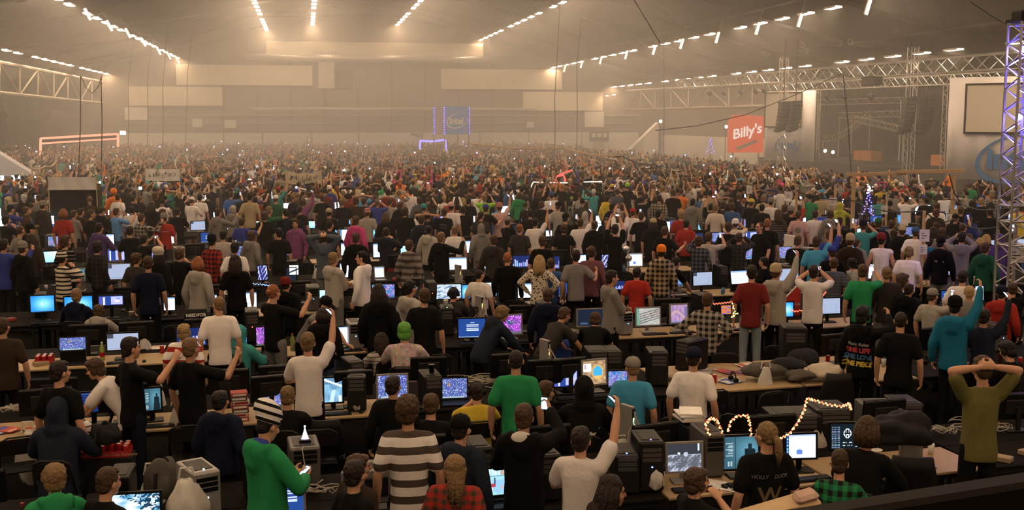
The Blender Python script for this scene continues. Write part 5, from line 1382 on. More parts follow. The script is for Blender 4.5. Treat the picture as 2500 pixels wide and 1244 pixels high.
# cables hanging from the roof
for x, y0, y1, dp in ((197, 185, 440, 58), (247, 185, 425, 58), (313, 205, 360, 100), (360, 196, 362, 100), (397, 219, 365, 100), (458, 178, 362, 110), (1620, 108, 385, 93), (2058, 176, 425, 56), (1354, 242, 380, 90), (1408, 160, 375, 95)):
    p = at_d(x, y0, dp); q = at_d(x+(20 if x == 2058 else -6 if x in (197, 458) else 0), y1, dp); pl = x < 250; o = MB().tube(([Vector((q.x, q.y, 0))] if pl else [])+[q, q.lerp(p, .5)+Vector((.05, 0, 0)), p]+([] if pl or x == 2058 else [Vector((p.x+.6, p.y+.5, roof_z(p.x)-.05))]), .028 if dp < 70 else .035, 5).build('tall_pole' if pl else 'hanging_cable', M_cable)
    tag(o, ('thin black pole rising high out of the crowd ' if pl else 'thin black cable hanging from the roof ')+{197: 'below the net, first one', 247: 'below the net, second one', 313: 'by the lowest pale wall panel', 360: 'in front of the lowest pale wall panel', 397: 'at the end of the rising wire', 458: 'from the second pale wall panel', 1620: 'midway between cube banner and stage', 2058: 'in front of the stage', 1354: 'beside the cube banner', 1408: 'from the end of the upper wall panel'}[x], 'pole' if pl else 'cable')
for pts, dp, lab in ((((1548, 0), (1580, 52), (1612, 106)), 50, 'cable slanting down from the roof to the lamp row'), (((1600, 318), (1700, 307), (1820, 280), (1940, 232), (2058, 178)), 60, 'cable swinging across in front of the red sign'), (((2370, 5), (2430, 45), (2478, 70)), 30, 'cable running up from the blue-lit tower'), (((198, 186), (208, 212), (224, 228), (240, 212), (247, 188)), 58, 'black cable loop strung between two hanging cables')):
    o = MB().tube([at_d(x, y, dp) for x, y in pts], .02 if dp > 35 else .012, 5).build('cable', M_cable); tag(o, lab, 'cable')
for x, y in ((1868, 132), (1870, 135), (1958, 110), (1968, 124), (2050, 106), (2076, 102), (2186, 74)):
    p = at_y(x, y, 64); o = MB().tube([p+Vector((math.cos(i*.7)*.16, 0, math.sin(i*.7)*.16)) for i in range(10)], .02, 4).build('cable_coil', M_pale_cable); tag(o, 'coiled cable end hanging above the stage truss, %s from the far end' % nth(1+[1868, 1870, 1958, 1968, 2050, 2076, 2186].index(x)), 'cable', 'coiled cables under the roof')
# ---- blue-lit tower in front, right
tb = at_d(2484, 300, 20.8); zt = at_d(2484, 56, 20.8).z
M_tow = mat('tower_aluminium', (.55, .52, .50), .35, .8)
t = truss('truss_tower', (tb.x+.04, tb.y, .05), (tb.x+.04, tb.y, zt), .40, .40, 30, M_tow, 'tall aluminium truss tower lit blue at its top', r=.026)
for z in (2.0, 2.45, 2.75, zt-.1): 
    for a, b in (((-.2, -.2), (.2, -.2)), ((.2, -.2), (.2, .2)), ((.2, .2), (-.2, .2)), ((-.2, .2), (-.2, -.2))): rodobj('ring_bar', (a[0], a[1], z), (b[0], b[1], z), .02, M_tow, t)
MB().box((-.24, -.24, zt-.05), (.24, .24, zt)).build('base_plate', M_black2, t); MB().bbox((-.18, -.18, zt-.02), (.1, .18, zt+.16), .03).build('lamp_box', M_black, t)
ld = bpy.data.lights.new('blue_lamp', 'POINT'); ld.color = (.12, .10, 1.0); ld.energy = 260; ld.shadow_soft_size = .06; lo = bpy.data.objects.new('blue_lamp', ld); COL.objects.link(lo); lo.location = (tb.x+.04, tb.y, zt-.55)
ld2 = ld.copy(); ld2.energy = 120; lo2 = bpy.data.objects.new('blue_lamp', ld2); COL.objects.link(lo2); lo2.location = (tb.x+.04, tb.y, zt-1.8)
for z in (zt-.55, zt-1.8): MB().lathe([(.02, -.06), (.05, -.03), (.05, .03), (.02, .06)], 8, (0, 0, z)).build('led_bulb', emit('tower_led', (.15, .12, 1), 12, False), t)
# ---- wooden posts, beams, signs, slung cables among the desks
def post(x, y0, dp, w_, label, base=0):
    p = at_d(x, y0, dp); o = MB().bbox((-w_/2, -w_/2, 0), (w_/2, w_/2, p.z), .006).build('wooden_post', M_wood, loc=(p.x, p.y, 0)); tag(o, label, 'post'); return p
post(2085, 430, 34, .095, 'thick wooden post under the far end of the wooden beam'); post(2329, 425, 34, .10, 'thick wooden post under the near end of the wooden beam')
a, b = at_d(2066, 426, 34), at_d(2352, 419, 34); o = empty('wooden_beam', (0, 0, 0)); tag(o, 'wooden beam laid across two posts above the crowd', 'beam')
mid = a.lerp(b, .45); up = Vector((0, 0, .045))
for p, q, w_ in ((a, mid+(b-a)*.06, .05), (mid-(b-a)*.02+Vector((0, -.06, .05)), b+Vector((0, -.06, .03)), .055)):
    d_ = (q-p); M = Matrix.Translation(p) @ d_.to_track_quat('X', 'Z').to_matrix().to_4x4(); MB().bbox((0, -.04, -w_), (d_.length, .04, w_), .006, M).build('plank', M_wood, o)
PST = [(1828, 432, 41, 'slim wooden post with a paper sign, furthest of the cable line'), (1945, 468, 34, 'slim wooden post carrying the slung cables left of the beam'), (2040, 450, 38, 'slim wooden post beside a paper sign left of the beam'), (2166, 468, 36, 'slim wooden post under the middle of the beam'), (2257, 514, 26, 'slim wooden post with papers between the two thick posts'), (2480, 556, 21.5, 'slim wooden post leaning at the foot of the truss tower'), (1518, 380, 62, 'slim far wooden post under the sagging black cable'), (1380, 362, 75, 'slim far wooden post in the thick haze'), (78, 412, 52, 'slim wooden post of the frame near the net'), (138, 392, 60, 'slim wooden post behind the white cloth booth'), (218, 395, 55, 'slim wooden post above the white cloth booth'), (282, 385, 62, 'slim wooden post right of the white cloth booth'), (750, 330, 100, 'tall far wooden post rising above the crowd')]
pp = {}
for x, y, dp, lab in PST: pp[x] = post(x, y, dp, .06 if dp < 60 else .10, lab)
def cable(pts, r, label, m=None):
    P_ = []
    for a, b in zip(pts, pts[1:]):
        for i in range(6):
            s = i/6; q = a.lerp(b, s); q.z -= .16*math.sin(math.pi*s)*min(1, (b-a).length/4); P_.append(q)
    P_.append(pts[-1]); tag(MB().tube(P_, r, 5).build('slung_cable', m or M_cable), label, 'cable')
tw = at_d(2465, 548, 20.8)
cable([at_d(1680, 440, 42), pp[1828]+Vector((0, 0, -.25)), pp[1945], at_d(2085, 490, 34), pp[2257], at_d(2329, 535, 30), tw], .016, 'black cable slung from post to post in front of the wooden beam')
cable([at_d(2166, 470, 36), at_d(2250, 482, 35), at_d(2329, 486, 34), at_d(2465, 508, 20.8)], .014, 'black cable slung behind the near thick post')
cable([at_d(1500, 383, 62), pp[1518], at_d(1600, 402, 58), at_d(1660, 418, 55)], .04, 'thick black cable sagging between far posts'); cable([at_d(1150, 350, 75), pp[1380], pp[1518]], .05, 'pale plank line of the far booth frame', M_wood)
cable([pp[78], at_d(110, 405, 54), pp[138]], .04, 'short plank tying two posts near the net', M_wood)
cable([at_d(2318, 425, 34), at_d(2330, 470, 34), at_d(2350, 500, 34)], .02, 'black cable drooping down the near thick post')
for x0, y0, x1, y1, dp, lab in ((1822, 452, 1836, 472, 40.9, 'on the furthest slim post'), (1916, 467, 1934, 486, 34.5, 'left of the slim cable post'), (2024, 482, 2042, 501, 35, 'below the second slim post'), (2151, 501, 2166, 522, 35.9, 'under the middle of the beam'), (2310, 522, 2325, 545, 33.9, 'upper one on the near thick post'), (2311, 552, 2326, 568, 33.8, 'lower one on the near thick post'), (2244, 559, 2267, 589, 25.9, 'on the post between the thick posts'), (2243, 596, 2262, 620, 25.8, 'lower on the post between the thick posts'), (2462, 602, 2496, 640, 21.3, 'at the foot of the truss tower')):
    a, b = at_d(x0, y1, dp), at_d(x1, y0, dp); o = MB().box((0, 0, 0), (b.x-a.x, .008, b.z-a.z)).build('paper_sign', M_paper, loc=a, rot=(0, 0, -TH-.25)); tag(o, 'white paper sign '+lab, 'sign')
    for i in range(3): MB().box(((b.x-a.x)*.2, -.004, (b.z-a.z)*(.25+i*.2)), ((b.x-a.x)*(.5+.25*(i % 2)), .0, (b.z-a.z)*(.30+i*.2))).build('printed_line', M_black2, o)
# ---- white cloths
def cloth(x0, y0, x1, y1, dp, sag, label, marks, m=None, posts=True):
    a, b, c = at_d(x0, y1, dp), at_d(x1, y1, dp), at_d(x0, y0, dp); hz = c.z-a.z; W_ = (b-a).length; o = empty('cloth_banner', a); tag(o, label, 'banner'); o.rotation_euler = (0, 0, math.atan2(b.y-a.y, b.x-a.x)); k = MB(); v = []; f = []; n_ = 16
    for i in range(n_+1):
        s = i/n_; dz = -sag*hz*math.sin(math.pi*s)
        for j in range(4): t_ = j/3; y = .03*math.sin(i*1.3+j); v += [(W_*s, y, hz*t_+dz*(.4+.6*t_)), (W_*s, y+.012, hz*t_+dz*(.4+.6*t_))]
    for i in range(n_):
        for j in range(3): p = (i*4+j)*2; q = ((i+1)*4+j)*2; f += [(p, q, q+2, p+2), (p+1, p+3, q+3, q+1)]
    k.add(v, f); k.build('cloth', m or M_paper, o, True); rs_ = np.random.RandomState(int(x0))
    for i in range(marks):
        s = .15+.7*i/max(1, marks-1); dz = -sag*hz*math.sin(math.pi*s)*.7; k = MB()
        for q in range(3): p = Vector((W_*s+rs_.randn()*W_*.012, -.035, hz*(.5+rs_.randn()*.10)+dz)); k.rod(p, p+Vector((rs_.randn()*W_*.022, 0, rs_.randn()*hz*.15)), .014, 4)
        k.build('ink_stroke', M_black, o)
    if posts:
        for s in (0, W_): rodobj('pole', (s, .03, -a.z), (s, .03, hz+.03), .02, M_wood, o)
cloth(118, 432, 235, 463, 38, 0, 'white cloth stretched over a dark booth by the net', 0); a = at_d(118, 463, 38.15); b = at_d(235, 463, 38.15)
o = MB().box((a.x, a.y, 0), (b.x, a.y+.8, a.z-.02)).build('booth', M_dark); tag(o, 'dark booth box under the stretched white cloth', 'booth')
cloth(355, 411, 440, 441, 50, .05, 'white cloth banner with black marks, partly hidden by people', 9, posts=True); cloth(697, 414, 785, 447, 48, .30, 'cream cloth banner sagging between two poles, with dark lettering', 12, mat('cream_cloth', (.58, .50, .36), .85))
# ---- edge of the gallery where the picture is taken from
a, b = at_d(1900, 1262, 2.6), at_d(2560, 1158, 2.6); d_ = b-a; M = Matrix.Translation(a) @ d_.to_track_quat('X', 'Z').to_matrix().to_4x4()
o = empty('gallery_rail', (0, 0, 0)); tag(o, 'dark gallery handrail crossing the lower corner nearest the viewer', 'railing')
MB().bbox((0, -.03, -.10), (d_.length, .05, 0), .012, M).build('handrail', mat('dark_rail', (.006, .004, .003), .6, spec=.1), o)
rodobj('baluster', M @ Vector((d_.length*.9, 0, -.1)), M @ Vector((d_.length*.9, 0, -1.2)), .015, M_black2, o)

a, b = at_d(1800, 1262, 3.2), at_d(1992, 1206, 3.2); d_ = b-a; M = Matrix.Translation(a) @ d_.to_track_quat('X', 'Z').to_matrix().to_4x4(); o = empty('wooden_ledge', (0, 0, 0)); tag(o, 'blurred pale wooden ledge end just beyond the gallery rail', 'ledge')
MB().bbox((0, -.05, -.03), (d_.length, .06, 0), .008, M).build('plank', M_wood, o); MB().bbox((d_.length*.72, -.05, .0), (d_.length*1.0, .02, .022), .010, M).build('padded_end', mat('pink_foam', (.50, .33, .26), .8), o); rodobj('bracket', M @ Vector((d_.length*.5, 0, -.03)), M @ Vector((d_.length*.5, .1, -.6)), .012, M_black2, o)
# ================================================================== desks, screens, computers, chairs, small things
marks = []
def _marks():
    from collections import Counter
    lc = Counter(d['look'] for d in people)
    for d in people:
        if lc[d['look']] == 1 and len(d['look'].split()) <= 5: marks.append((d['x'], d['y']+55, 'the '+d['look']))
    hc = Counter(d.get('hd') for d in people if d['hat'])
    for d in people:
        if d['hat'] and hc[d['hd']] == 1: marks.append((d['x'], d['y']+40, 'the '+d['hd']))
_marks(); used_labels = set()
def where(base, x, y, alone=False):
    if alone and base not in used_labels: used_labels.add(base); return base
    for _, n, mx, my in sorted((math.hypot(x-mx, (y-my)*1.4), n, mx, my) for mx, my, n in marks)[:16]:
        dx, dy = x-mx, y-my
        rel = ('behind' if dy < 0 else 'in front of') if abs(dy) > abs(dx)*1.2 else ('right of' if dx > 0 else 'left of')
        s = base+', '+rel+' '+n
        if len(s.split()) <= 16 and s not in used_labels: used_labels.add(s); return s
    return base
def row_front(k): return ROW0+STEP*k
def uv_of(p): return p.x*UD.x+p.y*UD.y, p.x*VD.x+p.y*VD.y
def at_v(x, y, v):
    d = ray(x, y); return EYE+d*(v/(d.x*VD.x+d.y*VD.y))
# ---- desks: two long tables back to back in each row
M_leg = mat('desk_leg_steel', (.015, .014, .013), .6, .2)
def desk(L_=1.8, D_=.80):
    top = MB().bbox((-L_/2, 0, .705), (L_/2, D_, .735), .006).mesh('table_top', M_table); apron = MB().box((-L_/2+.05, .05, .64), (L_/2-.05, .08, .705)).mesh('apron', M_leg)
    leg = MB().rod((0, 0, 0), (0, 0, .705), .02, 8).mesh('leg', M_leg); return top, apron, leg
DT, DA, DL = desk()
M_darkt = mat('dark_table_top', (.008, .0065, .0055), .85, spec=.08); DT2 = DT.copy(); DT2.materials[0] = M_darkt  # dark copy of the wooden top, used on most desks
wood_spots = [(8.6, 1), (6.8, 1), (5.0, 0), (6.8, 0), (0.8, 1), (6.4, 2), (9.5, 2), (-2.2, 1)]
def in_view(p, m=40):
    x, y, s = pix(p); return -m-s*.9 < x < 2500+m+s*.9 and y < 1320
for k in range(0, 8):
    for half in (0, 1):
        v = row_front(k)+half*.82; u = -22.5
        while u < 32:
            u += 1.84; p = uv(u, v, 0)
            if not in_view(uv(u, v+.4, .74)): continue
            if p.x < -19 or p.x > 34: continue
            wood = (k == 0 and half == 0 and 3.6 < u < 7.4) or (k == 1 and 5.6 < u < 9.7) or (k == 1 and half == 0 and u < 3) or (k == 2 and half == 0 and (5.5 < u < 11 or u < 3)) or (half == 0 and k > 2 and random.random() < .10)
            o = empty('long_desk', p, AL); obj('table_top', DT if wood else DT2, o); obj('apron', DA, o)
            for lx, ly in ((-.84, .06), (.84, .06), (-.84, .74), (.84, .74)): obj('leg', DL, o, loc=(lx, ly, 0))
            x, y, s = pix(uv(u, v+.1, .74)); tag(o, where(('wooden' if wood else 'dark')+' desk, %s row, %s half' % (nth(k+1), 'far' if half else 'near'), x, y), 'desk', 'long desks set end to end in rows')
# ---- pictures on the screens
_px = {}
def picture(kind, W=40, H=26, seed=0):
    rs = np.random.RandomState(seed+len(kind)*7); y, x = np.mgrid[0:H, 0:W]; u = x/(W-1); v = y/(H-1); im = np.zeros((H, W, 3))
    def rect(x0, y0, x1, y1, c): im[int(y0*H):max(int(y0*H)+1, int(y1*H)), int(x0*W):max(int(x0*W)+1, int(x1*W))] = c
    def nz(n, s):
        a = np.zeros((H, W))
        for i in range(n): a += np.sin(rs.randn()*s*u*6+rs.randn()*s*v*5+rs.rand()*6)
        return a/n
    if kind == 'blue':
        r = np.hypot(u-.55, v-.5); im[:] = np.stack([.02+.25*np.exp(-r*r*9), .22+.5*np.exp(-r*r*7), .85+.0*r], -1); rect(.46, .42, .54, .58, (.7, .8, .9))
        rect(0, 0, 1, .05, (.03, .10, .3))
    elif kind == 'bright': im[:] = np.stack([.35+.4*u*v, .70+.2*v, .95+0*u], -1); rect(0, 0, 1, .05, (.1, .3, .6))
    elif kind == 'white':
        im[:] = (.82, .90, 1.0); rect(0, .92, 1, 1, (.25, .42, .75))
        for i in range(7): rect(.08, .12+i*.11, .4+.5*rs.rand(), .16+i*.11, (.50, .58, .70))
    elif kind == 'doc':
        im[:] = (.78, .84, 1.0); rect(0, 0, .12, 1, (.02, .06, .16)); rect(.12, .93, 1, 1, (.35, .45, .65)); rect(.85, .1, .9, .85, (.6, .68, .85))
        for i in range(6): rect(.04, .1+i*.14, .08, .17+i*.14, (.2, .5, .8))
        rect(.36, .18, .56, .36, (.10, .20, .55)); rect(.40, .36, .52, .40, (.3, .4, .7))
        for i in range(4): rect(.25, .88-i*.08, .5+.1*i, .91-i*.08, (.6, .65, .8))
    elif kind == 'login':
        im[:] = (.008, .025, .12); rect(.28, .42, .72, .60, (.10, .32, .62)); rect(.30, .50, .70, .57, (.55, .80, .9)); rect(.30, .44, .62, .47, (.6, .8, .9)); rect(0, .95, 1, 1, (.03, .06, .2))
    elif kind == 'login2':
        im[:] = (.015, .05, .22); rect(.30, .58, .75, .72, (.50, .58, .75)); rect(.30, .38, .75, .52, (.50, .58, .75)); rect(.30, .645, .75, .66, (.05, .1, .3)); rect(.3, .44, .75, .46, (.05, .1, .3)); rect(0, 0, 1, .05, (.3, .4, .6)); rect(.45, .78, .6, .82, (.4, .5, .7))
    elif kind == 'game':
        a, b, c = nz(6, 2), nz(6, 3), nz(7, 5); im[:] = np.stack([.12+.18*a, .16+.14*b, .42+.25*c], -1); im[rs.rand(H, W) < .08] = (.6, .55, .8); im[rs.rand(H, W) < .06] = (.5, .2, .12); rect(0, 0, 1, .14, (.04, .06, .12)); rect(.3, .02, .7, .11, (.25, .3, .45))
    elif kind == 'purple':
        a, b = nz(6, 3), nz(7, 5); im[:] = np.stack([.22+.3*a, .06+.1*b, .35+.3*a], -1); im[rs.rand(H, W) < .08] = (.8, .5, .9); rect(0, 0, 1, .12, (.10, .10, .12))
    elif kind == 'shooter':
        a = nz(8, 3); im[:] = np.stack([.16+.1*a, .34+.2*a, .50+.25*a], -1); rect(0, .75, 1, 1, (.10, .2, .32)); im[(np.abs(u-.45-.3*(v-.2)) < .12) & (v < .5)] = (.45, .62, .75); im[(v > .9-.3*u) & (v < 1.0-.3*u)] = (.6, .72, .8); rect(.8, 0, .95, .3, (.7, .8, .9))
    elif kind == 'mono':
        a, b = nz(9, 4), nz(9, 8); g = np.clip(.10+.35*np.clip(a*2.2+b, 0, 1)*(v < .62), 0, .8); im[:] = np.stack([g*.9, g*.97, g*1.2], -1); im[(v > .6)] *= .35; rect(.9, .75, .97, 1, (.6, .7, .85)); im[np.hypot((u-.55)*1.5, v-.62) < .10] = (.4, .45, .55); im[np.hypot((u-.33)*1.5, v-.66) < .05] = (.6, .65, .75)
    elif kind == 'teal':
        im[:] = (.03, .085, .12); r = np.hypot((u-.75)*1.1, v-.55); im[:] += np.stack([.06*np.exp(-r*r*6), .16*np.exp(-r*r*6), .20*np.exp(-r*r*6)], -1); im[(np.abs(u-.78) < .10+.10*(1-v)) & (v < .62)] = (.008, .015, .02); im[np.hypot((u-.78)*1.6, v-.70) < .10] = (.012, .02, .028); rect(.36, 0, .38, 1, (.015, .04, .05))
        for i in range(7): rect(.12+.03*(i % 3), .42+i*.06, .30, .45+i*.06, (.25, .34, .38))
        rect(.16, .1, .20, .24, (.3, .4, .42)); rect(.24, .1, .28, .24, (.3, .4, .42))
    elif kind == 'sad':
        im[:] = (.006, .012, .016); rect(.80, .1, 1, .85, (.50, .62, .78)); rect(.84, .2, .97, .4, (.15, .2, .35))
        for i in range(10):
            for j in range(5): rect(.05+j*.055, .06+i*.09, .05+j*.055+.03, .06+i*.09+.045, (.10+.2*rs.rand(), .2+.15*rs.rand(), .35+.2*rs.rand()))
        r = np.hypot((u-.55)*1.5, v-.62); im[(r < .19) & (r > .145)] = (.7, .75, .8); im[np.hypot((u-.515)*1.5, v-.68) < .03] = (.7, .75, .8); im[np.hypot((u-.59)*1.5, v-.68) < .03] = (.7, .75, .8)
        q = np.hypot((u-.55)*1.5, v-.49); im[(np.abs(q-.07) < .022) & (v > .5)] = (.7, .75, .8)
        for i in range(2):
            for j in range(7): 
                if rs.rand() < .8: rect(.42+j*.045, .26-i*.11, .45+j*.045, .30-i*.11, (.5, .55, .6))
    elif kind == 'tv':
        im[:] = (.30, .55, .62); rect(0, .35, 1, .38, (.12, .30, .36)); rect(0, .62, 1, .64, (.15, .35, .42)); rect(0, 0, .35, .2, (.12, .3, .34))
        for i in range(6): rect(.05+i*.11, .68, .12+i*.11, .9, (.50+.2*rs.rand(), .75, .8))
        im[(np.hypot((u-.62)*1.0, (v-.32)*.9) < .26) & (v < .52)] = (.25, .45, .68); im[np.hypot((u-.75)*1.5, v-.74) < .10] = (.45, .30, .24); im[(np.hypot((u-.74)*1.5, v-.84) < .08) & (v > .80)] = (.02, .02, .03); im[np.hypot((u-.32)*1.5, v-.18) < .10] = (.75, .78, .75); rect(.25, .3, .5, .42, (.4, .04, .06)); im[np.hypot((u-.72)*1.4, v-.24) < .06] = (.5, .33, .28); rect(.46, .35, .5, .6, (.05, .06, .1))
    elif kind == 'snow':
        a, b = nz(6, 2), nz(9, 7); t = np.clip(.5+1.2*a+.9*(.55-u), 0, 1); im[:] = np.stack([.08+.75*t, .30+.65*t, .50+.5*t], -1); im[(u > .60) & (b > .05) & (v > .15)] = (.01, .04, .08); im[(u+v > 1.15) & (rs.rand(H, W) < .25)] = (.02, .05, .1)
    elif kind == 'orange':
        a = nz(6, 3); im[:] = np.stack([.35+.2*a, .22+.15*a, .12+.1*a], -1); r = np.hypot((u-.66)*1.3, v-.5); im[r < .34] = (.60, .34, .08); im[r < .27] = (.05, .35, .65); im[(r < .27) & (v < .35)] = (.7, .4, .15); rect(.04, .55, .38, .92, (.65, .75, .75)); rect(.04, .1, .3, .4, (.3, .28, .3)); rect(.08, .66, .16, .86, (.5, .3, .3))
    elif kind == 'browser':
        im[:] = (.02, .05, .25); rect(0, .03, .28, .95, (.06, .08, .35)); rect(.18, .05, .27, .9, (.65, .75, .95)); rect(.5, .1, .98, .95, (.40, .42, .75)); im[np.hypot((u-.75)*1.3, v-.45) < .16] = (.65, .55, .7); im[np.hypot((u-.8)*1.3, v-.7) < .10] = (.15, .25, .6)
    elif kind == 'moba':
        a, b = nz(7, 5), nz(7, 8); im[:] = np.stack([.07+.05*a, .10+.06*b, .30+.18*a], -1); im[rs.rand(H, W) < .12] = (.45, .48, .7); im[np.hypot((u-.35)*1.4, v-.7) < .08] = (.35, .18, .1); rect(.1, 0, .9, .1, (.3, .4, .45))
    elif kind == 'strategy':
        a, b = nz(7, 6), nz(6, 3); g = np.clip(.34+.14*a, 0, 1); im[:] = np.stack([g, g*.98, g*.92], -1); 
        for i in range(5): q = np.abs(v-(.15+i*.14)-.35*(u-.3)) < .022; im[q] = (.07, .07, .08)
        im[(u < .12)] = (.12, .28, .2); im[(rs.rand(H, W) < .05) & (v > .5)] = (.5, .25, .2)
    elif kind == 'pink':
        a = nz(6, 3); im[:] = np.stack([.32+.15*a, .20+.08*a, .36+.1*a], -1); q = np.abs(v-.45-.18*np.sin(u*5)) < .08; im[q] = (.45, .28, .3); rect(0, 0, 1, .10, (.15, .18, .35)); rect(.85, .1, 1, .9, (.14, .12, .25))
    elif kind == 'city':
        im[:] = (.01, .02, .10); rect(0, 0, 1, .1, (.03, .05, .2))
        for i in range(9): h = .2+.5*rs.rand(); rect(i*.11, .1, i*.11+.07, h, (.15+.4*rs.rand(), .2+.3*rs.rand(), .6+.3*rs.rand()))
    elif kind == 'art':
        im[:] = (.03, .03, .20); a = nz(8, 4); im[a > .12] = (.45, .50, .85); im[(a > .25)] = (.8, .85, 1.0); im[a < -.3] = (.0, .01, .05)
    elif kind == 'feather': im[:] = (.80, .88, .97); im[np.abs(v-.25-.35*u) < .07+.10*u*(1-u)] = (.03, .03, .04); rect(0, 0, 1, .06, (.4, .5, .7))
    elif kind == 'winter': a, b = nz(9, 8), nz(8, 5); g = np.clip(.62+.30*a, .1, 1); im[:] = np.stack([g*.75, g*.88, g], -1); im[(b < -.15)] = (.12, .2, .32)
    elif kind == 'grey': im[:] = (.30, .35, .48); rect(.0, .75, .22, 1, (.05, .05, .07)); rect(.05, .1, .9, .14, (.22, .27, .4)); rect(.8, .1, .85, .7, (.25, .3, .42))
    elif kind == 'red': im[:] = (.55, .16, .05); a = nz(5, 2); im[a > .2] = (.15, .12, .35)
    else: im[:] = (.01, .015, .03); rect(.1, .1, .4, .2, (.05, .08, .15))
    return np.clip(im, 0, 1)
def picture_mesh(kind, w_, h_, seed=0):
    """a grid of little flat faces, each in its own colour: the picture a screen shows"""
    im = picture(kind, 40 if w_ < .7 else 48, 26 if w_ < .7 else 34, seed); H, W = im.shape[:2]
    xs = np.linspace(-w_/2, w_/2, W+1); zs = np.linspace(-h_/2, h_/2, H+1); X, Z = np.meshgrid(xs, zs); Vv = np.stack([X, np.zeros_like(X), Z], -1).reshape(-1, 3)
    i, j = np.mgrid[0:H, 0:W]; a = (i*(W+1)+j).ravel(); q = np.stack([a, a+1, a+W+2, a+W+1], 1)
    me = bpy.data.meshes.new('picture'); me.from_pydata(Vv.tolist(), [], q.tolist()); at = me.attributes.new('Col', 'FLOAT_COLOR', 'CORNER')
    c = np.repeat(im.reshape(-1, 3), 4, axis=0); at.data.foreach_set('color', np.concatenate([c, np.ones((len(c), 1))], 1).ravel().astype(np.float32)); me.materials.append(vcol('screen_picture', 1.15)); return me
DESC = dict(blue='a bright blue desktop', bright='a pale blue picture', white='a white page', doc='a white document', login='a dark blue log-in box', login2='a dark blue log-in page', game='a blue battle game', purple='a purple game', shooter='a blue shooting game', mono='a black-and-white film still', teal='a dark figure in teal light', sad='icons and a chalk sad face', tv='a film of a man in a blue shirt', snow='snowy trees', orange='an orange and blue game', browser='a blue web page', moba='a dark blue arena game', strategy='a grey strategy map', pink='a pinkish game', city='neon city lights', art='blue and white drawn figures', feather='a black feather on white', winter='a frosty pale picture', grey='a dull grey-blue window', red='an orange-red picture', dark='an almost black picture')
def monitor(x0, y0, x1, y1, kind, laptop=False, yaw=0, frame='b', plane=None, seed=0):
    xc, yc = (x0+x1)/2, (y0+y1)/2; k = None
    best = None
    for r_ in range(0, 9):
        p = at_v(xc, yc, row_front(r_)+.42); e = abs(p.z-(.92 if laptop else 1.0))
        if best is None or e < best[0]: best = (e, p, r_)
    p = best[1]; k = best[2]; s = F/(Vector(p)-EYE).dot(_f); lo = .86 if laptop else .93
    if plane: p = at_v(xc, yc, plane); s = F/(Vector(p)-EYE).dot(_f)
    w_, h_ = max(.2, (x1-x0)/s), max(.14, (y1-y0)/s*1.02); zb = p.z-h_/2-.03
    if zb < .75: p = p+Vector((0, 0, .75-zb)); zb = .75
    rz = AL+R(yaw); base = empty('laptop' if laptop else 'monitor', (p.x, p.y, .737), rz); zc = p.z-.737
    tilt = R(-14 if laptop else -5); fm = {'b': M_black, 's': M_silver, 'w': M_white}[frame]
    M = Matrix.Translation((0, 0, zc)) @ Matrix.Rotation(tilt, 4, 'X')
    e = .022 if w_ < .7 else .035
    bz = MB(); 
    for a in ((-w_/2-e, -h_/2-e, w_/2+e, -h_/2), (-w_/2-e, h_/2, w_/2+e, h_/2+e), (-w_/2-e, -h_/2, -w_/2, h_/2), (w_/2, -h_/2, w_/2+e, h_/2)): bz.box((a[0], -.012, a[1]), (a[2], .02, a[3]), M)
    bz.build('bezel', fm, base); MB().bbox((-w_/2-e*.8, .012, -h_/2-e*.8), (w_/2+e*.8, .045 if not laptop else .024, h_/2+e*.8), .012, M).build('back_shell', fm if frame != 'b' else M_black2, base)
    o = obj('picture', picture_mesh(kind, w_, h_, seed), base); o.matrix_local = M @ Matrix.Translation((0, -.004, 0))
    if laptop:
        kbase = MB().bbox((-w_/2-e, -.30, 0), (w_/2+e, .02, .022), .006).build('keyboard_base', fm, base); kk = MB()
        for i in range(5):
            for j in range(12): kk.box((-w_/2+j*w_/12+.004, -.12-i*.0+i*.022-.03, .022), (-w_/2+(j+1)*w_/12-.003, -.104+i*.022-.03, .026))
        tag(kk.build('keys', M_black, kbase), kind='stuff')
        if zc-h_/2 > .03: MB().box((-w_/2, -.02, .02), (w_/2, .02, max(.03, zc-h_/2)), None).build('hinge', fm, base)
    else:
        MB().bbox((-.13, -.09, 0), (.13, .11, .018), .008).build('foot', fm, base); MB().bbox((-.03, .03, .01), (.03, .06, max(.08, zc-h_/4)), .005).build('neck', fm, base)
    tag(base, where(('laptop' if laptop else 'monitor')+' showing '+DESC[kind], xc, yc, True), 'laptop' if laptop else 'monitor'); return base, p, k, w_
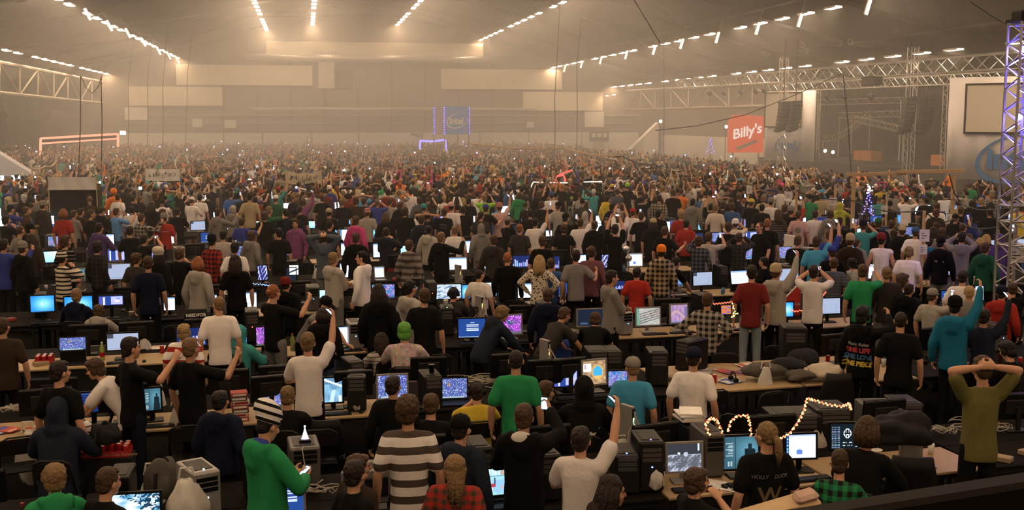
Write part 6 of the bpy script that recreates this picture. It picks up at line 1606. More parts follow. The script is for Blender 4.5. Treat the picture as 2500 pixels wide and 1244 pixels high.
MON = """272 1205 388 1264 snow|680 1176 740 1256 login2 L s|1173 1148 1246 1220 tv|1022 1155 1062 1212 bright|1628 1083 1713 1148 mono . s -6|1762 1065 1852 1142 teal . b -8|1918 1060 1992 1116 doc . b -10|2026 1034 2104 1094 sad . b -10|2197 1022 2255 1062 blue L s -8
192 958 264 1004 login|352 948 390 1000 teal|632 948 685 992 game L s|792 922 835 980 shooter|923 916 993 970 moba . s|1073 928 1140 974 moba L b -6|1352 904 1410 942 browser . b -5|1420 880 1481 936 orange . s 6|1484 908 1532 946 game . b -5
1119 778 1185 822 login2 . b -8|1216 770 1274 814 purple . s 4|1552 752 1612 792 strategy . s|1636 744 1679 786 pink . s|1762 745 1782 766 red|1912 738 1934 772 blue . b -10|148 824 207 853 moba L b|264 814 336 852 grey|626 798 659 842 purple|580 800 592 840 blue|824 798 842 838 doc|890 798 900 836 game
77 722 130 760 blue|160 724 223 762 blue|243 722 299 744 browser|365 729 386 758 white L s|409 726 418 756 white|511 720 521 746 white|600 714 626 748 white|780 708 800 730 bright|1065 694 1126 728 winter|1131 696 1140 728 blue|1178 690 1212 722 bright|1264 692 1302 726 white|1360 690 1386 722 login2|1420 698 1429 720 white|1500 686 1526 706 city
630 648 652 682 art|707 647 728 670 feather|830 643 855 676 white|915 654 937 678 white L s|1533 620 1568 648 doc . w|1350 626 1362 655 city|1470 622 1487 652 art|1484 598 1502 612 white|1610 620 1622 644 white|1412 622 1430 640 white|100 614 138 640 bright|264 645 316 680 grey . s|184 656 205 684 teal L s|700 660 722 690 dark
260 572 278 598 white|834 594 850 622 white|915 596 926 628 white|800 596 812 620 blue|1134 588 1160 616 white|985 600 990 620 bright|1126 560 1134 590 white|620 540 630 560 bright|750 516 760 538 white|758 540 764 556 bright|818 537 826 555 bright|849 536 860 547 blue|1272 528 1286 552 game|1274 510 1288 520 white|1454 526 1470 544 white|1394 564 1402 576 bright|1334 562 1346 576 white|486 518 504 526 bright
2380 698 2400 732 doc|2430 688 2456 704 white L s|2192 700 2204 728 doc|2300 710 2318 730 login2|2366 584 2382 592 dark|1698 548 1712 564 blue|1600 562 1614 570 blue"""
mons = []
for i, t in enumerate(re.split(r'[|\n]', MON)):
    q = t.split(); f_ = [float(v) for v in q[:4]]; lap = 'L' in q[5:]; fr = next((c for c in q[5:] if c in 'bsw'), 'b'); yw = next((float(c) for c in q[5:] if re.match(r'-?\d', c)), float(random.uniform(-6, 6)))
    mons.append(monitor(*f_, q[4], lap, yw, fr, seed=i))
# ---- keyboards and mice in front of the nearer screens
KB = MB().bbox((-.22, -.07, 0), (.22, .07, .018), .006).mesh('keyboard', M_black); kk = MB()
for i in range(5):
    for j in range(15): kk.box((-.205+j*.0275, -.055+i*.023, .018), (-.205+j*.0275+.023, -.036+i*.023, .024))
KK_ = kk.mesh('keys', M_black2)
v_, f_ = blob((0, 0, .012), (.032, .055, .024), 0, 1, 1, 2); MS = MB().add(v_, f_).mesh('mouse', M_black, True)
for b, p, k, w_ in mons[:34]:
    if b.name.startswith('laptop'): continue
    u, v = uv_of(p); q = uv(u+random.uniform(-.05, .05), row_front(k)+.14, .737); x, y, s = pix(q)
    o = obj('keyboard', KB, loc=q, rot=(0, 0, AL+random.uniform(-.1, .1))); tag(obj('keys', KK_, o), kind='stuff'); tag(o, where('black keyboard on the desk', x, y), 'keyboard', 'keyboards on the near desks')
    q = uv(u+.32, row_front(k)+.14, .737); o = obj('mouse', MS, loc=q, rot=(0, 0, AL)); x, y, s = pix(q); tag(o, where('black computer mouse', x, y), 'mouse', 'computer mice on the near desks')
# ---- computer towers
M_ledb = emit('blue_power_light', (.15, .35, 1.0), 4.5, False); M_ledw = emit('white_power_light', (.8, .85, 1.0), 4, False); M_ledg = emit('green_power_light', (.3, 1, .4), 6, False); M_leda = emit('amber_power_light', (1, .5, .08), 7, False); M_ledr = emit('red_power_light', (1, .06, .04), 6, False); M_ledp = emit('violet_power_light', (.4, .25, 1.0), 3, False)
LED = dict(b=M_ledb, w=M_ledw, g=M_ledg, a=M_leda, r=M_ledr, p=M_ledp)
_tw = {}
def tower(p, rz, w_=.20, h_=.45, d_=.46, m=None, led='b', label='', top=None, front=True):
    m = m or M_black; key = (round(w_, 2), round(h_, 2), round(d_, 2), m.name)
    if key not in _tw:
        c = MB().bbox((-w_/2, 0, .015), (w_/2, d_, h_), .012).mesh('case', m); fp = MB().bbox((-w_/2+.004, -.025, .02), (w_/2-.004, .005, h_-.004), .012).mesh('front_panel', M_black2 if m is M_black else m)
        by = MB().box((-w_*.38, -.029, 0), (w_*.38, -.024, .038)).mesh('drive_bay', M_black if m is not M_black else mat('bay_grey', (.07, .066, .064), .4)); tp = MB().bbox((-w_*.36, d_*.15, h_), (w_*.36, d_*.85, h_+.006), .003).mesh('top_grille', M_black2); ft = MB().box((-.015, -.03, 0), (.015, .03, .016)).mesh('foot', M_black)
        _tw[key] = (c, fp, by, tp, ft)
    c, fp, by, tp, ft = _tw[key]; o = empty('computer_tower', p, rz); obj('case', c, o); fo = obj('front_panel', fp, o); to = obj('top_grille', tp, o)
    for i in range(3): obj('drive_bay', by, fo, loc=(0, 0, h_*.62+i*.05))
    for sx in (-1, 1):
        for sy in (.06, d_-.06): obj('foot', ft, o, loc=(sx*w_*.38, sy, 0))
    if led: MB().bbox((-.008, -.032, h_*.50), (.008, -.026, h_*.50+.016), .003).build('power_light', LED[led], fo)
    if top: MB().bbox((-.009, d_*.12, h_+.004), (.009, d_*.15, h_+.010), .003).build('top_light', LED[top], to)
    tag(o, label, 'computer'); return o
def on_desk(x, y, z=1.19, off=.45):
    """place on a desk the thing whose top shows at this spot of the picture"""
    best = None
    for k in range(9):
        for o_ in (.20, .45, .95, 1.20):
            p = at_v(x, y, row_front(k)+o_); e = abs(p.z-z)
            if best is None or e < best[0]: best = (e, p, k)
    return best[1], best[2]
TOW = [(503, 1150, .26, .46, 's', 'w', 'w', 'black and silver computer tower with a vented top and white light', 20), (1532, 1112, .24, .48, 'b', None, 'b', 'black computer tower with a pale label and blue top light', -14), (1592, 1078, .25, .50, 'b', 'b', 'p', 'black computer tower with violet lights on its top', -10),
       (1745, 1058, .22, .44, 'g', None, None, 'grey computer case standing behind the teal-lit monitor', -5), (1700, 1040, .24, .46, 'b', 'r', None, 'open black computer tower with books piled on top', -5), (1176, 1092, .22, .44, 'b', None, None, 'black computer tower with a grey top', 0), (1345, 1110, .22, .44, 'b', 'p', None, 'black computer tower whose front glows violet', 0),
       (870, 920, .24, .50, 'b', None, None, 'rounded black computer tower beside the shooting game', -8), (446, 962, .19, .44, 'b', 'b', None, 'black computer tower with a blue power light beside a dark monitor', 0), (1058, 918, .24, .42, 'b', None, None, 'black computer tower under a pale paper and box', 0), (1462, 858, .28, .46, 'b', 'g', None, 'wide black computer tower with a green light', -8), (1500, 858, .24, .46, 'b', None, None, 'black computer tower with a sticker on its front', -8), (1610, 860, .26, .50, 'b', None, None, 'big black computer tower with a sloping top', -14), (1668, 832, .26, .44, 'b', None, None, 'flat-topped black computer tower lying crosswise', -60),
       (868, 788, .22, .50, 's', 'b', None, 'grey server tower with a big blue fan light', 0), (1532, 762, .22, .44, 's', 'b', None, 'silver computer tower with a white side', 14), (1092, 752, .22, .46, 'b', None, 'g', 'tall black computer tower with a white cup on top', -8), (615, 760, .22, .44, 'b', 'r', None, 'open black computer tower with red lights inside', 0), (765, 700, .24, .46, 'g', 'b', None, 'grey computer tower with blue bay lights', 0), (850, 700, .24, .46, 'g', None, None, 'grey computer tower showing its round rear fan', 0),
       (1055, 690, .20, .44, 'b', 'r', None, 'black computer tower edged in red', -4), (560, 716, .20, .40, 's', None, None, 'pale computer tower beside the white page monitor', 0), (1943, 800, .36, .50, 'b', None, None, 'big black computer cube under a dark rucksack', -20), (1950, 975, .55, .36, 'b', None, None, 'wide black computer case with a vented top', -10), (2040, 1000, .42, .40, 'b', None, None, 'black computer case with a white sticker on top', -10), (2162, 995, .40, .38, 'g', None, None, 'squat grey computer case with a light top', -12),
       (745, 1092, .30, .40, 'g', None, None, 'grey-topped computer case carrying a glowing little tree', 0), (1725, 720, .22, .44, 'b', 'g', None, 'dark computer tower wound with a green light chain', 0), (1945, 575, .24, .5, 'w', None, None, 'white computer tower with a carrying handle, further one', 0), (1980, 604, .24, .5, 's', None, None, 'clear-sided computer tower with white cables, nearer one', 10), (440, 604, .24, .5, 's', None, None, 'pale grey computer tower with an oval badge', 10), (2225, 985, .3, .36, 'b', None, None, 'black monitor back and case right of the squat grey one', -12)]
CM = dict(s=M_silver, b=M_black, g=mat('grey_case', (.085, .08, .076), .5, .1), w=M_white); towers = {}
for x, y, w_, h_, c, led, top, lab, yw in TOW:
    p, k = on_desk(x, y, .737+h_); towers[x] = tower((p.x, p.y, .737), AL+R(yw), w_, p.z-.737 if abs(p.z-.737-h_) < .16 else h_, .46, CM[c], led, lab, top)
# ---- monitors seen from behind, on the far side of the rows
def monitor_back(p, rz, w_, h_, label, frame=None):
    o = empty('monitor', p, rz); zc = .14+h_/2; M = Matrix.Translation((0, 0, zc)) @ Matrix.Rotation(R(5), 4, 'X')
    MB().bbox((-w_/2, -.03, -h_/2), (w_/2, .012, h_/2), .014, M).build('back_shell', frame or M_black, o); MB().bbox((-w_*.28, -.05, -h_*.28), (w_*.28, -.028, h_*.28), .015, M).build('rear_cover', M_black2, o)
    for a in ((-w_/2, -h_/2, w_/2, -h_/2+.02), (-w_/2, h_/2-.02, w_/2, h_/2), (-w_/2, -h_/2, -w_/2+.02, h_/2), (w_/2-.02, -h_/2, w_/2, h_/2)): MB().box((a[0], .012, a[1]), (a[2], .022, a[3]), M).build('bezel', M_black, o)
    MB().bbox((-.13, -.09, 0), (.13, .10, .018), .008).build('foot', M_black, o); MB().bbox((-.03, -.07, .01), (.03, -.04, zc), .005).build('neck', M_black2, o); tag(o, label, 'monitor'); return o
BK = [(1600, 1045, .56), (1240, 872, .50), (1330, 876, .5), (1390, 868, .5), (862, 905, .5), (1960, 950, .0), (300, 930, .6), (110, 940, .6), (1270, 752, .4), (215, 795, .6), (1880, 1010, .6), (1630, 735, .5), (2160, 960, .55), (2100, 940, .0), (950, 1112, .5), (905, 1145, .55), (560, 906, .5), (660, 910, .5)]
for x, y, w_ in BK:
    if not w_: continue
    p, k = on_desk(x, y, 1.20); u, v = uv_of(p); f0 = row_front(k); v = max(v, f0+1.0) if v > f0+.7 else v
    monitor_back(Vector((p.x, p.y, .737)), AL+R(random.uniform(-8, 8)), w_, .34, where('black monitor seen from behind', x, y), M_silver if x in (950, 905) else None)
taken = [(o.location.x, o.location.y) for o in list(COL.objects) if o.name.startswith(('monitor', 'computer_tower', 'laptop'))]
rs7 = np.random.RandomState(77)
for k in range(0, 7):                                       # the rest of the machines on the far tables
    u = -20
    while u < 32:
        u += rs7.uniform(.95, 1.8); p = uv(u, row_front(k)+1.08+rs7.rand()*.18, .737)
        if not in_view(p, 0) or p.x < -17 or p.x > 33: continue
        if min(math.hypot(p.x-a, p.y-b) for a, b in taken) < .48: continue
        taken.append((p.x, p.y)); x, y, s = pix(p+Vector((0, 0, .3)))
        if rs7.rand() < .58: monitor_back(p, AL+R(rs7.uniform(-10, 10)), .46+.14*rs7.rand(), .32, where('black monitor seen from behind', x, y))
        else: tower((p.x, p.y, .737), AL+R(rs7.uniform(-12, 12)+(180 if rs7.rand() < .5 else 0)), .20, .44, .44, CM['b' if rs7.rand() < .75 else 'g'], ['b', 'g', None, 'w', None, None][rs7.randint(6)], where('black computer tower on the desk', x, y))
for k in range(2, 8):                                       # lit screens in the gaps of the near tables
    u = -20
    while u < 32:
        u += rs7.uniform(.7, 1.5); p = uv(u, row_front(k)+.42, .737)
        if not in_view(p, 0) or p.x < -17 or p.x > 31: continue
        if min(math.hypot(p.x-a, p.y-b) for a, b in taken) < .62: continue
        taken.append((p.x, p.y)); x, y, s = pix(p+Vector((0, 0, .30))); hw, hh = s*.22, s*.135
        kind = ['white', 'blue', 'doc', 'game', 'login2', 'dark', 'dark', 'bright', 'city', 'moba', 'grey', 'browser'][rs7.randint(12)]
        monitor(x-hw, y-hh, x+hw, y+hh, kind, rs7.rand() < .25, rs7.uniform(-8, 8), 'bbs'[rs7.randint(3)], row_front(k)+.42, 100+int(u*10)+k)
# ---- small clutter along the near edges of the desks
def clutter():
    chips = MB(); chips.add(*blob((0, 0, .06), (.075, .035, .085), .10, 5, 31, 3)); bowl = MB().lathe([(.03, 0), (.07, .04), (.075, .05), (.07, .05), (.03, .008)], 12)
    hs = MB().tube([(math.cos(R(a))*.085, 0, math.sin(R(a))*.10+.05) for a in range(-10, 191, 20)], .010, 6); [hs.rod((s*.07, 0, .04), (s*.10, 0, .04), .038, 10) for s in (1, -1)]
    glass = MB().lathe([(.028, 0), (.036, .12), (.033, .12), (.026, .005)], 12); bx = MB().bbox((-.10, -.07, 0), (.10, .07, .055), .006)
    kinds = [('snack_bag', [chips.mesh('snack_bag', mat('snack_%d' % i, c, .35, noise=.3, nscale=20), True) for i, c in enumerate(((.40, .05, .03), (.05, .16, .30), (.40, .30, .05)))], ['crumpled red snack bag', 'crumpled blue snack bag', 'crumpled yellow snack bag'], 'snack'),
             ('headset', [hs.mesh('headset', M_black, True)], ['black headset lying on the desk'], 'headset'), ('plastic_cup', [glass.mesh('plastic_cup', M_clear, True), glass.mesh('plastic_cup', M_paper, True)], ['clear plastic cup', 'white plastic cup'], 'cup'),
             ('carton', [bx.mesh('carton', mat('carton_a', (.32, .24, .15), .8)), bx.mesh('carton', mat('carton_b', (.30, .05, .045), .6))], ['small brown carton', 'small red carton'], 'box'), ('paper_plate', [bowl.mesh('paper_plate', M_paper, True)], ['white paper plate'], 'plate')]
    n = 0; spots = []
    for k in range(0, 5):
        u = -12
        while u < 18:
            u += rs7.uniform(.35, .8); v = row_front(k)+rs7.uniform(.10, .75); p = uv(u, v, .737)
            if not in_view(p, -20) or min(math.hypot(p.x-a, p.y-b) for a, b in taken+spots) < .36: continue
            if min(math.hypot(p.x-d['loc'][0], p.y-d['loc'][1]) for d in people) < .40: continue
            spots.append((p.x, p.y)); x, y, s = pix(p); q = rs7.randint(7)
            if q >= 5:
                if q == 5: can((p.x, p.y, .737), where('red drink can on the desk', x, y))
                else:
                    o = obj('bottle', CLB[rs7.randint(len(CLB))], loc=p); obj('bottle_cap', CAPM, o); tag(o, where({'cola_bottle': 'dark cola bottle', 'clear_plastic': 'clear drink bottle', 'green_drink': 'green drink bottle'}[o.data.materials[0].name]+' on the desk', x, y), 'bottle')
                continue
            nm, ms, lb, ct = kinds[q]; i = rs7.randint(len(ms)); o = obj(nm, ms[i], loc=p, rot=(0, 0, rs7.rand()*6)); tag(o, where(lb[i], x, y), ct)
# ---- chairs
M_chair = mat('chair_steel', (.022, .02, .019), .45, .3); M_seatc = mat('black_vinyl', (.008, .007, .0065), .55, spec=.15)
def chair_meshes():
    f = MB().tube([(-.20, -.02, .46), (-.20, -.12, .70), (-.19, -.15, .84), (-.12, -.16, .88), (.12, -.16, .88), (.19, -.15, .84), (.20, -.12, .70), (.20, -.02, .46)], .013, 6).mesh('back_frame', M_chair, True)
    b = MB().bbox((-.19, -.165, .68), (.19, -.14, .86), .01).mesh('backrest', M_seatc); s = MB().bbox((-.20, -.12, .45), (.20, .26, .48), .012).mesh('seat', M_seatc)
    l1 = MB().rod((0, -.02, .46), (0, .24, 0), .012, 6).mesh('leg', M_chair); l2 = MB().rod((0, .16, .46), (0, -.20, 0), .012, 6).mesh('leg', M_chair); return f, b, s, l1, l2
CH = chair_meshes()
def chair(p, rz, label):
    o = empty('folding_chair', p, rz); obj('back_frame', CH[0], o); obj('backrest', CH[1], o); obj('seat', CH[2], o)
    for sx in (-.20, .20): obj('leg', CH[3], o, loc=(sx, 0, 0)); obj('leg', CH[4], o, loc=(sx*.92, 0, 0))
    tag(o, label, 'chair', 'black folding chairs at the desks'); return o
for d in people:
    if solve(d['key'][0])['sit']: chair((d['loc'][0], d['loc'][1], 0), d['rz'], where('black folding chair under a seated person', d['x'], d['y']+90))
for x, y, yw in ((1770, 857, 5), (1810, 1006, -20), (1868, 950, 40), (1735, 930, 20), (1255, 730, 0), (1065, 860, 10), (780, 1040, 0), (455, 1010, 0), (1640, 1010, 15), (2020, 985, -10), (40, 1030, 5), (430, 790, 0), (1905, 850, -10), (1250, 1010, 0)):
    p = at_z(x, y, .88); v = uv_of(p)[1]; k = max(0, round((v-ROW0)/STEP)); f0 = row_front(k)
    if f0-.15 < v < f0+1.75: p = at_v(x, y, f0-.30) if v-f0 < .8 else at_v(x, y, f0+2.0)
    chair((p.x, p.y, 0), -math.atan2(p.x, p.y)+R(yw), where('empty black folding chair', x, y))
# blue chair, gaming seat, office chair, mesh chair
def padded(name, x, y, ztop, w_, h_, m, label, yw=0, mesh=False):
    p = at_z(x, y, ztop); v = uv_of(p)[1]; k = max(0, round((v-ROW0)/STEP)); f0 = row_front(k)
    if f0-.2 < v < f0+1.9: p = at_v(x, y, f0-.35) if v-f0 < .9 else at_v(x, y, f0+2.1)
    o = empty(name, (p.x, p.y, 0), -math.atan2(p.x, p.y)+R(yw)); k = MB(); n_ = 7; v = []; f = []
    for i in range(n_+1):
        s = i/n_*2-1
        for j in range(5):
            t = j/4; wx_ = w_/2*(.82+.18*math.sin(math.pi*min(1, t+.25)))*(1 if j < 4 else .86); v += [(s*wx_, -.02+.05*s*s-.06*t, .52+t*h_), (s*wx_, -.08+.05*s*s-.06*t, .52+t*h_)]
    for i in range(n_):
        for j in range(4): a = (i*5+j)*2; b = ((i+1)*5+j)*2; f += [(a, b, b+2, a+2), (a+1, a+3, b+3, b+1)]
    for i in range(n_): a = i*10+8; b = a+10; f += [(a, b, b+1, a+1)]
    for j in range(4): a = j*2; f += [(a, a+2, a+3, a+1)]; a += n_*10; f += [(a, a+1, a+3, a+2)]
    k.add(v, f).build('backrest', m, o, True); MB().bbox((-w_/2, -.02, .42), (w_/2, .44, .50), .03).build('seat', m, o); rodobj('gas_stem', (0, .2, .08), (0, .2, .42), .025, M_chair, o)
    for i in range(5): a = i*2*math.pi/5; rodobj('foot', (0, .2, .09), (math.cos(a)*.28, .2+math.sin(a)*.28, .05), .018, M_chair, o)
    tag(o, label, 'chair'); return o
padded('office_chair', 1362, 826, 1.02, .46, .50, mat('blue_fabric', (.03, .07, .30), .8), 'blue padded office chair behind the cable bundle')
g = padded('gaming_chair', 478, 752, 1.18, .50, .66, M_seatc, 'black gaming chair with pale and red lettering on its back')
t = obj('lettering', text_mesh('NEEDFOR', .075, .004, 0, .003), g, M_paper); t.matrix_local = Matrix.Translation((0, -.135, 1.08)) @ Matrix.Rotation(R(88), 4, 'X'); t = obj('lettering', text_mesh('SEAT', .085, .004, 0, .004), g, mat('red_print', (.5, .05, .04))); t.matrix_local = Matrix.Translation((0, -.13, .985)) @ Matrix.Rotation(R(88), 4, 'X')
padded('office_chair', 2228, 1082, 1.05, .54, .56, M_seatc, 'big black leather office chair with a coat over it', 10); padded('office_chair', 2046, 882, .98, .46, .46, M_black2, 'black mesh office chair beside the strewn bags', 15); padded('office_chair', 795, 1020, .96, .44, .44, M_seatc, 'black office chair with a worn top edge behind the glowing tree', 0)
# ---- small things on the desks
M_red = mat('red_can', (.42, .02, .02), .3, .3, noise=.05); M_tin = mat('can_tin', (.6, .58, .55), .3, .8); M_bag = mat('white_bag', (.58, .55, .50), .6, noise=.1, nscale=20); M_clear = mat('clear_plastic', (.45, .47, .45), .2, noise=.1)
CB = MB().lathe([(.026, 0), (.032, .008), (.032, .108), (.027, .118)], 12).mesh('can', M_red, True); CT = MB().lathe([(.026, .117), (.026, .121), (.004, .1215)], 12).mesh('lid', M_tin, True)
def can(p, label, group='red drink cans on the desks'):
    o = obj('drink_can', CB, loc=p); obj('lid', CT, o); tag(o, label, 'can', group)
for x, y in ((1745, 908), (2072, 978), (2079, 984), (1208, 962), (1888, 1105), (740, 1196), (700, 900), (2022, 848), (1240, 1205), (330, 860)):
    p, k = on_desk(x, y, .85); can((p.x, p.y, .737), where('red drink can on the desk', x, y))
# crate of cans and a tray lettered along its edge
def tray(x, y, w_, d_, nx, ny, label, text=None, yw=0, zt=.85, stand=False):
    p, k = on_desk(x, y, zt); p = Vector((p.x, p.y, .737))
    if stand:
        p = at_z(x, y, .78); p.z = .737; b_ = MB().bbox((-w_*.55, -d_*.6, 0), (w_*.55, d_*.6, .735), .01).build('storage_box', M_dark, loc=(p.x, p.y, 0), rot=(0, 0, AL+R(yw))); MB().box((-w_*.5, -d_*.6-.004, .66), (w_*.5, -d_*.6, .70)).build('lid_edge', M_black2, b_); tag(b_, 'dark storage box under the wide red card tray', 'box')
    o = empty('drinks_tray', p, AL+R(yw)); m = mat('red_card', (.38, .02, .02), .7)
    MB().box((-w_/2, -d_/2, 0), (w_/2, d_/2, .006)).build('tray_floor', m, o)
    for a in ((-w_/2, -d_/2, w_/2, -d_/2+.006), (-w_/2, d_/2-.006, w_/2, d_/2), (-w_/2, -d_/2, -w_/2+.006, d_/2), (w_/2-.006, -d_/2, w_/2, d_/2)): MB().box((a[0], a[1], 0), (a[2], a[3], .07)).build('tray_side', m, o)
    if text: t = obj('lettering', text_mesh(text, .045, .002, .15), o, mat('pale_red_print', (.62, .30, .22))); t.matrix_local = Matrix.Translation((0, -d_/2-.003, .035)) @ Matrix.Rotation(R(90), 4, 'X')
    tag(o, label, 'tray'); M = o.matrix_basis
    for i in range(nx):
        for j in range(ny):
            if random.random() < .12: continue
            can(M @ Vector((-w_/2+.04+i*(w_-.08)/max(1, nx-1), -d_/2+.045+j*(d_-.09)/max(1, ny-1), .006)), 'red can, %s across and %s back in the ' % (nth(i+1), nth(j+1))+label.split(' full')[0], 'red drink cans in the '+label.split(' full')[0])
tray(262, 1100, .50, .26, 6, 3, 'wide red card tray full of drink cans near the hooded seated person', 'Member of The Coca-Cola Company', -6, stand=True); tray(798, 888, .26, .30, 3, 4, 'red crate full of cans beside the white t-shirt boy', None, 0); tray(186, 764, .30, .24, 4, 3, 'red shrink-wrapped tray full of cans behind the blond seated boy', None, 20); tray(1078, 490, .40, .25, 5, 3, 'red drinks crate full of bottles held over the crowd row', None, 0); tray(108, 862, .26, .26, 3, 3, 'red tray full of cans on the dark desk', None, 0)
BT = MB().lathe([(.03, 0), (.036, .01), (.036, .09), (.030, .12), (.036, .15), (.034, .19), (.014, .24), (.014, .262)], 12)
def bottle(x, y, m, cap, label):
    p, k = on_desk(x, y, 1.0); o = obj('bottle', BT.mesh('bottle', m, True), loc=(p.x, p.y, .737)); MB().lathe([(.016, .26), (.016, .28), (.004, .281)], 10).build('bottle_cap', cap, o); MB().lathe([(.0365, .05), (.0375, .055), (.0375, .115), (.0365, .12)], 12).build('paper_label', M_red, o); tag(o, label, 'bottle')
bottle(267, 968, mat('cola_bottle', (.04, .012, .008), .15), M_red, 'dark cola bottle with a red label beside the log-in monitor'); bottle(634, 872, M_clear, M_red, 'clear bottle with a red label behind the raised fist'); bottle(663, 898, M_black, M_black2, 'small dark spray can on the monitor row'); bottle(248, 830, mat('green_drink', (.30, .36, .10), .3), M_paper, 'tall green drink cup beside the laptop')
def sheets(x, y, cols, label, n_=3, name='magazine', z=.76):
    p, k = on_desk(x, y, z); rs_ = np.random.RandomState(int(x)); 
    for i in range(n_):
        o = obj(name, MB().bbox((-.105, -.148, 0), (.105, .148, .006), .002).mesh(name, mat('print_%s' % cols[i % len(cols)], srgb(cols[i % len(cols)]), .5, noise=.5, nscale=16)), loc=(p.x+rs_.randn()*.13, p.y+rs_.randn()*.05, .737+i*.0065), rot=(0, 0, rs_.rand()*3)); tag(o, label if n_ == 1 else label+', number %s from the bottom' % ['one', 'two', 'three', 'four', 'five'][i], 'magazine' if name == 'magazine' else 'paper')
        MB().box((-.08, .02, .006), (.08, .12, .0065)).build('cover_picture', mat('cover_%s' % cols[(i+1) % len(cols)], srgb(cols[(i+1) % len(cols)]), .5, noise=.6, nscale=24), o); MB().box((-.08, -.12, .006), (.05, -.08, .0065)).build('title_band', M_paper if i % 2 else M_black2, o)
sheets(1830, 882, ['b05030', '40507a', 'd8d0c8'], 'glossy magazine on the bare table top', 4); sheets(1815, 913, ['c04a38', '3a4468', '8a3050'], 'bright magazine near the red can on the bare table', 3); sheets(50, 1043, ['c05030', '4050a0', 'd0c8c0'], 'colourful leaflet on the desk at the edge', 4); sheets(1785, 930, ['e0d8d0', '506090'], 'white leaflet on the bare table', 2, 'leaflet'); sheets(1735, 890, ['d0c8c0', '807870'], 'small black and white leaflet on the bare table', 2, 'leaflet'); sheets(360, 842, ['c09860', 'e0d8d0'], 'printed card board on the table by the glasses wearer', 2, 'leaflet'); sheets(1755, 1170, ['e8e4e0', 'd8d4d0'], 'white notepad by the keyboard', 2, 'notepad'); sheets(640, 770, ['c05848', 'd8d0c8'], 'magazine on the dark tower', 1)
# books on the open tower; glowing tree; garland of yellow lamps
o = towers[1700]; zt = max(v.co.z for v in o.children[0].data.vertices)+.737
for i, c in enumerate(('8a3038', 'd8d0c8', '30343a', 'e8e4de', 'f0ece6')):
    b = obj('book', MB().bbox((-.12, -.16, 0), (.12, .16, .022), .003).mesh('book', mat('book_%s' % c, srgb(c), .6)), loc=(o.location.x+random.uniform(-.03, .03), o.location.y+.22, zt+.006+i*.023), rot=(0, 0, AL+random.uniform(-.4, .4))); tag(b, ['red-backed book at the bottom of the pile on the open tower', 'grey-white book second in the pile on the open tower', 'dark book in the middle of the pile on the open tower', 'white book near the top of the pile on the open tower', 'loose white paperback topmost on the open tower'][i], 'book'); MB().box((-.115, -.161, .003), (.121, .157, .019)).build('page_block', M_paper, b)
t7 = towers[745]; p = t7.location+Vector((0, .2, .42)); o = empty('light_tree', p); tag(o, 'small glowing white plastic tree on the grey computer case', 'light decoration')
MB().bbox((-.06, -.05, -.005), (.06, .05, .035), .005).build('stand', M_black, o)
for i in range(4): MB().lathe([(.042-.009*i, .04+.024*i), (.004, .085+.024*i)], 9).build('tier', emit('tree_glow', (.75, .65, 1.0), 1.3, False), o)
v_, f_ = blob((0, 0, .165), (.010, .010, .012), 0, 1, 1, 2); MB().add(v_, f_).build('star', M_ledw, o); o2 = MB().tube([p+Vector(q) for q in ((0, -.05, 0), (-.03, -.24, .0), (.0, -.30, -.2), (-.04, -.34, -.35), (.02, -.36, -.41))], .006, 5).build('cable', M_pale_cable); tag(o2, 'pale cable hanging from the glowing little tree', 'cable')
M_yb = emit('yellow_bulb', (1.0, .62, .12), 5, False); M_rb = emit('red_bulb', (1.0, .10, .05), 3.5, False); M_gb = emit('green_bulb', (.5, 1, .25), 4, False)
def garland(pts, dp, label, n_=34, mats=(M_yb, M_rb), r=.012, name='light_chain'):
    P_ = []
    for a, b in zip(pts, pts[1:]):
        for i in range(6): s = i/6; P_.append(at_d(a[0]+(b[0]-a[0])*s, a[1]+(b[1]-a[1])*s, dp))
    P_.append(at_d(*pts[-1], dp)); o = empty(name, P_[0]); tag(o, label, 'light chain'); MB().tube([p-P_[0] for p in P_], .004, 4).build('wire', M_pale_cable, o)
    for q, mm in enumerate(mats):
        m = MB()
        for i in range(n_):
            if i % len(mats) != q: continue
            t = i/(n_-1)*(len(P_)-1); a = int(min(t, len(P_)-2)); p = P_[a].lerp(P_[a+1], t-a)-P_[0]+Vector((math.sin(i*2.1)*.008, 0, math.cos(i*2.1)*.008)); m.add([p+Vector(e)*r for e in ((1,0,0),(-1,0,0),(0,1,0),(0,-1,0),(0,0,1),(0,0,-1))], [(0,2,4),(2,1,4),(1,3,4),(3,0,4),(2,0,5),(1,2,5),(3,1,5),(0,3,5)])
        tag(m.build('bulbs', mm, o), kind='stuff')
garland(((1733, 1062), (1722, 1035), (1735, 1020), (1750, 1025), (1764, 1055)), 11.1, 'short arch of yellow lights over the open computer tower', 30); garland(((1777, 1053), (1784, 1028), (1800, 1015), (1825, 1014), (1830, 1030), (1834, 1062)), 11.3, 'second arch of yellow lights behind the teal monitor', 36); garland(((1905, 1070), (1928, 1058), (1950, 1028), (1964, 1000), (1970, 972), (1990, 977), (2020, 987), (2055, 992), (2073, 984), (2078, 998)), 11.4, 'long garland of yellow lights looping over the black computer cases', 84)
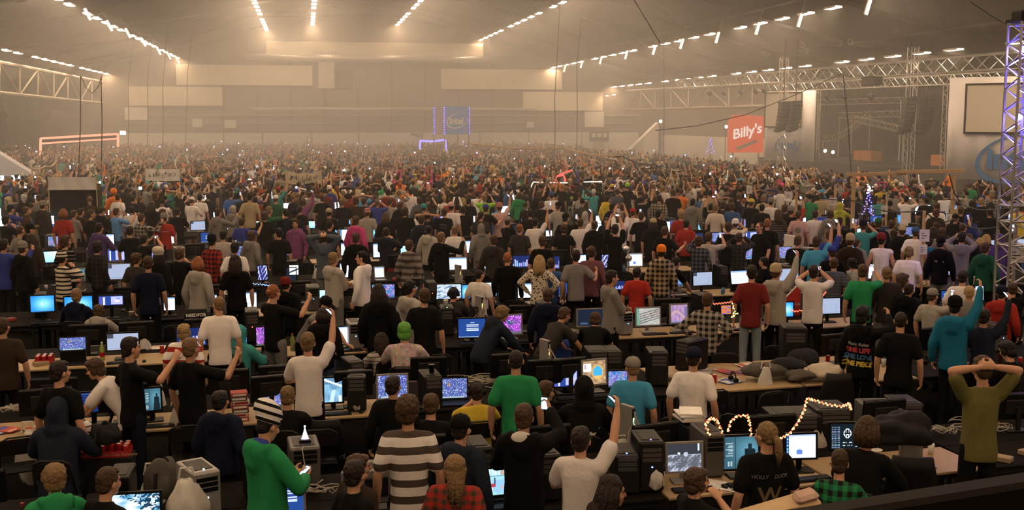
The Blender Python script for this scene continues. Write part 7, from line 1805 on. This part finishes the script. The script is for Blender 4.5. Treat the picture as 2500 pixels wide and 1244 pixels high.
garland(((1742, 742), (1770, 739), (1802, 734)), 18.9, 'red light chain above the orange screen', 26, (M_rb,), .013); garland(((1930, 756), (1942, 760), (1958, 757)), 18.6, 'short red light chain by the blue screen', 12, (M_rb,), .013); garland(((1788, 742), (1794, 760), (1786, 775), (1800, 764)), 18.4, 'green and yellow light cluster by the maroon t-shirt', 14, (M_gb, M_yb), .013); garland(((508, 698), (530, 696), (556, 694)), 22, 'string of tiny blue lights along the desk edge', 22, (M_ledb,), .011); garland(((610, 692), (640, 694), (665, 698)), 22, 'second string of tiny blue lights along the desk edge', 22, (M_ledb,), .011); garland(((1573, 690), (1582, 697), (1576, 705)), 22, 'pink lights beside the red t-shirt', 8, (M_ledr,), .016); garland(((2004, 730), (2010, 720), (2016, 712)), 19.5, 'red light chain beside the white t-shirt', 14, (M_rb,), .012)
# network switches standing on end, each with its fan of pale cables
def switch(x, y, h, label, led='a', spread=.45):
    p, k = on_desk(x, y, .737+h); z = p.z; p = Vector((p.x, p.y, .737)); o = empty('network_switch', p, AL+R(20)); hh = z-.737
    MB().bbox((-.022, -.10, hh-.44), (.022, .10, hh), .004).build('switch_case', M_silver, o); MB().box((-.020, -.106, hh-.42), (.020, -.10, hh-.02)).build('port_strip', M_black2, o); MB().bbox((-.05, -.08, 0), (.05, .08, max(.02, hh-.44)), .004).build('stand', M_black, o); MB().box((-.012, -.112, hh-.20), (.012, -.106, hh-.12)).build('display', LED[led], o); tag(o, label, 'network switch')
    rs_ = np.random.RandomState(int(x)); m = MB(); M = o.matrix_basis
    for i in range(16):
        a = M @ Vector((.0, -.11, hh-.05-.02*i)); b = a+Vector((rs_.randn()*.04, -.05, -.12)); e = Vector((p.x+rs_.uniform(-1, 1)*spread, p.y-rs_.uniform(.0, .22), .745)); m.tube([a, a+Vector((0, -.04, -.01)), b, b.lerp(e, .55)+Vector((0, 0, -.02)), e], .0055, 4)
    tag(tag(m.build('cable_fan', M_pale_cable), 'fan of pale network cables below the '+label.split(' with')[0], 'cables'), kind='stuff')
switch(1330, 828, .62, 'tall silver network switch with an amber display beside the blue chair'); switch(1170, 722, .58, 'silver network switch with an amber display in front of the white t-shirt'); switch(1118, 646, .55, 'silver network switch with an amber display behind the winter picture', 'a', .5); switch(1532, 988, .46, 'dark network switch with cables beside the turquoise-lit towers', 'g', .35)
def tangle(x, y, r, n_, label, z=.76, m=None):
    p, k = on_desk(x, y, z); rs_ = np.random.RandomState(int(x+y)); g = MB()
    for i in range(n_):
        pts = []; a0 = rs_.rand()*6; rr = rs_.uniform(.3, 1)*r; c = Vector((rs_.randn()*r*.45, rs_.randn()*.08, 0))
        for j in range(14): a = a0+j*.5; pts.append(Vector((p.x, p.y, .75))+c+Vector((math.cos(a)*rr, math.sin(a)*rr*.35, .02+.05*abs(math.sin(a*1.3+i))+.003*i)))
        g.tube(pts, .0055, 4)
    tag(g.build('cable_tangle', m or M_pale_cable), label, 'cables', kind='stuff')
tangle(1195, 925, .34, 14, 'big tangle of grey network cables behind the yellow t-shirt'); tangle(60, 1010, .30, 12, 'tangle of pale cables on the desk at the edge'); tangle(2400, 1005, .32, 10, 'white cables coiled under the olive t-shirt'); tangle(2290, 1060, .14, 8, 'coil of white cables beside the blue laptop'); tangle(110, 675, .35, 8, 'pale cables on the desk in front of the dark coat'); tangle(1395, 812, .2, 8, 'bundle of pale cables beside the blue chair'); tangle(775, 1215, .2, 6, 'loose white cables on the desk by the silver laptop'); tangle(1740, 1110, .15, 6, 'pale cables between two monitors'); tangle(880, 912, .1, 4, 'white cable loop hanging over the monitor back', 1.2)
# bags, coats, cups
def bag(x, y, r, m, label, z=.9, hang=False, floor=False, name='bag', amp=.12, at=None):
    if floor: p = at_z(x, y, r[2]*2); zz = r[2]
    else: p, k = on_desk(x, y, z); zz = .737+r[2]
    if hang: zz = z-r[2]
    if at: p = Vector(at); zz = at[2]
    v_, f_ = blob((0, 0, 0), r, amp, 3.2, int(x), 4); r8 = np.random.RandomState(int(x)); kq = r8.randn(10, 3)*np.array((9, 9, 4))/np.array(r)*.16; cr = np.sin(v_ @ (kq.T*2.2)+r8.rand(10)*6).sum(1)/10
    t8 = v_[:, 2]/r[2]
    if m is M_bag: sc8 = (1.02-.34*np.clip(t8, -1, 1.2)+.16*cr); flat = np.where(np.abs(t8) < .95, 1.0, .9); v_ = v_*np.stack([sc8, sc8, flat], 1); v_[:, 2] += .10*r[2]*cr
    else: fo = np.abs(np.sin(v_ @ (kq[:5].T*1.5)+r8.rand(5)*6)).sum(1)/5; v_ = v_*(.72+.5*fo+.35*cr)[:, None]; v_[:, 2] = np.where(v_[:, 2] < -.45*r[2], -.45*r[2]-.1*(v_[:, 2]+.45*r[2])*-1, v_[:, 2])
    o = empty(name, (p.x, p.y, zz)); MB().add(v_, f_).build('body_cloth', m, o, True)
    if name.endswith('bag') and m is M_bag: MB().tube([(-.07, 0, r[2]*.85), (-.05, .0, r[2]*1.25), (.05, 0, r[2]*1.25), (.07, 0, r[2]*.85)], .012, 5).build('bag_handle', m, o)
    elif name == 'rucksack': MB().tube([(-.04, 0, r[2]*.9), (0, .0, r[2]*1.12), (.04, 0, r[2]*.9)], .012, 5).build('carry_loop', M_black2, o); MB().tube([(-r[0]*.5, -r[1]*.9, r[2]*.6), (-r[0]*.55, -r[1]*1.15, 0), (-r[0]*.5, -r[1]*.9, -r[2]*.6)], .018, 5).build('shoulder_strap', M_black2, o)
    else: MB().tube([(r[0]*.9*math.cos(a), r[1]*.9*math.sin(a), r[2]*.35) for a in [i*.5 for i in range(8)]], .022, 6).build('collar', m, o)
    tag(o, label, 'bag' if 'bag' in name or name == 'rucksack' else 'jacket')
M_gj = mat('grey_jacket', (.085, .075, .065), .9, noise=.2, bump=.6, bscale=12); M_bj = mat('black_jacket', (.009, .008, .008), .85, noise=.3, bump=.6, bscale=10)
bag(1872, 885, (.28, .20, .13), M_gj, 'crumpled grey jacket thrown on the bare table', name='coat', z=1.0); bag(1922, 872, (.30, .18, .14), M_bj, 'black jacket heaped behind the grey one', name='coat', z=1.02); bag(1950, 905, (.20, .14, .08), M_gj, 'grey knitted sleeve hanging at the table end', name='coat', z=.92); bag(2005, 890, (.26, .2, .12), mat('cream_cloth2', (.55, .47, .36), .85, bump=.5), 'cream cloth bundle on a white paper bag', name='coat', z=.98)
bag(1962, 806, (.24, .2, .14), M_bj, 'dark rucksack lying on the big black computer cube', name='rucksack', z=1.35); q_ = at_z(257, 1066, 1.0); bag(257, 1040, (.15, .12, .15), M_bj, 'small black rucksack standing on the red drinks tray', name='rucksack', z=1.1, at=(q_.x, q_.y+.03, 1.0))
for x, y, r, lab in ((1868, 940, (.10, .06, .24), 'white plastic bag hanging from the bare table'), (1985, 945, (.17, .08, .26), 'clear white plastic bag hanging at the end of the bare table'), (1520, 1010, (.10, .07, .12), 'small white bag between the tower and the turquoise shirt'), (1600, 1215, (.08, .06, .12), 'knotted white plastic bag below the black towers'), (435, 1040, (.09, .07, .22), 'white bag hanging behind the black t-shirt'), (70, 1085, (.14, .08, .34), 'white cloth bag hanging from the edge desk'), (775, 640, (.12, .1, .26), 'white bag beside the hands-on-head person'), (345, 770, (.14, .14, .24), 'pale grey knees and blanket over a chair'), (380, 905, (.12, .1, .22), 'white plastic bag behind the glasses wearer')):
    bag(x, y+12, r, M_bag, lab, hang=True, z=1.0 if x != 70 else .8, name='plastic_bag')
bag(455, 1150, (.17, .13, .24), M_bag, 'white carrier bag with a handle beside the silver-topped tower', z=1.22, name='shopping_bag'); bag(370, 1140, (.12, .08, .28), M_bag, 'white hood-shaped pillow on a chair back', hang=True, z=1.05, name='pillow_bag'); bag(405, 1165, (.16, .11, .24), M_gj, 'dark grey rucksack standing on a chair', name='rucksack', z=1.1)
bag(2420, 1110, (.50, .3, .28), mat('spotted_quilt', (.07, .055, .04), .9, noise=.9, nscale=24, bump=.6), 'spotted fur quilt heaped at the corner', floor=True, name='blanket'); bag(2450, 1150, (.55, .3, .24), mat('grey_quilt', (.10, .09, .088), .9, noise=.2, bump=.8, bscale=9), 'grey quilted blanket heaped nearest the rail', floor=True, name='blanket'); bag(2190, 1045, (.36, .26, .20), M_bj, 'black coat draped over the big office chair', hang=True, z=1.35, name='coat')
CUP = MB().lathe([(.03, 0), (.042, .10), (.044, .105), (.040, .10), (.028, .006)], 12)
for x, y, m, lab in ((1100, 746, M_paper, 'white paper cup on the tall black tower'), (1055, 880, M_black, 'black speaker cup on the small computer tower'), (320, 756, mat('cream_cup', (.5, .42, .28)), 'cream paper cup by the dark grey window'), (660, 868, M_black2, 'grey tin beside the white t-shirt')):
    p, k = on_desk(x, y, .86 if x not in (1100, 1055) else 1.3); o = CUP.build('cup', m, None, True); tw_ = towers.get({1100: 1092, 1055: 1058}.get(x)); o.location = (p.x, p.y, .737) if tw_ is None else tw_.location+Vector((0, .2, max(v.co.z for v in tw_.children[0].data.vertices)+.006)); tag(o, lab, 'cup'); MB().lathe([(.0445, .10), (.0455, .104), (.0445, .108)], 12).build('rim', m, o)
CLB = [BT.mesh('bottle', m_, True) for m_ in (_mats['cola_bottle'], M_clear, _mats['green_drink'])]; CAPM = MB().lathe([(.016, .26), (.016, .28), (.004, .281)], 10).mesh('bottle_cap', M_red)
clutter()
# stack of striped boxes
p, k = on_desk(585, 948, 1.15); 
for i in range(7):
    o = MB().bbox((-.10, -.09, 0), (.10, .09, .05), .004).build('carton', mat('carton_%d' % (i % 3), [(.35, .06, .05), (.5, .46, .42), (.10, .07, .06)][i % 3], .7), loc=(p.x+random.uniform(-.012, .012), p.y, .737+i*.051), rot=(0, 0, AL+random.uniform(-.1, .1))); tag(o, 'small %s carton, %s in the stack beside the laptop game' % (['red', 'white', 'dark'][i % 3], ['lowest', 'second', 'third', 'fourth', 'fifth', 'sixth', 'topmost'][i]), 'box'); MB().box((-.08, -.0905, .012), (.08, -.09, .036)).build('printed_label', M_paper if i % 3 != 1 else M_red, o)
# red standing sign and mirror ball
p, k = on_desk(1938, 690, 1.35); o = empty('display_board', (p.x, p.y, .737), AL+R(-8)); tag(o, 'red triangular display board with white script behind the grey hoodie', 'sign'); MB().prism([(-.14, 0), (.14, 0), (.14, .62), (-.14, .34)], 0, .02).build('board', mat('red_board', (.45, .035, .03), .5), o); MB().prism([(-.15, .34), (.14, .63), (.14, .655), (-.15, .365)], -.004, .024).build('edge_strip', M_paper, o); t = obj('lettering', text_mesh('Coca-Cola', .062, .002, .3), o, M_paper); t.matrix_local = Matrix.Translation((0, -.006, .22)) @ Matrix.Rotation(R(90), 4, 'X')
for x, y, r, lab in ((1529, 608, .085, 'silver foil ball standing above another beside the white document'), (1535, 630, .085, 'silver foil ball under another beside the white document')):
    p = at_v(x, y, row_front(4)+.25); v_, f_ = blob((0, 0, 0), (r, r, r), .03, 9, 3, 3); o = MB().add(v_, f_).build('foil_ball', M_alu, None, True); o.location = p; tag(o, lab, 'balloon'); MB().rod((0, 0, -r), (0, 0, .74-p.z), .006, 5).build('stick', M_black, o)
# ---- prints on clothes
def back_print(d, items):
    """lettering and marks printed on the back of a garment: flat shapes pressed onto its surface"""
    sh = d['shirt']; bv = BVHTree.FromPolygons([v.co for v in sh.data.vertices], [p.vertices for p in sh.data.polygons])
    for name, me, m, x, z, sc in items:
        for v in me.vertices:
            X, Z = x+v.co.x*sc, z+v.co.y*sc; h = bv.ray_cast(Vector((X, -1, Z)), Vector((0, 1, 0))); y = h[0].y if h[0] else -.15; v.co = (X, y-.004-(.004 if v.co.z > 0 else 0), Z)
        me.update(); obj(name, me, sh, m)
def byid(i): return next(d for d in people if d['id'] == i)
P_pale = mat('pale_print', (.55, .52, .48)); P_red = mat('red_print2', (.50, .06, .08)); P_blue = mat('blue_print', (.06, .16, .32)); P_yel = mat('yellow_print', (.62, .46, .05)); P_gry = mat('grey_print', (.20, .19, .18)); P_grn = mat('green_print', (.1, .35, .12))
T_ = lambda s, sz, b=.0: text_mesh(s, sz, .002, 0, b)
back_print(byid('print'), [('lettering', text_mesh('Music Rules', .06, .002, .3), P_pale, 0, 1.27, 1), ('lettering', T_('ONE LIFE', .085, .004), P_red, 0, 1.19, 1), ('lettering', T_('ONE LOVE', .085, .004), P_blue, 0, 1.10, 1), ('lettering', T_('ONE PIECE', .085, .004), P_yel, 0, 1.01, 1)])
back_print(byid('xprint'), [('lettering', T_('X', .26, .006), P_gry, 0, 1.22, 1)])
def disc(r, ri=0, n_=20):
    k = MB(); v = [(math.cos(i*2*math.pi/n_)*q, math.sin(i*2*math.pi/n_)*q, 0) for q in (r, max(ri, .001)) for i in range(n_)]; k.add(v, [(i, (i+1) % n_, n_+(i+1) % n_, n_+i) for i in range(n_)]); return k.mesh('printed_emblem')
back_print(byid('circle'), [('printed_emblem', disc(.085, .0), P_gry, 0, 1.24, 1)])
back_print(byid('rasta'), [('printed_patch', disc(.075), P_grn, -.02, 1.30, 1), ('printed_patch', disc(.05), P_yel, .0, 1.30, 1), ('printed_patch', disc(.03), P_red, .02, 1.29, 1), ('lettering', T_('RASTA', .05), P_pale, 0, 1.19, 1)])
def who(x, y): return min(people, key=lambda d: math.hypot(d['x']-x, d['y']-y))
back_print(who(1873, 1024), [('lettering', T_('HOLLY', .045), P_gry, -.09, 1.31, 1), ('lettering', T_('DUCK', .045), P_gry, .10, 1.31, 1), ('lettering', T_('W', .20, .004), mat('bronze_print', (.14, .10, .05)), 0, 1.14, 1)])
back_print(who(1427, 914), [('printed_wing', MB().add([(-.15, -.02, 0), (-.05, .01, 0), (0, .03, 0), (.06, .02, 0), (.16, .06, 0), (.09, -.03, 0), (.02, -.06, 0), (-.06, -.035, 0)], [(0, 1, 7), (1, 2, 6, 7), (2, 3, 5, 6), (3, 4, 5)]).mesh('printed_wing'), P_pale, 0, 1.22-.46, 1)])
back_print(who(399, 520), [('lettering', T_('FireWorks', .055), P_pale, 0, 1.30, 1)]); back_print(who(1085, 506), [('lettering', T_('METAL', .07), P_gry, 0, 1.30, 1), ('lettering', T_('WORLD', .06), P_gry, 0, 1.22, 1)]); back_print(who(2298, 577), [('lettering', T_('W', .07), P_pale, -.06, 1.28, 1), ('lettering', T_('A', .05), P_pale, .08, 1.28, 1)])
d = byid('whood')
v_, f_ = blob(tuple(solve(d['key'][0])['T'](V3(0, -.115, 1.47))), (.105, .050, .075), .03, 4, 3, 3); MB().add(v_, f_).build('hood_lining', mat('white_fleece', (.62, .58, .52), .9), d['shirt'], True)
d = who(657, 995); v_, f_ = blob(tuple(solve(d['key'][0])['T'](V3(0, -.06, 1.50))), (.095, .07, .05), .03, 4, 3, 3); MB().add(v_, f_).build('hood_lining', mat('blue_lining', (.03, .05, .30), .9), d['shirt'], True)
